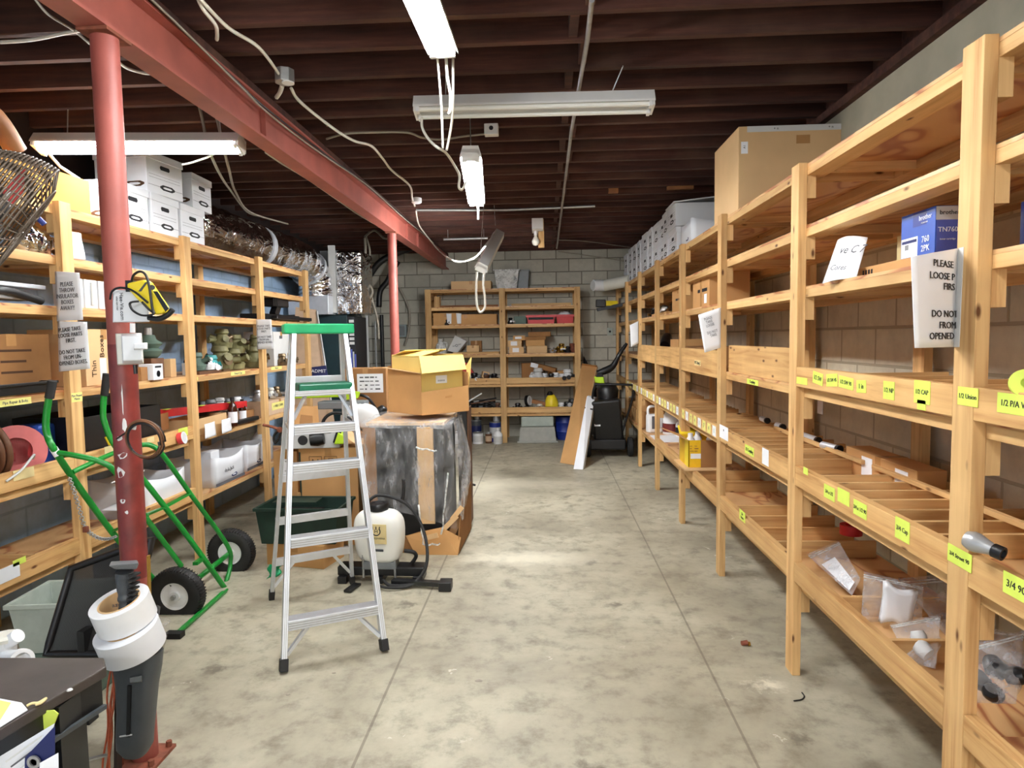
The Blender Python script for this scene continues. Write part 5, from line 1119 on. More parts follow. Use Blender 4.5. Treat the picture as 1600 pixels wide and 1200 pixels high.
# barrel fan on its post at the left edge
fn = thing('drum_fan', 'dark wire-caged drum fan on a post at the left edge', 'fan', (-2.12, 2.2, 0))
fc = V((-1.876, 2.300, 2.027)); R = .25
vr = (fc - V((0, 0, 1.6))).normalized(); vx = vr.cross(V((0, 0, 1))).normalized(); vu = vx.cross(vr)
fd = (vx * .83 - vu * .55 - vr * .06).normalized()
wires = MB(); RR = [R * math.sqrt(1 - .55 * (k / 17) ** 2) for k in range(17)]
for k in range(17): wires.tube(ring(fc - fd * (.0115 * k), RR[k], fd, 48), .0036, 5, closed=True)
X_, Y_ = ring(fc, 1, fd, 4)[0] - fc, ring(fc, 1, fd, 4)[1] - fc
for k in range(40):
    a = 2 * PI * k / 40; d = X_ * math.cos(a) + Y_ * math.sin(a)
    wires.tube([fc + d * .05 + fd * .03, fc + d * R * .7 + fd * .03, fc + d * R], .0026, 5)
    wires.tube([fc + d * RR[q] - fd * (.0115 * q) for q in range(0, 17, 4)] + [fc + d * .06 - fd * .19], .0026, 5)
for r in (.06, .12, .18): wires.tube(ring(fc + fd * .03, r, fd, 40), .003, 5, closed=True)
wires.build('cage', 'fan_wire', fn, smooth=180)
MB().lathe([(0, 0), (.07, .0), (.075, .1), (.05, .14), (0, .14)], fc - fd * .18, 20, fd).build('motor', 'dark_steel', fn, smooth=50)
for k in range(3):
    a = 2 * PI * k / 3; d = X_ * math.cos(a) + Y_ * math.sin(a); e = fd.cross(d)
    MB().add([fc + d * .04 - fd * .06 - e * .03, fc + d * .2 - fd * .05 - e * .07, fc + d * .2 - fd * .09 + e * .08, fc + d * .04 - fd * .09 + e * .04], [(0, 1, 2, 3)]).build('blade', 'red_soft' if k == 0 else 'aluminium', fn, solid=.003)
MB().cyl((-2.12, 2.2, .03), (-2.12, 2.2, 1.95), .02).build('post', 'dark_steel', fn)
MB().bar((-2.12, 2.2, 1.94), fc - fd * .16, .03, .03).build('yoke', 'dark_steel', fn)
MB().lathe([(.22, 0), (.22, .02), (.04, .035), (.03, .05), (0, .05)], (-2.12, 2.2, 0), 28).build('base', 'dark_steel', fn, smooth=40)

# ================================================================ ON THE LEFT SHELVING
R90 = PI / 2
# storage boxes on the top board, fronts to the aisle
for (y, lab) in ((4.16, 'white lidded storage box on the left shelving, bottom row, nearest the thick column'), (4.52, 'white lidded storage box in the middle of the bottom row on the left shelving'), (4.88, 'white lidded storage box at the far end of the bottom row on the left shelving')):
    bank_box(lab, (-2.80, y, 2.351), R90, w=.325, group='white storage boxes on the left shelving')
bank_box('white lidded storage box on the left shelving, topmost, close behind the thick column', (-2.79, 4.55, 2.612), R90 - .12, w=.36, h=.27, group='white storage boxes on the left shelving')
bank_box('white lidded storage box in the upper row on the left shelving, beside the topmost', (-2.80, 5.03, 2.612), R90 + .03, w=.30, h=.25, group='white storage boxes on the left shelving')
carton('long yellowish carton on top of the left shelving, left of the thick column', (-2.8, 3.50, 2.351), .62, .3, .20, R90 - .04, 'cardboard_deep', flaps={'b': 150})
one(MB().tube([(-2.68, 3.78, 2.56), (-2.7, 3.66, 2.6), (-2.72, 3.6, 2.66)], .008, 6), 'strap_end', 'paper', 'white strap end sticking up from the long yellowish carton', 'strap')
one(MB().box(-3.0, -2.62, 2.62, 2.98, 2.351, 2.62), 'white_carton', 'white_board', 'white carton on the left shelving behind the drum fan', 'box', bevel=.004)
pp = MB().tube(smooth_path([(-2.95, 2.55, 2.75), (-2.8, 2.9, 2.82), (-2.72, 3.2, 2.76), (-2.7, 3.35, 2.6)], 6), .05, 14)
one(pp, 'paper_roll', 'wood_brown', 'brown curved roll of paper leaning over the white carton behind the fan', 'paper roll', smooth=60)
# level 2
bg = thing('foil_bag', 'crumpled silver foil bag on the second board of the left shelving', 'bag', (-2.720, 3.445, 2.099))
MB().tube(smooth_path([(-2.660, 3.230, 2.115), (-2.700, 3.350, 2.142), (-2.700, 3.437, 2.138), (-2.700, 3.591, 2.152)], 6), [.02 + .06 * math.sin(PI * min(1, (k + 1) / 17)) + .012 * ((k * 7) % 3) for k in range(19)], 14).jitter(.008, 3).build('bag', 'foil', bg, smooth=180)
one(MB().grid(lambda u, v: Vector((-2.605, 3.536, 2.077)).lerp(Vector((-2.605, 3.673, 2.082)), u).lerp(Vector((-2.640, 3.591, 2.232)).lerp(Vector((-2.640, 3.725, 2.238)), u), v) + Vector((.01 * math.sin(8 * u + 3 * v), 0, 0)), 8, 8), 'paper_sack', 'paper', 'white paper sack on the second board right of the nearest left post', 'sack', smooth=180, solid=.003)
ms = thing('blue_marker', 'blue-tipped white stick poking out under the top board of the left shelving', 'stick', (-2.600, 3.351, 2.245))
MB().cyl((-2.600, 3.310, 2.273), (-2.580, 3.317, 2.248), .008).build('stick', 'white_plastic', ms); MB().cyl((-2.580, 3.317, 2.251), (-2.560, 3.332, 2.221), .014).build('tip', 'blue_deep', ms)
# level 3
for k, (a, c, z, r, mt) in enumerate((((-2.62, 2.60), (-2.7, 3.30), 1.85, .035, 'steel'), ((-2.75, 2.7), (-2.72, 3.36), 1.85, .03, 'dark_steel'), ((-2.64, 2.75), (-2.66, 3.40), 1.905, .022, 'aluminium'))):
    one(MB().bar((a[0], a[1], z), (c[0], c[1], z), r * 3, r), 'metal_bracket', mt, ('broad steel bracket on the third board at the left edge', 'dark flat bracket at the back of the third board at the left edge', 'bright flat bracket lying on top of the other metal on the third board')[k], 'bracket', bevel=.004)
one(MB().tube(smooth_path([(-2.6, 2.9, 1.83), (-2.62, 3.1, 1.87), (-2.62, 3.26, 1.85), (-2.61, 3.34, 1.83)], 6), .02, 10), 'hose', 'cable_black', 'black hose piece on the third board at the left edge', 'hose', smooth=60)
for k, y in enumerate((3.62, 3.74, 3.86, 3.99)):
    t = thing('sample_tile', 'pale framed sample tile standing on the third board of the left shelving', 'sample tile', (-2.66, y, 1.8105), 0, 'row of framed sample tiles')
    MB().box(-2.72, -2.62, y - .052, y + .052, 1.8105, 1.975).build('frame', 'white_plastic', t, bevel=.003)
    MB().box(-2.619, -2.617, y - .038, y + .038, 1.83, 1.96).build('panel', 'aluminium', t)
    MB().cyl((-2.612, y - .0, 1.83), (-2.612, y - .0, 1.96), .012).build('tube', 'tube_off', t)
# level 4
cbx = carton('big brown carton at the back of the fourth board at the left edge', (-2.86, 3.27, 1.361), .40, .34, .3, R90 - .25, 'cardboard_dark')
for k in range(3): MB().box(-.06, .1 - .03 * (k % 2), -.171, -.1702, .1 + .055 * k, .112 + .055 * k).build('printed_line', 'ink_brown', cbx)
cb2 = carton('printed brown carton behind the lower notice on the left shelving', (-2.80, 3.84, 1.361), .34, .34, .33, R90, 'cardboard_light')
for k, wd_ in enumerate(('Thin', 'Boxes', 'Water', 'Heater')): ltext(cb2, wd_, .055, -.1 + .075 * k, -.1722, .1 + .13 * (k % 2), 'ink_brown', (0, 0, 1), (-1, 0, 0))
for k, x in enumerate((-.02, .06)): MB().box(x - .03, x + .03, -.1714, -.1703, .03, .16).build('printed_patch', 'paper_grey', cb2)
tt = thing('tool_tray', 'long black tray along the front of the fourth board at the left edge', 'tray', (-2.66, 3.0, 1.3605), 0, local=True)
tub(tt, .16, .72, .055, .95, 'black_plastic', .012)
wc = thing('white_carton', 'small white carton with a round emblem beside the brown stand', 'box', (-2.62, 4.28, 1.361), R90, local=True)
MB().box(-.055, .055, -.05, .05, 0, .105).build('body', 'white_board', wc, bevel=.002)
MB().lathe([(.018, 0), (.022, 0), (.022, .001), (.018, .001), (.018, 0)], (0, -.0505, .04), 20, (0, -1, 0)).build('printed_mark', 'ink_soft', wc)
MB().box(-.035, .035, -.0515, -.0502, .08, .093).build('printed_mark', 'ink', wc); ltext(wc, 'VC', .016, 0, -.0518, .04, 'ink')
one(MB().box(-2.68, -2.6, 4.14, 4.21, 1.361, 1.45), 'carton', 'cardboard_dark', 'small grey-brown carton left of the white emblem carton', 'box', bevel=.002)
it = thing('line_insulator', 'green glass insulator on a dark brown wooden stand, left shelving', 'insulator', (-2.74, 4.46, 1.361))
MB().box(-2.8, -2.68, 4.39, 4.54, 1.361, 1.5).build('stand', 'brown', it, bevel=.003)
MB().lathe([(.05, 0), (.07, .02), (.085, .05), (.06, .07), (.09, .1), (.05, .13), (.04, .16), (.0, .165)], (-2.74, 4.465, 1.501), 24).build('skirts', 'grey_green', it, smooth=50)
MB().cyl((-2.74, 4.465, 1.66), (-2.74, 4.465, 1.71), .025).build('cap', 'steel', it)
for k, (y, w_, h_, m_, lb) in enumerate(((4.62, .07, .13, 'cardboard_light', 'small upright cream carton right of the green insulator'), (4.86, .05, .09, 'paper_grey', 'tiny grey carton beside the second left post'))):
    one(MB().box(-2.72, -2.66, y - w_ / 2, y + w_ / 2, 1.361, 1.361 + h_), 'carton', m_, lb, 'box', bevel=.002)
one(MB().box(-2.72, -2.6, 4.86, 5.2, 1.361, 1.385), 'wood_strip', 'brown', 'dark wooden strip lying at the edge of the fourth board, second bay', 'strip')
clutter('green cast-metal valve body on the fourth board of the left shelving', 'valve', 'valve', (-2.69, 4.99, 1.386), .2, 11, ('grey_green', 'grey_green', 'dark_steel'))
clutter('white and teal pipe valve on the fourth board of the left shelving', 'valve', 'valve', (-2.68, 5.2, 1.361), .2, 12, ('teal', 'white_plastic', 'teal'), 8)
clutter('white plastic elbow beside the teal valve on the left shelving', 'pipe fitting', 'pipe_fitting', (-2.66, 5.12, 1.386), .14, 13, ('white_plastic', 'white_plastic'), 4)
for k, (y, z, s, x) in enumerate(((5.55, 1.361, .3, -2.78), (5.72, 1.361, .26, -2.74), (5.62, 1.55, .24, -2.79), (5.8, 1.5, .24, -2.76), (6.12, 1.361, .28, -2.75), (6.22, 1.52, .22, -2.76))):
    clutter(('heavy olive-brown meter casting, bottom of the heap left of the small notice', 'olive-brown casting in front of the heap, just left of the small notice post', 'olive casting on top of the heap left of the small notice', 'olive casting on the heap partly behind the small notice', 'bronze casting just right of the small notice on the fourth board', 'bronze casting on top of the one right of the small notice')[k], 'casting', 'meter_casting', (x, y, z), s, 20 + k, ('olive', 'bronze', 'olive'), 8, 'heap of old meter castings')
one(MB().box(-2.78, -2.68, 5.4, 5.52, 1.361, 1.38), 'pipe_clip', 'bronze', 'flat bronze clip lying left of the olive heap', 'clip')
cb3 = carton('pale grey carton behind the ladder on the fourth board, last bay', (-2.82, 6.62, 1.361), .4, .3, .34, R90, 'paper_grey')
MB().box(-.05, .02, -.1515, -.1502, .27, .3).build('label', 'ink_soft', cb3)
clutter('bronze pipe fitting in front of the pale grey carton', 'pipe fitting', 'pipe_fitting', (-2.64, 6.55, 1.361), .17, 31, ('bronze', 'bronze'))
clutter('brass pipe fitting at the end of the fourth board, behind the ladder', 'pipe fitting', 'pipe_fitting', (-2.66, 6.8, 1.361), .17, 32, ('brass', 'bronze'))
# level 3 last bay: black tool stand
bs = thing('power_drill', 'black power tool standing on a black case at the end of the third board', 'power tool', (-2.72, 6.5, 1.8105))
MB().box(-2.85, -2.62, 6.1, 7.02, 1.8105, 1.87).build('case', 'black_plastic', bs, bevel=.008)
MB().box(-2.78, -2.64, 6.42, 6.78, 1.95, 2.03).build('body', 'black_plastic', bs, bevel=.01)
MB().bar((-2.7, 6.52, 1.86), (-2.7, 6.62, 1.97), .06, .08).build('grip', 'black_plastic', bs)
for k in range(5): MB().box(-2.64, -2.63, 6.36 + .025 * k, 6.375 + .025 * k, 1.95, 2.03).build('fin', 'black_plastic', bs)
one(MB().bar((-2.58, 6.25, 1.835), (-2.56, 7.14, 1.835), .06, .035), 'cutting_bar', 'black_plastic', 'long black bar with a hole lying at the front of the third board', 'bar', bevel=.006)
# level 5
hs = thing('garden_hose', 'coil of brown and black hose on the fifth board at the left edge', 'hose', (-2.66, 3.02, .906))
hb = MB(); 
for k in range(9):
    rr = .13 + .012 * (k % 3); y = 2.86 + .034 * k
    hb.tube(ring((-2.80, y, .906 + .175), rr, (.12, 1, .1), 36), .015, 8, closed=True)
hb.build('coil', 'brown', hs, smooth=60)
MB().tube(ring((-2.80, 2.82, 1.08), .11, (.12, 1, .1), 36), .03, 8, closed=True).build('core', 'black_rubber', hs, smooth=60)
cable([(-2.56, 2.98, .96), (-2.54, 3.05, 1.0), (-2.53, 3.12, 1.06), (-2.6, 3.2, 1.03)], .006, 'paper_grey', 'white string end lying in front of the hose coil', 'string', name='string')
rp = thing('wire_reel', 'red plastic reel with a pink rim lying beside the hose coil', 'reel', (-2.66, 3.28, .906))
ra = Vector((.75, -.65, .12)).normalized(); rc = Vector((-2.78, 3.29, 1.05))
MB().lathe([(.075, -.1), (.075, .08)], rc, 28, ra).build('drum', 'red', rp, smooth=50)
MB().lathe([(.07, .08), (.135, .08), (.135, .1), (.07, .1), (.07, .08)], rc, 32, ra).build('flange', 'pinkish', rp, smooth=40)
MB().lathe([(.07, -.1), (.13, -.1), (.13, -.085), (.07, -.085), (.07, -.1)], rc, 32, ra).build('flange', 'red_soft', rp, smooth=40)
bk2 = carton('open black crate on the fifth board between the first two left posts', (-2.84, 4.0, .987), .76, .42, .2, R90, 'black_plastic', name='crate', cat='crate', flaps={}, tape=None)
one(MB().lathe([(0, 0), (.05, .02), (.06, .06), (.05, .1), (0, .12)], (-2.7, 4.02, .995), 18), 'red_ball', 'red', 'round red knob inside the open black crate', 'knob', smooth=60)
one(MB().box(-2.96, -2.80, 3.50, 3.66, .907, 1.16), 'blue_bag', 'blue', 'blue bag behind the nearest left post on the fifth board', 'bag', bevel=.02)
wbx = carton('shallow wooden box behind the wire coil on the fifth board', (-2.80, 4.50, .987), .2, .2, .12, R90 + .1, 'wood_brown', name='wooden_box', flaps={}, tape=None)
MB().box(-.09, .09, -.09, .09, .005, .09).build('filling', 'cardboard_dark', wbx)
wb2 = carton('shallow pale wooden box on the fifth board just past the second left post', (-2.72, 5.0, .906), .5, .24, .125, R90, 'cardboard_light', name='wooden_box', flaps={}, tape=None)
rbx = thing('level_tool', 'long red spirit level lying across the wooden boxes, fifth board', 'level', (-2.66, 5.1, 1.04))
MB().bar((-2.78, 4.35, 1.11), (-2.64, 5.66, 1.06), .06, .055).build('body', 'red', rbx, bevel=.003)
for k, y in enumerate((4.6, 5.0, 5.4)): MB().box(-2.735 + .107 * (y - 4.6), -2.7 + .107 * (y - 4.6), y - .03, y + .03, 1.128 - .038 * (y - 4.6), 1.1315 - .038 * (y - 4.6)).build('vial', 'label_lime', rbx)
for k, (y, h) in enumerate(((4.90, .12), (5.16, .12))):
    sheet('tag_card', ('blank white card hung on the lip board past the second left post', 'blank white card hung further along the same lip board')[k], 'card', (-2.553, y - .09, .88), (-2.55, y + .07, .885), (-2.556, y - .085, .99), (-2.553, y + .06, .995), .006, lines=None)
rt = thing('red_tape_roll', 'roll of red and white tape hanging on the lip board by the wire coil', 'tape roll', (-2.548, 4.47, .89))
MB().lathe([(.02, 0), (.042, 0), (.042, .035), (.02, .035), (.02, 0)], (-2.56, 4.47, .935), 22, (1, .1, .2)).build('tape', 'red_soft', rt, smooth=40)
MB().lathe([(.03, .0351), (.043, .0351), (.043, .038), (.03, .038), (.03, .0351)], (-2.56, 4.47, .935), 22, (1, .1, .2)).build('band', 'paper', rt, smooth=40)
bottle('larger dark brown bottle with white label on the fifth board edge', (-2.60, 5.36, .906), .036, .24, 'brown_glass', 'black_plastic', .4, band='paper')
bottle('smaller dark brown bottle behind the white-labelled pair', (-2.64, 5.62, .906), .032, .2, 'brown_glass', 'black_plastic', .4, band='paper')
for k in range(5):
    clutter(('black round lamp head on the fifth board left of the bottles', 'grey lamp head behind the larger brown bottle', 'pale glass lamp head between the brown bottles', 'grey lamp head right of the smaller brown bottle', 'white lamp head at the third left post')[k], 'lamp head', 'lamp_head', (-2.78, 5.2 + .155 * k, 1.01 if k < 3 else .99), .17, 40 + k, (('black_plastic', 'grey_plastic', 'cloudy_plastic', 'grey_plastic', 'white_plastic')[k], 'white_plastic' if k % 2 else 'black_plastic'), 5, 'lamp heads on the fifth board')
one(MB().box(-2.9, -2.66, 5.15, 5.9, .906, .989), 'cardboard_box', 'cardboard_dark', 'low brown carton under the lamp heads on the fifth board', 'box', bevel=.003)
one(MB().bar((-2.6, 5.42, .925), (-2.585, 5.78, .925), .05, .035), 'torch', 'black_plastic', 'black torch lying at the edge of the fifth board by the bottles', 'torch', bevel=.008)
kb = carton('low tan carton with a green label, fifth board behind the ladder', (-2.7, 6.35, .906), .6, .2, .135, R90, 'tan_board')
MB().box(-.2, .1, -.1015, -.1002, .04, .11).build('label', 'label_pale', kb); ltext(kb, '> WIRE CONN', .034, -.05, -.1022, .075, 'ink')
for k in range(4): clutter('small fixture head standing on the low tan carton behind the ladder', 'fixture head', 'lamp_head', (-2.72, 6.12 + .15 * k, 1.042), .15, 50 + k, (('steel', 'black_plastic', 'offwhite_plastic', 'bronze')[k], 'steel'), 5, 'fixture heads on the low tan carton')
# level 6: open storage boxes
open_bank_box('open white storage box with marker writing, sixth board right of the second left post', (-2.80, 5.28, .456), R90, w=.5, h=.24, group='open storage boxes low on the left shelving', word='de la Jack')
open_bank_box('open white storage box, sixth board, right of the marker-written one', (-2.85, 5.87, .456), R90 + .05, w=.42, h=.24, group='open storage boxes low on the left shelving')
open_bank_box('open white storage box, sixth board, half behind the thick column', (-2.80, 4.36, .456), R90, w=.46, h=.26, group='open storage boxes low on the left shelving')
one(MB().box(-2.83, -2.7, 5.16, 5.3, .64, .72, None), 'paper_bundle', 'paper', 'bundle of white paper sticking out of the marker-written box', 'paper', bevel=.004)
sheet('paper', 'crumpled white sheet lying on the sixth board beside the thick column', 'paper', (-2.66, 3.98, .55), (-2.6, 4.2, .55), (-2.8, 3.96, .562), (-2.76, 4.22, .562), .012)
one(MB().lathe([(.1, 0), (.11, .2), (.04, .27), (.04, .3), (0, .3)], (-2.78, 6.3, .456), 20), 'jug', 'paper_grey', 'pale jug behind the open storage boxes, sixth board', 'jug', smooth=50)
# notices on the posts
sheet('notice', 'upper white notice on the nearest left post, asking for insulator boxes to go', 'notice', (-2.602, 3.430, 1.729), (-2.435, 3.400, 1.732), (-2.603, 3.440, 1.994), (-2.447, 3.410, 1.981), .008, lines='PLEASE\nTHROW\nINSULATOR\nBOXES\nAWAY!!', size=.033, tmat='ink_soft', sx=.8)
sheet('notice', 'lower white notice on the nearest left post about loose parts', 'notice', (-2.609, 3.430, 1.458), (-2.406, 3.390, 1.474), (-2.598, 3.430, 1.729), (-2.415, 3.400, 1.721), .01, lines='PLEASE TAKE\nLOOSE PARTS\nFIRST.\n\nDO NOT TAKE\nFROM UN-\nOPENED BOXES.', size=.031, sx=.82)
sheet('notice', 'small-looking white notice on the third left post, left of the ladder top', 'notice', (-2.593, 5.870, 1.534), (-2.437, 5.850, 1.538), (-2.593, 5.870, 1.805), (-2.444, 5.850, 1.802), .004, lines='PLEASE TAKE\nLOOSE PARTS\nFIRST.\n\nDO NOT TAKE\nFROM UN-\nOPENED BOXES.', size=.026, tmat='ink_soft', sx=.8)
# pale label strips
LG = 'label strips on the left shelving'
def lsticky(p, w, h, word, size, lab, mat='label_pale'): return sticky(lab, (-2.5615, p[1], p[2]) if p[0] > -2.6 else (-2.6, p[1], p[2]), (0, 1, 0), (0, 0, 1), w, h, word, size, mat, LG, tmat='ink_soft')
def rs(p, w, h, word, size, lab, mat='label_pale'): return sticky(lab, (-2.6003, p[1], p[2]), (0, 1, 0), (0, 0, 1), w, h, word, size, mat, LG, tmat='ink_soft')
rs((-2.600, 3.114, 1.326), .2, .034, 'Pipe Repair & Bolts', .02, 'pale label strip on the fourth board edge at the far left')
sticky('pale label wrapped round the nearest left post', (-2.5625, 3.49, 1.315), (0, 1, 0), (0, 0, 1), .085, .05, 'Pipe Repair\nPlates', .018, 'label_pale', LG, tmat='ink_soft')
rs((-2.600, 5.489, 1.340), .26, .03, 'Clamps & Taps', .024, 'pale label strip on the fourth board edge past the second left post')
rs((-2.600, 6.298, 1.346), .26, .03, 'Meters', .026, 'pale label strip on the fourth board edge left of the ladder')
rs((-2.600, 4.805, 1.334), .06, .026, '', .02, 'short pale label beside the second left post on the fourth board')
lsticky((-2.562, 3.089, 0.974), .13, .05, '', .02, 'blank masking strip on the fifth lip board at the far left', 'masking')
lsticky((-2.562, 3.727, 0.983), .08, .045, '', .02, 'blank masking strip on the fifth lip board left of the thick column', 'masking')
lsticky((-2.562, 4.527, 0.974), .12, .06, 'x', .05, 'lime label on the fifth lip board beside the second left post', 'label_lime')
lsticky((-2.562, 4.138, 0.979), .08, .035, '', .02, 'blank masking strip on the fifth lip board inside the wire coil', 'masking')
lsticky((-2.562, 2.964, 0.521), .12, .07, '', .02, 'torn white strip on the lowest lip board at the far left', 'paper')
lsticky((-2.562, 3.025, 0.556), .08, .03, '', .02, 'lime scrap above the torn white strip, lowest lip board', 'label_lime')
one(MB().cyl((-2.58, 3.76, .78), (-2.54, 4.02, .80), .004, n=6), 'zip_tie', 'white_plastic', 'white zip tie sticking out under the fifth lip board by the thick column', 'zip tie')

# ================================================================ FAR LEFT CORNER
fd_ = thing('foil_duct', 'fat crinkled foil duct lying along the top of the left shelving', 'duct', (-2.85, 6.4, 2.351))
path = smooth_path([(-2.92, 5.15, 2.58), (-2.92, 5.8, 2.58), (-2.92, 6.5, 2.58), (-2.91, 7.2, 2.58), (-2.89, 7.75, 2.56), (-2.85, 8.08, 2.44), (-2.83, 8.16, 2.24), (-2.83, 8.17, 2.16)], 9)
dr = [.21 + .012 * math.sin(i * 2.1) + .006 * math.sin(i * 5.3) for i in range(len(path))]
MB().tube(path, dr, 24).build('sleeve', 'foil', fd_, smooth=180)
for i in (20, 42): MB().tube([path[i], path[i + 1]], [dr[i] + .014] * 2, 24).build('band', 'aluminium', fd_, smooth=60)
du = thing('air_plenum', 'foil-faced sheet metal air plenum at the end of the foil duct', 'plenum', (-2.6, 8.35, 1.925))
MB().box(-3.12, -2.62, 7.98, 8.7, 1.925, 2.155).build('metal_box', 'aluminium', du, bevel=.004)
MB().box(-2.6, -2.26, 8.2, 8.75, 1.925, 2.72).build('insulated_trunk', 'foil', du, bevel=.03)
MB().box(-2.85, -2.61, 8.42, 8.75, 2.16, 2.75).build('metal_trunk', 'aluminium', du, bevel=.004)
MB().box(-2.66, -2.58, 8.16, 8.2, 1.95, 2.78).build('foil_tape', 'paper_grey', du)
hv = thing('air_handler', 'dark teal cabinet standing behind the last left shelving post', 'cabinet', (-2.5, 8.5, 0))
MB().box(-3.15, -2.46, 8.2, 8.8, 0, 1.92).build('case', 'dark_teal', hv, bevel=.006)
MB().box(-2.459, -2.37, 8.22, 8.75, .6, 1.9).build('side_panel', 'ink', hv)
for k in range(6): MB().box(-2.44, -2.38, 8.205, 8.215, 1.55 + .055 * k, 1.585 + .055 * k).build('sticker', 'paper_grey', hv)
for k in range(4): MB().box(-2.45 + .024 * k, -2.436 + .024 * k, 8.205, 8.215, 1.26, 1.52 - .03 * k).build('cable_tag', 'blue_violet' if k % 2 else 'paper_grey', hv)
tb = thing('tan_board', 'tall tan board leaning at the end of the left shelving', 'board', (-2.5, 7.55, 0))
MB().hexa([(-3.070, 7.450, -0.018), (-2.362, 7.550, -0.044), (-2.692, 7.750, 1.971), (-2.919, 7.700, 2.003)], [(-3.082, 7.480, -0.025), (-2.371, 7.580, -0.051), (-2.702, 7.780, 1.972), (-2.930, 7.730, 2.005)]).build('board', 'tan_board', tb)
MB().bar((-2.486, 7.580, 0.799), (-2.681, 7.740, 1.955), .012, .02).build('edge', 'paper_grey', tb)
sg = thing('sign_card', 'navy sign with white block letters at the foot of the tan board', 'sign', (-2.595, 7.450, 1.168))
q4 = [(-2.677, 7.450, 1.169), (-2.482, 7.470, 1.166), (-2.517, 7.500, 1.319), (-2.690, 7.480, 1.301)]
MB().hexa([Vector(p) + Vector((0, .012, 0)) for p in q4], q4).build('card', 'blue_navy', sg)
text('ADMIT', .055, Vector((-2.586, 7.455, 1.256)), Vector(q4[1]) - Vector(q4[0]), Vector(q4[3]) - Vector(q4[0]), 'paper', sg)
for k, (px, r, m_, lb) in enumerate(((575, .022, 'white_plastic', 'white vertical pipe on the block wall left of the thin column'), (566, .016, 'black_plastic', 'black vertical pipe left of the white one on the block wall'), (598, .03, 'black_plastic', 'thick black vertical pipe right of the white one'), (588, .014, 'galvanised', 'thin grey vertical pipe between the white and the thick black one'))):
    a = Vector({575: (-2.804, 10.400, 1.313), 566: (-2.869, 10.300, 1.317), 598: (-2.579, 10.450, 1.308), 588: (-2.695, 10.500, 1.308)}[px])
    one(MB().cyl((a.x, a.y, 0), (a.x, a.y, 2.35 if k == 0 else 2.2 - .1 * k), r, n=12), 'pipe', m_, lb, 'pipe', smooth=60)
one(MB().tube(smooth_path([(-2.912, 10.200, 2.215), (-2.679, 10.200, 2.604), (-2.451, 10.200, 2.844), (-1.968, 10.300, 3.042), (-1.723, 10.400, 3.119)], 6), .05, 12), 'conduit_hose', 'cable_black', 'black hose arching up the block wall to the beam', 'hose', smooth=180)
one(MB().tube(smooth_path([(-2.554, 10.200, 2.110), (-2.526, 10.200, 2.355), (-2.412, 10.200, 2.501), (-2.338, 10.200, 2.646), (-2.233, 10.200, 2.810)], 6), .045, 12), 'conduit_hose', 'cable_black', 'black hose bending behind the thin red column', 'hose', smooth=180)
cable([(-2.311, 8.600, 2.926), (-2.308, 8.600, 2.761), (-2.340, 8.600, 2.531), (-2.295, 8.600, 2.365), (-2.231, 8.600, 2.239), (-2.285, 8.600, 2.132), (-2.381, 8.600, 2.051)], .018, 'cable_grey', 'grey wire hanging in a loop before the block wall, left one')
cable([(-2.320, 8.700, 2.957), (-2.276, 8.700, 2.749), (-2.335, 8.700, 2.499), (-2.276, 8.700, 2.188), (-2.201, 8.700, 1.866), (-2.191, 8.700, 1.613)], .014, 'cable_grey', 'grey wire hanging before the block wall, right one')
cable([(-2.310, 8.600, 2.942), (-2.106, 8.300, 2.972), (-1.939, 8.100, 2.843), (-1.799, 7.900, 2.810)], .014, 'cable_grey', 'grey wire running from the hanging loops up to the beam')
cable([(-2.312, 10.600, 2.430), (-2.214, 10.600, 2.224), (-2.157, 10.600, 2.018), (-2.187, 10.600, 1.710), (-2.255, 10.600, 1.505)], .02, 'cable_grey', 'grey cable snaking down the block wall right of the thin column')
eb = thing('electrical_box', 'small grey electrical box on the block wall right of the thin column', 'electrical box', (-2.293, 10.600, 1.640))
q = Vector((-2.286, 10.580, 1.743)); MB().box(q.x - .075, q.x + .075, 10.56, 10.649, q.z - .1, q.z + .1).build('box', 'bin_grey', eb, bevel=.006)
MB().box(q.x - .05, q.x + .05, 10.55, 10.56, q.z - .075, q.z + .075).build('cover', 'grey_plastic', eb)
# ================================================================ ON THE BACK SHELVING
YB = 10.12
def bxat(x0, x1, z, h, d=.3, y=YB): return ((x0 + x1) / 2, y + d / 2, z), x1 - x0, d, h
def bcarton(label, x0, x1, z, h, d=.3, y=YB, rot=0, mat='cardboard', **k):
    return carton(label, ((x0 + x1) / 2, y + d / 2, z + .0008), x1 - x0, d, h, rot, mat, **k)
bcarton('low brown carton on the top of the back shelving', -1.41, -.80, 2.35, .125, mat='cardboard_light')
ct_ = thing('clear_tub', 'clear plastic tub of white parts on the top of the back shelving', 'tub', (-.56, 10.28, 2.351), 0, local=True)
tub(ct_, .38, .3, .29, .8, 'cloudy_plastic', .02)
MB().lathe([(0, 0), (.13, .0), (.14, .1), (.08, .16), (0, .18)], (0, 0, .01), 14).jitter(.02, 3).build('filling', 'white_plastic', ct_)
ct2 = thing('grey_tub', 'grey plastic tub behind the clear one on the back shelving', 'tub', (-.38, 10.46, 2.351), 0, local=True)
tub(ct2, .32, .2, .3, .85, 'grey_plastic', .02)
# second board
one(MB().cyl((-1.62, 10.2, 2.1), (-.70, 10.2, 2.1), .017, n=10), 'pipe_length', 'wood_brown', 'thin brown pipe lying along the second board of the back shelving', 'pipe')
one(MB().box(-1.68, -1.6, 10.15, 10.3, 2.081, 2.25), 'wood_offcut', 'pine_z', 'pine offcut standing at the left end of the second board', 'offcut')
one(MB().box(-.5, .42, 10.3, 10.33, 2.081, 2.13), 'pipe_length', 'pine_x', 'pine strip lying along the right half of the second board', 'strip')
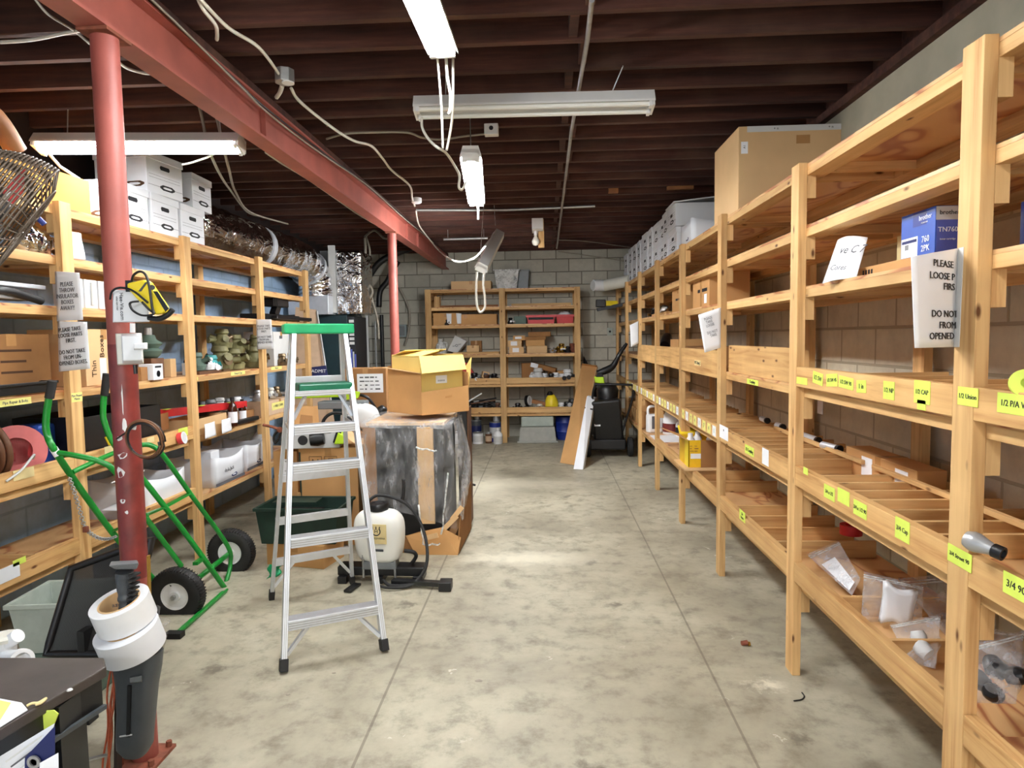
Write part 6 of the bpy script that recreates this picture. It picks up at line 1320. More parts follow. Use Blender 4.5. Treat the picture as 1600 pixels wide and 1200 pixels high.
# third board
lc_ = bcarton('long brown carton with white label sheets on the third board of the back shelving', -1.68, -.72, 1.81, .16)
bcarton('taller brown carton end at the left of the third board of the back shelving', -1.69, -1.3, 1.81, .185, .1, 10.07, mat='cardboard')
for k, x in enumerate((-1.44, -1.29)): sheet('label_sheet', ('white label sheet on the taller carton, left one', 'white label sheet on the long carton, right one')[k], 'label', (x - .03, 10.06, 1.83), (x + .03, 10.06, 1.83), (x - .045, 10.062, 1.99), (x + .035, 10.062, 1.985), .003)
clutter('black bracket hanging over the front of the third board, back shelving', 'bracket', 'bracket', (-1.48, 10.09, 1.8105), .12, 61, ('black_plastic', 'black_plastic'))
one(MB().box(-.46, -.27, 10.16, 10.4, 1.8105, 1.93), 'green_box', 'grey_green', 'dull green box left of the red bins on the back shelving', 'box', bevel=.006)
clutter('black and white switch standing beside the centre post on the third board', 'switch', 'switch', (-.51, 10.12, 1.8105), .14, 62, ('black_plastic', 'white_plastic'))
for k, (x0, x1, m_, lb) in enumerate(((-.26, .17, 'red_soft', 'red plastic bin with an open slot, left one of two on the back shelving'), (.19, .45, 'red', 'red plastic bin holding white rags, right one of two'))):
    t = thing('red_bin', lb, 'bin', ((x0 + x1) / 2, 10.24, 1.8105), 0, 'red bins on the back shelving', local=True)
    tub(t, x1 - x0, .3, .13, .92, m_, .035)
    if k == 0: MB().box(-.19, .19, -.158, -.15, .06, .095).build('slot', 'ink', t)
    else: MB().lathe([(0, 0), (.1, .0), (.11, .1), (.06, .14), (0, .15)], (0, 0, .03), 14).jitter(.012, 4).build('rags', 'paper', t, smooth=180)
# fourth board
jg = thing('water_jug', 'clear plastic water jug at the left end of the fourth board', 'jug', (-1.6, 10.2, 1.361), 0, local=True)
MB().lathe([(.075, 0), (.08, .02), (.08, .12), (.07, .16), (.03, .2), (.025, .215)], n=20).build('body', 'cloudy_plastic', jg, smooth=50)
MB().lathe([(.03, .215), (.03, .235), (0, .235)], n=14).build('cap', 'white_plastic', jg)
MB().tube(smooth_path([(.05, -.03, .19), (.1, -.05, .17), (.09, -.05, .1)], 4), .01, 8).build('handle', 'cloudy_plastic', jg)
tl = thing('tilted_carton', 'pale grey printed carton leaning at a slant on the fourth board', 'box', (-1.369, 10.250, 1.386))
q4 = [(-1.492, 10.140, 1.420), (-1.344, 10.140, 1.379), (-1.199, 10.200, 1.563), (-1.379, 10.220, 1.655)]
MB().hexa(q4, [Vector(p) + Vector((.02, .12, .0)) for p in q4]).build('body', 'paper_grey', tl, bevel=.004)
c = sum((Vector(p) for p in q4), Vector((0, 0, 0))) / 4 + Vector((0, -.008, 0))
text('~o~', .09, c, Vector(q4[1]) - Vector(q4[0]) + Vector((.06, 0, .1)), (0, 0, 1), 'ink_soft', tl)
bcarton('small pinkish carton on the fourth board right of the slanted one', -1.19, -1.0, 1.395, .1, .14, mat='cardboard_light')
bcarton('dark wedge-shaped carton behind the small pinkish one', -1.15, -.98, 1.395, .17, .12, y=10.32, mat='cardboard_dark')
one(MB().box(-1.4, -.69, 10.07, 10.3, 1.361, 1.394), 'plank', 'pine_x', 'short plank lying on the left half of the fourth board', 'plank')
for k, (x0, x1, z, h, rot) in enumerate(((-.55, -.32, 1.361, .1, .05), (-.55, -.34, 1.462, .1, -.06), (-.48, -.30, 1.563, .07, .03))):
    c_ = bcarton(('bottom small carton of the left stack on the fourth board', 'middle small carton of the left stack, white label in front', 'top small carton of the left stack on the fourth board')[k], x0, x1, z, h, .3, YB + .02, rot, 'cardboard_light' if k != 2 else 'cardboard', tape=None)
    MB().box(-.06, .04, -.152, -.1502, .02, h - .015).build('label', 'paper', c_)
for k, (x0, x1, z, h, rot, m_) in enumerate(((-.28, .03, 1.361, .11, .1, 'cardboard_light'), (-.29, .0, 1.472, .09, .06, 'cardboard'), (-.3, .02, 1.563, .05, .02, 'cardboard_dark'), (-.24, .1, 1.615, .07, -.03, 'cardboard_dark'))):
    bcarton(('bottom carton of the right stack on the fourth board', 'second carton from the bottom of the right stack', 'third, thin carton of the right stack on the fourth board', 'top dark carton of the right stack on the fourth board')[k], x0, x1, z, h, .3, YB + .02, rot, m_, tape=None)
for k, (x, s, m1, m2, lb) in enumerate(((.12, .12, 'steel', 'brass', 'steel pipe fitting just right of the carton stacks'), (.22, .14, 'brass', 'white_plastic', 'brass valve with white handles on the fourth board'), (.27, .2, 'brass', 'yellow_deep', 'tall brass valve with a yellow tag on the fourth board'), (.36, .14, 'dark_steel', 'white_plastic', 'dark valve with white handles near the right post'), (.43, .2, 'rust', 'dark_steel', 'rusty red valve against the right post of the back shelving'))):
    clutter(lb, 'valve', 'valve', (x, 10.14 + .09 * (k % 3), 1.361), s, 70 + k, (m1, m2, m1), 7, 'valves on the fourth board of the back shelving')
# fifth board
rc_ = carton('red carton leaning at a slant on the fifth board, left bay', (-1.14, 10.3, .97), .17, .12, .26, 0, 'red', tape=None, tilt=(0, -.6))
MB().box(-.0855, -.0845 + .03, -.0612, -.0602, .0, .26).build('label', 'paper_grey', rc_)
for k in range(9):
    x = -1.26 + .06 * k
    clutter(('black grommet tool', 'white plastic hook', 'white wire nut tub', 'black clamp', 'grey conduit elbow', 'steel knock-out', 'brown cup hook', 'dark bolt head', 'black cable gland')[k] + ' in the litter, left bay of the fifth board', 'part', 'hardware_part', (x, 10.12 + .05 * (k % 3), .906), (.2, .19, .2, .24, .19, .19, .2, .18, .21)[k], 80 + k, (('black_plastic', 'white_plastic', 'white_plastic', 'black_plastic', 'grey_plastic', 'steel', 'brown', 'dark_steel', 'black_plastic')[k], ('black_plastic', 'paper_grey')[k % 2]), 6, 'small parts on the fifth board, left bay')
cc_ = carton('small square white carton with a hole, fifth board, left bay', (-.93, 10.15, .99), .1, .1, .1, .3, 'cardboard_light', tape=None, tilt=(0, .25))
MB().box(-.035, .035, -.0512, -.0502, .02, .08).build('label', 'ink_soft', cc_)
bcarton('plain brown carton leaning in the right bay of the fifth board', -.36, -.16, .905, .3, .1, y=10.3, rot=.1, mat='cardboard_dark', tape=None)
dk = carton('dark flat carton with a white end lying across the fifth board, right bay', (-.02, 10.32, 1.1), .4, .14, .07, -.2, 'cardboard_dark', tape=None, tilt=(0, .25))
MB().box(-.2, -.08, -.0712, -.0702, .0, .07).build('label', 'paper', dk)
bcarton('low brown carton behind the white parts, fifth board, right bay', .05, .42, .905, .17, .1, y=10.38, mat='cardboard', tape=None)
for k, (x, s, m1, m2, lb) in enumerate(((-.2, .12, 'white_plastic', 'offwhite_plastic', 'white elbow at the left of the white parts'), (-.1, .22, 'paper_grey', 'white_plastic', 'tall white bracket among the white parts'), (.0, .14, 'white_plastic', 'steel', 'white tee among the white parts'), (.1, .14, 'black_plastic', 'rust', 'black clamp amid the white parts'), (.17, .15, 'white_plastic', 'white_plastic', 'white valve body amid the white parts'), (.26, .13, 'white_plastic', 'black_plastic', 'white cap beside the domed one'), (.35, .2, 'white_plastic', 'black_plastic', 'domed white fitting on black feet'), (.43, .12, 'black_plastic', 'black_plastic', 'black clip against the right post'))):
    clutter(lb + ', right bay of the fifth board', 'part', 'hardware_part', (x, 10.13 + .05 * (k % 3), .906), s * 1.45, 95 + k, (m1, m2, m1), 7, 'white parts on the fifth board, right bay')
# sixth board
def rod(px, label, mat, r=.012): return one(MB().cyl(px[0], px[1], r, n=8), 'rod', mat, label, 'rod', 'rods on the sixth board of the back shelving')
rod(((-1.3, 10.1, .56), (-.98, 10.2, .75)), 'white rod sticking up at a slant, sixth board, left bay', 'white_plastic')
rod(((-1.3, 10.16, .555), (-.72, 10.18, .60)), 'dark rod lying level, sixth board, left bay', 'dark_steel')
rod(((-1.2, 10.2, .60), (-.75, 10.14, .68)), 'black rod leaning on the heap, sixth board, left bay', 'black_plastic')
rod(((-1.1, 10.14, .62), (-.85, 10.26, .66)), 'grey rod across the heap, sixth board, left bay', 'steel')
rod(((-1.14, 10.09, .60), (-.76, 10.1, .65)), 'brown rod across the front of the heap, sixth board, left bay', 'brown', .01)
for k in range(7):
    clutter(('black cast bracket', 'dark clamp', 'black pump head', 'grey coupling', 'black hinge', 'dark flange', 'brown cap')[k] + ' under the rods on the sixth board', 'part', 'hardware_part', (-1.25 + .085 * k, 10.2 + .04 * (k % 2), .456), .25 if k % 2 else .21, 110 + k, (('black_plastic', 'dark_steel', 'black_plastic', 'grey_plastic', 'dark_steel', 'black_plastic', 'brown')[k], 'dark_steel'), 6, 'dark parts under the rods')
clutter('black tool with a white ring at the left of the sixth board, right bay', 'tool', 'hand_tool', (-.42, 10.16, .456), .2, 120, ('black_plastic', 'black_plastic'))
wr = thing('white_ring', 'black and white round pulley standing on the sixth board', 'pulley', (-.26, 10.14, .456))
MB().lathe([(.02, 0), (.085, 0), (.085, .05), (.02, .05), (.02, 0)], (-.28, 10.16, .63), 22, (1, -.5, .1)).build('wheel', 'black_plastic', wr, smooth=40)
MB().lathe([(.05, .0501), (.075, .0501), (.075, .054), (.05, .054), (.05, .0501)], (-.28, 10.16, .63), 22, (1, -.5, .1)).build('face', 'white_plastic', wr, smooth=40)
MB().box(-.32, -.24, 10.12, 10.2, .456, .545).build('base', 'black_plastic', wr)
one(MB().bar((-.2, 10.2, .62), (.08, 10.14, .56), .05, .06), 'saw_blade', 'wood_brown', 'brown wooden tool handle leaning right of the round pulley', 'tool', bevel=.008)
yb = thing('yellow_bag', 'bright yellow bag with a black top on the sixth board', 'bag', (.1, 10.18, .456))
MB().lathe([(0, 0), (.1, .0), (.115, .09), (.1, .18), (.06, .24), (.03, .255), (0, .255)], (.1, 10.18, .47), 18).jitter(.008, 5).build('bag', 'yellow', yb, smooth=180, sub=1)
MB().lathe([(.055, 0), (.03, .05), (0, .06)], (.08, 10.18, .715), 12).build('top', 'black_plastic', yb)
for k, (x, m1, m2, lb) in enumerate(((.25, 'white_plastic', 'black_plastic', 'white round socket right of the yellow bag'), (.34, 'black_plastic', 'white_plastic', 'black fixture right of the white socket'), (.42, 'black_plastic', 'steel', 'tall black fixture against the right post, sixth board'), (-.08, 'offwhite_plastic', 'rust', 'pale fitting left of the yellow bag'))):
    clutter(lb, 'part', 'hardware_part', (x, 10.14, .456), (.2, .22, .28, .18)[k], 130 + k, (m1, m2, m1), 6)
# on the floor below
for k, (x, y, r, h, m_, bd, lb) in enumerate((
    (-1.36, 10.0, .07, .17, 'white_plastic', None, 'white paint can at the left of the front row under the back shelving'), (-1.20, 9.98, .075, .19, 'white_plastic', 'ink', 'white paint can with a black label in the front row'),
    (-1.03, 9.99, .08, .165, 'white_plastic', 'paper_grey', 'white paint can with a grey label in the front row'), (-.87, 10.02, .05, .15, 'brown', 'tan_board', 'small brown can with a tan label in the front row'),
    (-1.3, 10.22, .08, .32, 'brown', None, 'tall brown can in the second row under the back shelving'), (-1.08, 10.22, .085, .33, 'dark_grey_plastic', 'blue_navy', 'tall dark can with a navy label, second row'),
    (-.78, 10.2, .09, .3, 'blue_deep', 'paper_grey', 'blue can with a white-lettered label, second row by the centre post'))):
    can(lb, (x, y, 0), r, h, m_, 'galvanised', 'cans under the back shelving', bd)
for k, (x, r, h, m_, lb) in enumerate(((-1.25, .06, .16, 'offwhite_plastic', 'cream bottle standing on the tall brown can'), (-1.06, .055, .17, 'galvanised', 'silver spray bottle standing on the tall dark can'), (-.76, .055, .2, 'aluminium', 'silver cylinder standing on the blue can'))):
    bottle(lb, (x, 10.21, (.329, .339, .309)[k]), r, h, m_, 'white_plastic', .4, 'bottles on top of the cans')
bottle('white jug with a round cap beside the centre post on the floor', (-.72, 9.93, 0), .07, .24, 'white_plastic', 'white_plastic', .35, band='paper_grey')
tb1 = thing('stone_tub', 'pale grey tub turned over on the floor under the back shelving, lower one', 'tub', (-.12, 10.15, 0), 0, local=True)
def ovt(t, w, d, h, tp, mat, nm='body', z=0):
    o = [(-1, -1), (1, -1), (1, 1), (-1, 1)]
    MB().hexa([(a * w / 2, c * d / 2, z) for a, c in o], [(a * w * tp / 2, c * d * tp / 2, z + h) for a, c in o]).build(nm, mat, t, bevel=.012)
ovt(tb1, .58, .36, .24, .9, 'stone_grey'); MB().box(-.31, .31, -.2, .2, .001, .03).build('rim', 'stone_grey', tb1, bevel=.01)
tb2 = thing('stone_tub', 'darker grey tub turned over on top of the pale one', 'tub', (-.12, 10.22, .242), 0, local=True)
ovt(tb2, .5, .32, .15, .98, 'grey_green' if False else 'bin_pale')
dr_ = thing('blue_drum', 'dark blue drum on the floor right of the grey tubs', 'drum', (.31, 10.36, 0), 0, local=True)
MB().lathe([(.14, 0), (.15, .01), (.15, .12), (.155, .13), (.15, .14), (.15, .26), (.155, .27), (.15, .28), (.145, .36), (.11, .375), (0, .375)], n=26).build('body', 'blue_deep', dr_, smooth=40)
MB().lathe([(.03, .376), (.03, .39), (0, .39)], (.05, 0, 0), 12).build('bung', 'blue_navy', dr_)
one(MB().box(.56, .64, 10.15, 10.35, 0, .42), 'foam_board', 'offwhite_plastic', 'pale panel standing against the right post of the back shelving', 'panel', bevel=.004)

# ================================================================ RIGHT OF THE BACK SHELVING
lp = thing('cardboard_strip', 'long brown cardboard tray leaning at a slant before the black machine', 'cardboard', (0.284, 8.277, 0.002))
q4 = [(0.181, 8.356, 0.004), (0.398, 8.138, 0.004), (0.764, 9.900, 1.152), (0.552, 9.850, 1.186)]
q4 = [Vector(p) for p in q4]
MB().hexa(q4, [p + Vector((.02, .045, 0)) for p in q4]).build('panel', 'cardboard', lp, bevel=.002)
MB().hexa([q4[1], q4[1] + Vector((.02, .045, 0)), q4[2] + Vector((.02, .045, 0)), q4[2]], [q4[1] + Vector((.012, -.05, .0)), q4[1] + Vector((.032, -.005, 0)), q4[2] + Vector((.032, -.005, 0)), q4[2] + Vector((.012, -.05, 0))]).build('rim', 'cardboard_light', lp)
MB().hexa([q4[3], q4[2], q4[2] + Vector((.02, .045, 0)), q4[3] + Vector((.02, .045, 0))], [p + Vector((0, -.07, .02)) for p in (q4[3], q4[2], q4[2] + Vector((.02, .045, 0)), q4[3] + Vector((.02, .045, 0)))]).build('rim', 'cardboard_light', lp)
wl = thing('tube_carton', 'long narrow white carton leaning beside the brown cardboard tray', 'box', (0.390, 7.987, 0.002))
q5 = [Vector(p) for p in ((0.334, 7.945, 0.003), (0.447, 7.902, 0.003), (0.655, 8.750, 0.790), (0.551, 8.700, 0.821))]
MB().hexa(q5, [p + Vector((.03, .12, 0)) for p in q5]).build('body', 'white_board', wl, bevel=.003)
MB().hexa([q5[3].lerp(q5[0], .16) + Vector((0, -.003, 0)), q5[2].lerp(q5[1], .16) + Vector((0, -.003, 0)), q5[2].lerp(q5[1], .18) + Vector((0, -.003, 0)), q5[3].lerp(q5[0], .18) + Vector((0, -.003, 0))],
          [q5[3].lerp(q5[0], .16) + Vector((0, -.006, 0)), q5[2].lerp(q5[1], .16) + Vector((0, -.006, 0)), q5[2].lerp(q5[1], .18) + Vector((0, -.006, 0)), q5[3].lerp(q5[0], .18) + Vector((0, -.006, 0))]).build('strap', 'ink', wl)
sxd = (q5[2] - q5[1]).normalized()
text('- - .-. -', .07, q5[0].lerp(q5[2], .42) + Vector((0, -.008, 0)), sxd, (-1, 0, .2), 'ink_soft', wl)
mc = thing('yard_machine', 'black wheeled yard machine with a tube handle in the dark corner', 'machine', (0.915, 9.202, 0.000))
mx, my = (0.866, 9.153, 0.000)[0], 8.85
MB().hexa([(mx - .22, my - .1, .2), (mx + .18, my - .1, .2), (mx + .18, my + .5, .2), (mx - .22, my + .5, .2)], [(mx - .26, my - .22, .75), (mx + .12, my - .22, .78), (mx + .12, my + .4, .8), (mx - .26, my + .4, .75)]).build('hopper', 'black_plastic', mc, bevel=.03)
MB().box(mx - .28, mx + .2, my - .14, my + .5, .1, .24).build('deck', 'black_plastic', mc, bevel=.02)
MB().lathe([(0, 0), (.14, .0), (.15, .12), (.1, .2), (0, .22)], (mx - .02, my + .1, .76), 20).build('engine', 'black_plastic', mc, smooth=50)
MB().tube(smooth_path([(mx - .22, my - .2, .98), (mx + .2, my - .22, .97), (mx + .28, my - .21, .94), (mx + .28, my - .18, .8), (mx + .2, my - .12, .5), (mx + .12, my - .1, .25)], 6), .016, 10).build('handle', 'black_plastic', mc, smooth=60)
MB().tube(smooth_path([(mx - .2, my - .18, .98), (mx - .24, my - .12, .8), (mx - .24, my - .08, .3)], 5), .016, 10).build('handle', 'black_plastic', mc, smooth=60)
MB().tube(smooth_path([(mx - .15, my + .2, 1.1), (mx + .05, my + .22, 1.18), (mx + .16, my + .24, 1.36), (mx + .26, my + .26, 1.5)], 6), [.04, .04, .045, .05, .05, .05, .045, .04, .04, .035, .03, .03, .03, .03, .025, .025, .025, .02, .02], 12).build('chute', 'black_plastic', mc, smooth=60)
for x in (mx - .3, mx + .26):
    w_ = MB().lathe([(.05, -.03), (.11, -.035), (.13, -.02), (.13, .02), (.11, .035), (.05, .03)], (x, my - .05, .131), 26, (1, 0, 0)).build('wheel', 'black_rubber', mc, smooth=40)
    MB().lathe([(0, -.036), (.05, -.034), (.05, .034), (0, .036)], (x, my - .05, .131), 18, (1, 0, 0)).build('hub', 'dark_grey_plastic', w_)
MB().box(mx - .06, mx + .06, my - .206, my - .2, .46, .49, Matrix.Translation((0, .06, 0))).build('label', 'paper', mc)
MB().box(mx - .22, mx - .14, my - .212, my - .206, .42, .45, Matrix.Translation((0, .06, 0))).build('label', 'paper', mc)
lb_ = thing('battery_tool', 'lime and black battery tool perched on the black machine', 'power tool', (mx - .13, my + .1, .985))
MB().hexa([(0.681, 8.950, 0.979), (0.809, 8.950, 0.960), (0.793, 8.950, 1.064), (0.664, 8.950, 1.066)], [(0.692, 9.100, 0.969), (0.823, 9.100, 0.949), (0.806, 9.100, 1.055), (0.675, 9.100, 1.057)]).build('body', 'lime', lb_, bevel=.01)
MB().hexa([(0.689, 8.940, 1.057), (0.792, 8.940, 1.056), (0.777, 8.960, 1.107), (0.708, 8.960, 1.108)], [(0.701, 9.100, 1.048), (0.806, 9.100, 1.046), (0.787, 9.080, 1.100), (0.718, 9.080, 1.101)]).build('battery', 'black_plastic', lb_, bevel=.006)
MB().bar((0.745, 9.000, 0.957), (0.736, 9.000, 0.905), .1, .08).build('neck', 'black_plastic', lb_)
one(MB().prism([(.57, 10.5, 0), (.62, 10.5, 1.3), (1.05, 10.3, .5), (1.05, 10.3, 0)], (0, .06, 0)), 'black_tarp', 'black_plastic', 'black tarp hung in the dark corner behind the machine', 'tarp', bevel=.01)
tubs_ = ((0.769, 10.100, 2.370), (1.019, 10.100, 2.384))
pv = thing('vinyl_roll', 'white roll sticking out past the far end of the right shelving, nearer end cap', 'roll', (0.818, 10.000, 2.276))
MB().cyl((0.743, 10.000, 2.363), (0.909, 10.050, 2.363), .085, n=24).build('roll', 'white_plastic', pv, smooth=40); MB().cyl((0.733, 9.995, 2.363), (0.743, 10.000, 2.363), .07, n=24).build('end', 'paper_grey', pv)
pv2 = thing('vinyl_roll', 'long white roll lying on the far end of the right shelving', 'roll', (1.092, 9.900, 2.264))
MB().cyl((0.918, 10.050, 2.363), (1.264, 9.700, 2.402), .085, n=24).build('roll', 'offwhite_plastic', pv2, smooth=40)
yt = thing('pry_tool', 'black tool with a yellow grip jutting from the far end of the right shelving', 'hand tool', (0.940, 10.000, 2.036))
MB().bar((0.779, 10.000, 2.096), (0.922, 10.000, 2.093), .12, .11).build('head', 'black_plastic', yt, bevel=.01); MB().bar((0.922, 10.000, 2.093), (1.098, 10.050, 2.093), .08, .075).build('grip', 'yellow', yt, bevel=.008)
MB().bar((0.797, 10.000, 2.000), (1.35, 10.05, 2.106), .07, .05).build('lower_jaw', 'dark_grey_plastic', yt, bevel=.006)

# ================================================================ ON THE RIGHT SHELVING
L90 = -PI / 2
bgc = carton('big brown carton on top of the right shelving, torn white strip along its upper edge', (1.5, 4.40, 2.351), .64, .56, .49, 0, 'cardboard_light', tape=None)
MB().box(-.27, .3, -.2815, -.2802, .455, .489).jitter(.0, 1).build('torn_strip', 'paper_grey', bgc)
MB().box(.02, .1, -.2812, -.2802, .38, .43).build('tape', 'packing_tape', bgc)
MB().box(-.305, -.265, -.2815, -.2802, .33, .40).build('label', 'paper', bgc); ltext(bgc, 'A1', .018, -.285, -.282, .37, 'ink', (0, 0, 1), (-1, 0, 0))
for x in (-.1, .22): ltext(bgc, '+ n', .022, x, -.282, .472, 'ink')
WG = 'white storage boxes stacked on the far end of the right shelving'
for k in range(11):
    y = 6.72 + .335 * k
    for j in range(2):
        bank_box('white storage box, %s row of the far right stack, %s from its near end' % (('lower', 'upper')[j], ('first', 'second', 'third', 'fourth', 'fifth', 'sixth', 'seventh', 'eighth', 'ninth', 'tenth', 'eleventh')[k]),
                 (1.41 + .01 * ((k * 3) % 4), y, 2.351 + .232 * j), L90 + .03 * ((k * 5) % 3 - 1), w=.318, d=.39, h=.226, group=WG, side=False)
bank_box('white storage box under the slant-lidded one, right shelving top', (1.42, 6.31, 2.351), L90, w=.36, d=.42, h=.226, group=WG, side=False)
tb_ = bank_box('white storage box with a slanting lid, topmost before the far stack', (1.41, 6.27, 2.583), L90, w=.38, d=.44, h=.2, group=WG, side=False, lid=False)
MB().box(-.2, .2, -.24, .23, 0, .012, Matrix.Translation((0, 0, .225)) @ Matrix.Rotation(.1, 4, 'X')).build('lid', 'white_board', tb_, bevel=.003)
open_bank_box('open white storage box of papers between the big brown carton and the far stack', (1.42, 5.72, 2.351), L90, w=.42, d=.42, h=.2, blue=False)
# level 2 : cartons in the far bays at level 3
def rcarton(label, x0, y0, y1, z, h, d=.3, mat='cardboard', rot=0, **k): return carton(label, (x0 + d / 2, (y0 + y1) / 2, z + .0008), y1 - y0, d, h, L90 + rot, mat, **k)
k1 = rcarton('brown carton with black printed symbols on the third board, nearer of two', 1.23, 5.02, 5.56, 1.81, .26)
for x, w_ in ((.16, .05), (.08, .03), (-.03, .06)): MB().box(x - w_, x + w_, -.1515, -.1502, .12, .145).build('printed_mark', 'ink', k1)
MB().box(.12, .2, -.1512, -.1502, .03, .1).build('label', 'paper', k1)
MB().box(-.01, .04, -.1516, -.1503, .01, .25).build('tape', 'packing_tape', k1)
k2 = rcarton('smaller brown carton with black print on the third board, farther of two', 1.24, 5.95, 6.5, 1.81, .235)
for x in (-.05, .08): MB().box(x - .05, x + .05, -.1515, -.1502, .11, .13).build('printed_mark', 'ink', k2)
one(MB().box(1.22, 1.4, 6.7, 7.6, 1.811, 1.84), 'board_stack', 'pine_y', 'flat boards lying on the third board beyond the brown cartons', 'boards')
for k in range(4): one(MB().bar((1.2 + .03 * k, 6.75 + .1 * k, 1.86 + .012 * k), (1.32 + .03 * k, 7.6 + .1 * k, 1.86 + .03 * k), .03, .02), 'trim_length', ('paper', 'steel', 'offwhite_plastic', 'dark_steel')[k], ('white', 'steel', 'cream', 'dark')[k] + ' trim length lying on the flat boards of the third level', 'trim length', 'trim lengths on the third board')
clutter('black valve with brass ends on the third board at the sixth right post', 'valve', 'valve', (1.3, 7.9, 1.811), .16, 140, ('black_plastic', 'brass'))
# level 4 far
one(MB().box(1.28, 1.6, 6.4, 6.8, 1.361, 1.56), 'cardboard_box', 'cardboard', 'brown carton on the fourth board behind the wide lip board', 'box', bevel=.003)
one(MB().tube(smooth_path([(1.25, 6.95, 1.5), (1.3, 7.1, 1.58), (1.35, 7.3, 1.52)], 5), .05, 10), 'tool_bag', 'black_plastic', 'black bag on the fourth board beyond the brown carton', 'bag', smooth=60)
one(MB().box(1.25, 1.6, 5.1, 6.2, 1.361, 1.5), 'flat_carton', 'cardboard_dark', 'long flat carton on the fourth board behind the wide lip board', 'box', bevel=.003)
# notices on posts
sheet('notice', 'white notice hung on the fourth right post, curling outward', 'notice', (1.041, 4.360, 1.484), (1.1393, 4.345, 1.515), (0.999, 4.360, 1.730), (1.1393, 4.344, 1.775), .006, lines='PLEASE\nTAKE\nLOOSE\n\nDO NOT\nTAKE', size=.024, sx=.7, tmat='ink_soft', ty=.6)
sheet('notice', 'far white notice hung on the seventh right post', 'notice', (1.047, 8.060, 1.469), (1.1393, 8.073, 1.51), (1.033, 8.060, 1.731), (1.1393, 8.072, 1.78), .006)
nt_ = thing('notice', 'large white notice folded round the nearest right post', 'notice', (1.023, 1.790, 1.554))
n0, n1, n2, n3 = (Vector(p) for p in ((0.959, 1.765, 1.557), (1.139, 1.901, 1.555), (0.941, 1.760, 1.791), (1.139, 1.895, 1.826)))
MB().grid(lambda u, v: n0.lerp(n1, u).lerp(n2.lerp(n3, u), v) + Vector((0, -.004 * math.sin(PI * u), 0)), 8, 8).build('sheet', 'paper', nt_, solid=.0012, smooth=180)
MB().add([n1, n1 + Vector((0, -.024, 0)), n3 + Vector((0, -.024, 0)), n3], [(0, 1, 2, 3)]).build('fold', 'paper_grey', nt_, solid=.0012)
Xn = (n1 - n0).normalized(); Yn = (n2 - n0).normalized(); N_ = Xn.cross(Yn)
for wd_, u, v in (('PLEASE', .63, .865), ('LOOSE P', .61, .74), ('FIRS', .77, .62), ('DO NOT', .68, .345), ('FROM', .76, .225), ('OPENED', .62, .115)):
    text(wd_, .026, n0.lerp(n1, u).lerp(n2.lerp(n3, u), v) + N_ * .006, Xn, Yn, 'ink', nt_, sx=1.45)
# third board, second bay: toner boxes and hand-lettered sheet
br = thing('toner_box', 'blue and violet toner box with white lettering on the third board', 'box', (1.30, 2.3, 1.852))
x0, x1, y0, y1, z0, z1 = 1.272, 1.39, 2.24, 2.445, 1.853, 2.005
MB().box(x0, x1, y0, y1, z0, z1).build('body', 'blue', br, bevel=.001)
MB().box(x0 - .0006, x0 - .0001, y0 + .1, y1 - .004, z0 + .004, z0 + .07).build('label', 'paper', br)
MB().box(x0 - .001, x0 - .0005, y0 + .105, y1 - .008, z0 + .052, z0 + .062).build('printed_mark', 'ink_blue', br)
for k in range(6): MB().box(x0 - .001, x0 - .0005, y1 - .03 - .004 * k, y1 - .028 - .004 * k, z0 + .03, z0 + .048).build('barcode', 'ink', br)
MB().box(x0 - .0006, x0 - .0001, y0 + .05, y0 + .13, z1 - .05, z1 - .002).build('printed_patch', 'blue_deep', br)
text('brother', .024, (x0 - .0014, y0 + .055, z1 - .026), (0, -1, 0), (0, 0, 1), 'paper', br); text('at your side', .008, (x0 - .0014, y0 + .06, z1 - .042), (0, -1, 0), (0, 0, 1), 'paper', br)
text('760\n2PK', .03, (x0 - .0014, y0 + .052, z0 + .038), (0, -1, 0), (0, 0, 1), 'paper', br)
MB().box(x0 + .004, x1 - .002, y0 - .0006, y0 - .0001, z0 + .002, z1 - .045).build('printed_patch', 'blue_violet', br)
MB().box(x0 + .002, x1 - .002, y0 - .0006, y0 - .0001, z1 - .045, z1 - .002).build('printed_patch', 'paper_grey', br)
text('brother', .02, (x0 + .044, y0 - .0014, z1 - .022), (1, 0, 0), (0, 0, 1), 'ink', br); text('TN760', .022, (x0 + .04, y0 - .0014, z0 + .075), (1, 0, 0), (0, 0, 1), 'paper', br)
text('toner cartridge', .008, (x0 + .04, y0 - .0014, z0 + .045), (1, 0, 0), (0, 0, 1), 'paper', br)
fl = thing('flat_carton', 'low brown carton with black handling symbols under the toner box', 'box', (1.36, 2.42, 1.811))
MB().box(1.25, 1.5, 2.2, 2.72, 1.811, 1.852).build('body', 'cardboard', fl, bevel=.002)
for k in range(4): MB().box(1.2488, 1.2498, 2.6 + .022 * k, 2.612 + .022 * k, 1.822, 1.84).build('printed_mark', 'ink', fl)
cb_ = thing('printed_card', 'cream printed card standing behind the hand-lettered sheet', 'card', (1.6, 2.8, 1.811))
MB().box(1.4, 1.415, 2.52, 2.72, 1.811, 1.975).build('card', 'masking', cb_); text('...', .04, (1.3985, 2.6, 1.94), (0, -1, 0), (0, 0, 1), 'ink_brown', cb_)
hl = sheet('handwritten_sheet', 'white sheet with pencil handwriting propped on the third board', 'paper', (1.138, 2.780, 1.801), (1.199, 2.620, 1.809), (1.230, 2.860, 1.986), (1.277, 2.700, 1.972), .02, mat='paper')
c = Vector((1.230, 2.730, 1.924)) + Vector((-.02, -.05, 0)); hx = Vector((1.277, 2.700, 1.972)) - Vector((1.230, 2.860, 1.986)); hy = Vector((1.230, 2.860, 1.986)) - Vector((1.138, 2.780, 1.801))
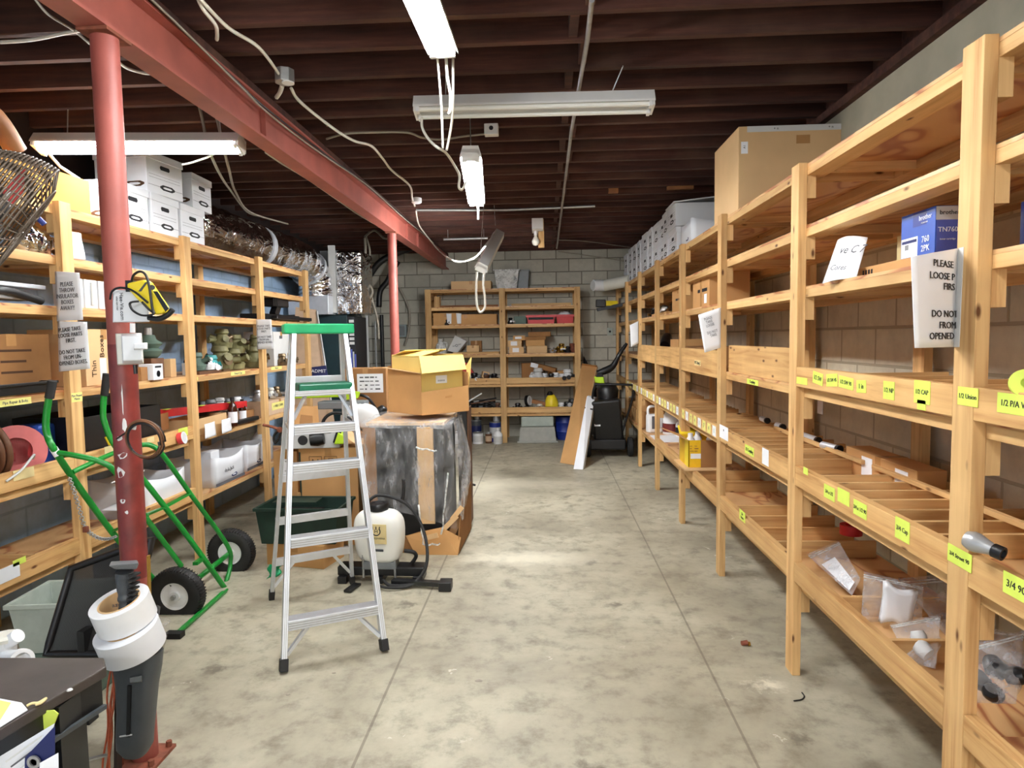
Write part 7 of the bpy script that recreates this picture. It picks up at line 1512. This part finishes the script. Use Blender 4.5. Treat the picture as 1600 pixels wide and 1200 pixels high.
text('ve C 7', .05, c, hx, hy, 'ink_soft', hl, depth=.0003); text('Cores', .035, Vector((1.181, 2.740, 1.856)) + Vector((-.02, -.05, 0)), hx, hy, 'ink_soft', hl, depth=.0003)
bw = thing('toner_box', 'navy and white box on the third board right of the nearest post', 'box', (1.28, 1.7, 1.811))
MB().box(1.24, 1.4, 1.70, 1.806, 1.811, 1.93).build('body', 'blue_navy', bw, bevel=.001); MB().box(1.24, 1.4, 1.50, 1.699, 1.811, 1.932).build('sleeve', 'white_board', bw, bevel=.001)
# second board, nearest bay: black string lights
sl = thing('string_lights', 'black tangled bundle of string lights on the second board, nearest bay', 'string lights', (1.154, 1.700, 2.070))
rr = random.Random(8); cc = Vector((1.34, 1.62, 2.13)); pts = []
for k in range(70): pts.append(cc + Vector((rr.gauss(0, .05), rr.gauss(0, .09), rr.uniform(-.045, .05))))
MB().tube(smooth_path(pts, 4), .0045, 5).build('wire', 'cable_black', sl, smooth=180)
for k in range(24): p = pts[k * 2]; MB().cyl(p, p + Vector((.0, .012, .016)), .005, n=6).build('bulb', 'dark_grey_plastic', sl)
# level 4 bay 2-3: hatchet / scraper
hm = thing('tape_tool', 'black-handled tool with a yellow head lying on the fourth board', 'hand tool', (1.27, 3.5, 1.361))
MB().bar((1.278, 4.130, 1.372), (1.412, 4.253, 1.372), .03, .02).build('handle', 'black_plastic', hm, bevel=.004); MB().bar((1.408, 4.254, 1.372), (1.509, 4.397, 1.372), .02, .012).build('shank', 'steel', hm)
MB().lathe([(0, 0), (.03, 0), (.035, .03), (.03, .06), (0, .06)], Vector((1.562, 4.502, 1.362)) + Vector((.02, 0, 0)), 18).build('head', 'yellow', hm, smooth=50)
MB().lathe([(.036, 0), (.044, .0), (.044, .04), (.036, .04), (.036, 0)], Vector((1.562, 4.502, 1.362)) + Vector((.02, .02, 0)), 18).build('guard', 'black_plastic', hm, smooth=50)
lg = thing('tape_disc', 'round lime tape disc on the fourth board at the right edge', 'tape', (1.163, 1.660, 1.450))
MB().lathe([(.012, 0), (.034, 0), (.034, .02), (.012, .02), (.012, 0)], (1.165, 1.660, 1.470), 24, (-.5, -1, .1)).build('disc', 'label_lime', lg, smooth=40)
one(MB().box(1.3, 1.5, 2.72, 3.0, 1.361, 1.372), 'black_tool', 'black_plastic', 'flat black tool lying behind the label strips on the fourth board', 'tool')
# level 5
sc_ = rcarton('long small carton with two white labels at the back of the fifth board', 1.5, 2.72, 3.35, .905, .13, .12, 'cardboard')
for x in (.2, -.1): MB().box(x - .05, x + .05, -.0615, -.0602, .02, .11).build('label', 'paper', sc_)
sheet('label_sheet', 'small white card on a back post above the fifth board', 'card', (1.70, 4.2, 1.1), (1.70, 4.12, 1.1), (1.70, 4.2, 1.26), (1.70, 4.12, 1.26), .002)
for k, (a, c) in enumerate((((1.515, 3.948, 1.000), (1.521, 3.753, 1.000)), ((1.487, 3.599, 1.000), (1.513, 3.475, 1.000)), ((1.524, 4.405, 1.000), (1.524, 4.311, 1.000)), ((1.536, 4.749, 1.000), (1.535, 4.640, 1.000)))):
    t = thing('pipe_nipple', ('silver threaded pipe piece on the dividers left of the nearest two posts, middle', 'silver threaded pipe piece nearest the camera on the dividers', 'silver threaded pipe piece behind the second right post', 'silver threaded pipe piece farthest along the dividers')[k], 'pipe', Vector(a), 0, 'silver pipe pieces on the fifth board')
    a, c = Vector(a), Vector(c); MB().cyl(a, c, .019, n=16).build('pipe', 'aluminium', t, smooth=60); MB().cyl(c, c + (c - a).normalized() * .02, .021, n=12).build('cap', 'black_plastic', t)
sb_ = thing('pipe_end', 'silver reducer fitting lying on the lip board by the nearest right post', 'pipe fitting', (1.121, 1.740, 1.047))
p, q = Vector((1.103, 1.740, 1.055)), Vector((1.126, 1.700, 1.046)); d_ = (q - p).normalized()
MB().lathe([(0, -.02), (.02, -.015), (.026, 0), (.026, .012), (.018, .04), (.015, .05)], p, 20, d_).build('body', 'steel', sb_, smooth=50); MB().lathe([(.016, .05), (.018, .052), (.018, .075), (.012, .075), (.012, .06)], p, 16, d_).build('collar', 'black_plastic', sb_, smooth=40)
one(MB().box(1.22, 1.5, 1.56, 1.66, .985, 1.075), 'wood_block', 'pine_x', 'thick pine block lying on the dividers behind the silver reducer', 'block', bevel=.003)
gb_ = thing('parts_bin', 'grey plastic parts bin with a pen-marked rim at the right edge', 'bin', (1.38, 1.60, 1.078), 0, local=True)
tub(gb_, .26, .2, .12, .85, 'bin_grey', .03)
ltext(gb_, '1/2 SW', .018, -.05, -.114, .105, 'ink')
# level 6
rt_ = thing('red_tape_roll', 'red tape roll lying at the back of the sixth board', 'tape roll', (1.60, 3.5, .541), 0, local=True)
MB().lathe([(.03, 0), (.055, 0), (.055, .05), (.03, .05), (.03, 0)], (0, 0, 0), 24).build('tape', 'red', rt_, smooth=40)
def bag(label, pts, nu, seed, fill=None, puff=.04, note=None):
    p00, p10, p01, p11 = (Vector(p) for p in pts); t = thing('zip_bag', label, 'bag', p00.lerp(p10, .5), 0, 'clear zip bags on the sixth board')
    rr = random.Random(seed); a, b_, c_ = rr.uniform(4, 8), rr.uniform(4, 8), rr.uniform(0, 6)
    N = (p10 - p00).cross(p01 - p00).normalized()
    for s in (-1, 1):
        def f(u, v): return p00.lerp(p10, u).lerp(p01.lerp(p11, u), v) + N * (s * puff * (math.sin(PI * u) * math.sin(PI * min(1, v * 1.1))) ** .6 + .008 * math.sin(a * u * 2 + c_) * math.sin(b_ * v * 2 + c_)) if 0 < u < 1 and 0 < v < 1 else p00.lerp(p10, u).lerp(p01.lerp(p11, u), v)
        MB().grid(f, nu, nu).build('film', 'bag_film', t, smooth=180)
    for v in (.9, .94): MB().bar(p00.lerp(p01, v), p10.lerp(p11, v), .003, .004).build('zip', 'cloudy_plastic', t)
    if note:
        (u0, u1, v0, v1) = note; g = lambda u, v: p00.lerp(p10, u).lerp(p01.lerp(p11, u), v) + N * .006
        MB().add([g(u0, v0), g(u1, v0), g(u1, v1), g(u0, v1)], [(0, 1, 2, 3)]).build('note', 'paper', t, solid=.002)
    if fill:
        for k in range(fill[1]):
            u, v = rr.uniform(.25, .75), rr.uniform(.12, .5); p = p00.lerp(p10, u).lerp(p01.lerp(p11, u), v)
            MB().lathe([(.012, 0), (.024, 0), (.026, .03), (.02, .045), (.012, .045)], p - N * .01, 14, (rr.uniform(-1, 1), rr.uniform(-1, 1), .5)).build('fitting', fill[0], t, smooth=40)
    return t
bag('clear zip bag with a white slip leaning on the lip board, second bay', ((1.250, 2.716, 0.520), (1.300, 2.748, 0.578), (1.250, 3.189, 0.536), (1.420, 3.235, 0.588)), 14, 1, None, .02, (.1, .62, .05, .66))
wbag = bag('clear bag wrapping white paper on the sixth board, second bay', ((1.240, 2.614, 0.453), (1.440, 2.553, 0.481), (1.250, 2.618, 0.657), (1.450, 2.565, 0.621)), 14, 2, None, .045)
MB().grid(lambda u, v: Vector((1.285, 2.561, 0.477)).lerp(Vector((1.400, 2.533, 0.495)), u).lerp(Vector((1.285, 2.558, 0.636)).lerp(Vector((1.400, 2.534, 0.608)), u), v) + Vector((.012 * math.sin(5 * u + 2 * v), 0, .008 * math.sin(7 * u))), 8, 8).build('paper', 'paper', wbag, solid=.03, smooth=180)
bag('flat clear zip bag nearest the first right post, second bay', ((1.250, 2.286, 0.454), (1.250, 2.131, 0.511), (1.260, 2.437, 0.524), (1.450, 2.450, 0.556)), 12, 3, ('paper_grey', 3), .035)
bag('cloudy bag lying far back on the sixth board, second bay', ((1.45, 2.35, .47), (1.65, 2.35, .47), (1.45, 2.75, .58), (1.65, 2.75, .6)), 10, 4, ('paper_grey', 2), .05)
bag('clear bag of black rings on the sixth board at the right edge', ((1.240, 1.964, 0.493), (1.280, 1.812, 0.576), (1.260, 1.992, 0.653), (1.400, 1.962, 0.717)), 16, 5, ('black_plastic', 5), .05)
bag('clear bag lying over the bag of black rings at the right edge', ((1.350, 2.109, 0.597), (1.300, 1.792, 0.677), (1.500, 2.313, 0.558), (1.500, 2.048, 0.668)), 14, 6, None, .03)
one(MB().box(1.24, 1.4, 1.42, 1.515, .456, .62), 'cardboard_box', 'cardboard', 'brown carton with a white side cut by the right edge, sixth board', 'box', bevel=.002)
# yellow carton and jugs on the sixth board, middle bays
yc = thing('yellow_carton', 'yellow printed carton of cleaner sticking out over the sixth board edge', 'box', (1.245, 5.39, .558), 0, local=True)
cx0, cx1, cy0, cy1, ch = -.12, .12, -.17, .17, .215
b = MB(); b.box(cx0, cx1, cy0, cy1, 0, .005); b.box(cx0, cx0 + .005, cy0, cy1, .005, ch); b.box(cx1 - .005, cx1, cy0, cy1, .005, ch); b.box(cx0, cx1, cy0, cy0 + .005, .005, ch); b.box(cx0, cx1, cy1 - .005, cy1, .005, ch)
b.build('body', 'yellow_deep', yc)
MB().add([(cx0, cy0, ch), (cx0, cy1, ch), (cx0 - .16, cy1 - .02, ch + .06), (cx0 - .16, cy0 + .1, ch + .07)], [(0, 1, 2, 3)]).build('flap', 'cardboard', yc, solid=.004)
MB().add([(cx0, cy1, ch), (cx1, cy1, ch), (cx1, cy1 + .1, ch + .06), (cx0, cy1 + .1, ch + .06)], [(0, 1, 2, 3)]).build('flap', 'yellow', yc, solid=.004)
MB().box(cx0 + .095, cx1 + .002, cy0 - .0015, cy0 - .0003, .0, ch).build('plain_patch', 'cardboard_dark', yc)
MB().box(cx0 - .0015, cx0 - .0003, cy0 + .01, cy0 + .14, .0, ch).build('tape', 'yellow', yc)
MB().box(cx0 + .015, cx0 + .095, cy0 - .003, cy0 - .0016, .07, .11).build('label', 'paper', yc)
scribble(yc, cx0 + .045, cy0 - .0018, .15, .07, .06, 3, 2, 'wood_brown')
for k in range(3): MB().lathe([(.035, 0), (.035, .2), (.02, .22), (.02, .25), (0, .25)], (-.08 + .08 * k, -.05 + .1 * (k % 2), .006), 14).build('bottle', 'white_plastic', yc, smooth=50)
one(MB().box(1.08, 1.36, 5.14, 5.585, .5455, .5565), 'cardboard_sheet', 'cardboard_light', 'cardboard sheet under the yellow carton, jutting over the board edge', 'cardboard')
jw = thing('detergent_jug', 'square white jug with a handle on the sixth board, beyond the yellow carton', 'jug', (1.29, 7.85, .456), .2, local=True)
MB().box(-.09, .09, -.055, .055, 0, .22).build('body', 'white_plastic', jw, bevel=.02)
MB().tube(smooth_path([(-.075, 0, .2), (-.07, 0, .3), (.04, 0, .31), (.075, 0, .27), (.08, 0, .2)], 5), .016, 10).build('handle', 'white_plastic', jw, smooth=60)
MB().box(-.05, .05, -.0565, -.0555, .05, .2).build('label', 'ink_soft', jw)
jr = thing('detergent_jug', 'round white jug with a maroon label right of the square one', 'jug', (1.47, 7.72, .456), 0, local=True)
MB().lathe([(.1, 0), (.105, .01), (.105, .2), (.07, .26), (.04, .28), (.04, .3), (0, .3)], n=22).build('body', 'white_plastic', jr, smooth=50); MB().lathe([(.1058, .03), (.1058, .13)], n=22).build('label', 'column_dark', jr, smooth=50)
bottle('small white bottle with a black side label right of the maroon-labelled jug', (1.52, 7.5, .456), .05, .22, 'white_plastic', 'white_plastic', .4, band='ink')
one(MB().box(1.2, 1.5, 7.1, 7.6, .456, .46), 'paper', 'paper', 'white sheet lying on the sixth board in front of the jugs', 'paper')
rcarton('low brown carton between the yellow carton and the jugs', 1.19, 5.3, 5.6, .455, .09, .3, 'cardboard_light')
for k, (y0, y1, z, h) in enumerate(((8.25, 8.7, .455, .2), (8.75, 9.2, .455, .18), (8.3, 8.8, .656, .17), (9.45, 9.95, .455, .22))):
    rcarton(('brown carton low in the dark far bays, near bottom one', 'brown carton low in the dark far bays, middle bottom one', 'brown carton stacked on another low in the dark far bays', 'brown carton lowest and farthest along the right shelving')[k], 1.2, y0, y1, z, h, .36, 'cardboard', group='cartons low in the far right bays')

# ================================================================ LABEL STRIPS ON THE RIGHT SHELVING
XF = 1.1405
def rl(px, w, h, word, size, lab, mat='label_lime', skew=0, x=None): return sticky(lab, (x if x else XF, px[1], px[2]), (0, -1, 0), (0, 0, 1), w, h, word, size, mat, skew=skew)
rl((1.141, 2.988, 1.389), .12, .03, '', .02, 'blank lime strip at the left end of the fourth lip board, second bay')
rl((1.141, 2.817, 1.411), .1, .05, '1/2 SW', .026, 'lime label on the fourth lip board, second bay, first written one from the second post', skew=-.1)
rl((1.141, 2.681, 1.412), .1, .05, '1/2 SW 45', .02, 'lime label on the fourth lip board, second bay, second written one', skew=.08)
rl((1.141, 2.558, 1.410), .12, .045, '1/2 SW 90', .022, 'lime label on the fourth lip board, second bay, third written one', skew=-.05)
rl((1.141, 2.436, 1.405), .07, .045, '1 in', .026, 'lime label on the fourth lip board reading an inch size', skew=.06)
rl((1.141, 2.245, 1.406), .07, .06, '1/2 NP', .022, 'single lime label in the middle of the fourth lip board, second bay')
rl((1.141, 2.052, 1.416), .085, .07, '1/2 CAP', .02, 'lime label on the fourth lip board, last before the nearest post')
rl((1.141, 2.053, 1.377), .045, .03, '', .03, 'lime scrap just under the last label before the nearest post')
rl((1.139, 1.834, 1.422), .085, .05, '1/2 Union', .019, 'lime label reading a union size on the nearest right post', x=1.1395)
rl((1.141, 1.658, 1.419), .12, .05, '1/2 P/A W', .022, 'lime label on the fourth lip board at the right edge of the picture')
for (px, wd_, lab, s) in (((1.141, 2.687, 0.957), '3/4 x 1/2', 'lime label on the fifth lip board, second bay, first from the second post', .02), ((1.141, 2.561, 0.971), '', 'blank lime strip between two written ones on the fifth lip board', .02), ((1.141, 2.427, 0.957), '3/4 x 1/2 90', 'lime label on the fifth lip board, second bay, longer writing', .02)):
    rl(px, .1, .055, wd_, s, lab)
rl((1.141, 2.142, 0.965), .085, .07, '3/4 Cap', .022, 'lime label reading a cap size on the fifth lip board')
rl((1.139, 1.848, 0.974), .105, .05, '3/4 Street 90', .0165, 'long lime label reading street 90 across the nearest right post', x=1.1395, skew=-.02)
rl((1.141, 1.629, 0.974), .09, .055, '3/4 90', .026, 'lime label on the fifth lip board at the right edge of the picture')
rl((1.141, 2.930, 0.996), .05, .03, '', .02, 'small torn lime scrap at the left end of the fifth lip board, second bay')
rl((1.141, 3.729, 0.949), .16, .05, '1/2 Coupling', .026, 'lime label on the fifth lip board, third bay')
rl((1.141, 3.850, 0.544), .11, .06, '2in\nUnion', .022, 'lime label on the sixth lip board, third bay')
rl((1.141, 4.259, 0.974), .2, .085, '"', .05, 'white strip at the left end of the fifth lip board, third bay', 'paper')
rl((1.141, 3.460, 0.962), .1, .085, '', .02, 'white card with a clip on the fifth lip board before the second post', 'paper')
rl((1.178, 3.804, 1.328), .2, .03, 'Couplings', .024, 'lime label on the bare fourth board edge, third bay', x=1.1776)
rl((1.141, 4.991, 1.392), .2, .04, 'PVC Fitting 2', .034, 'handwriting strip on the wide lip board, nearest of three', 'masking', x=1.1405)
for i, (bay, n, y0, y1) in enumerate(((3, 8, 4.5, 5.5), (4, 8, 5.74, 6.76), (5, 8, 6.98, 8.0), (6, 8, 8.22, 9.26))):
    for k in range(n):
        y = y0 + (y1 - y0) * k / (n - 1)
        sticky('pale label card on the fifth lip board in the far bays', (XF, y, .95), (0, -1, 0), (0, 0, 1), .09, .07, '%d' % ((k * 3 + i) % 9 + 1), .045, 'label_pale' if k % 3 else 'paper', 'label cards along the far fifth lip board', tmat='grey_green')
# bits on the floor
fs = thing('screw_bit', 'small brass fitting lying on the concrete before the second right post', 'fitting', (1.012, 3.376, 0.000))
MB().lathe([(.012, 0), (.014, .03), (.008, .03)], (0.995, 3.354, 0.014), 10, (1, .2, 0)).build('body', 'rust', fs); MB().lathe([(0, 0), (.011, .002), (.011, .012), (0, .014)], (1.024, 3.351, 0.012), 10, (1, .2, 0)).build('nut', 'brass', fs)
cable([(1.126, 2.900, 0.004), (1.125, 2.869, 0.004), (1.102, 2.842, 0.004), (1.065, 2.831, 0.004)], .003, 'cable_black', 'scrap of black wire on the concrete under the right shelving', sm=5)
cable([(-0.916, 7.095, 0.012), (-0.835, 7.125, 0.012), (-0.772, 7.060, 0.012)], .012, 'cable_black', 'short black plug cord on the floor before the back shelving', sm=5)
for k, (p, r) in enumerate((((-0.327, 2.981, 0.000), .02), ((-1.033, 3.039, 0.000), .012), ((-1.182, 2.842, 0.000), .012), ((-0.493, 3.437, 0.000), .008))):
    one(MB().lathe([(0, 0), (r, .0005), (r * .7, .003), (0, .0035)], p, 9, sx=1, sy=.6).jitter(.001, k), 'debris_flake', 'cable_grey', ('largest dark flake on the concrete right of the ladder', 'dark flake on the concrete between the ladder feet', 'dark flake on the concrete left of the ladder feet', 'tiny flake on the concrete in the aisle')[k], 'flake')
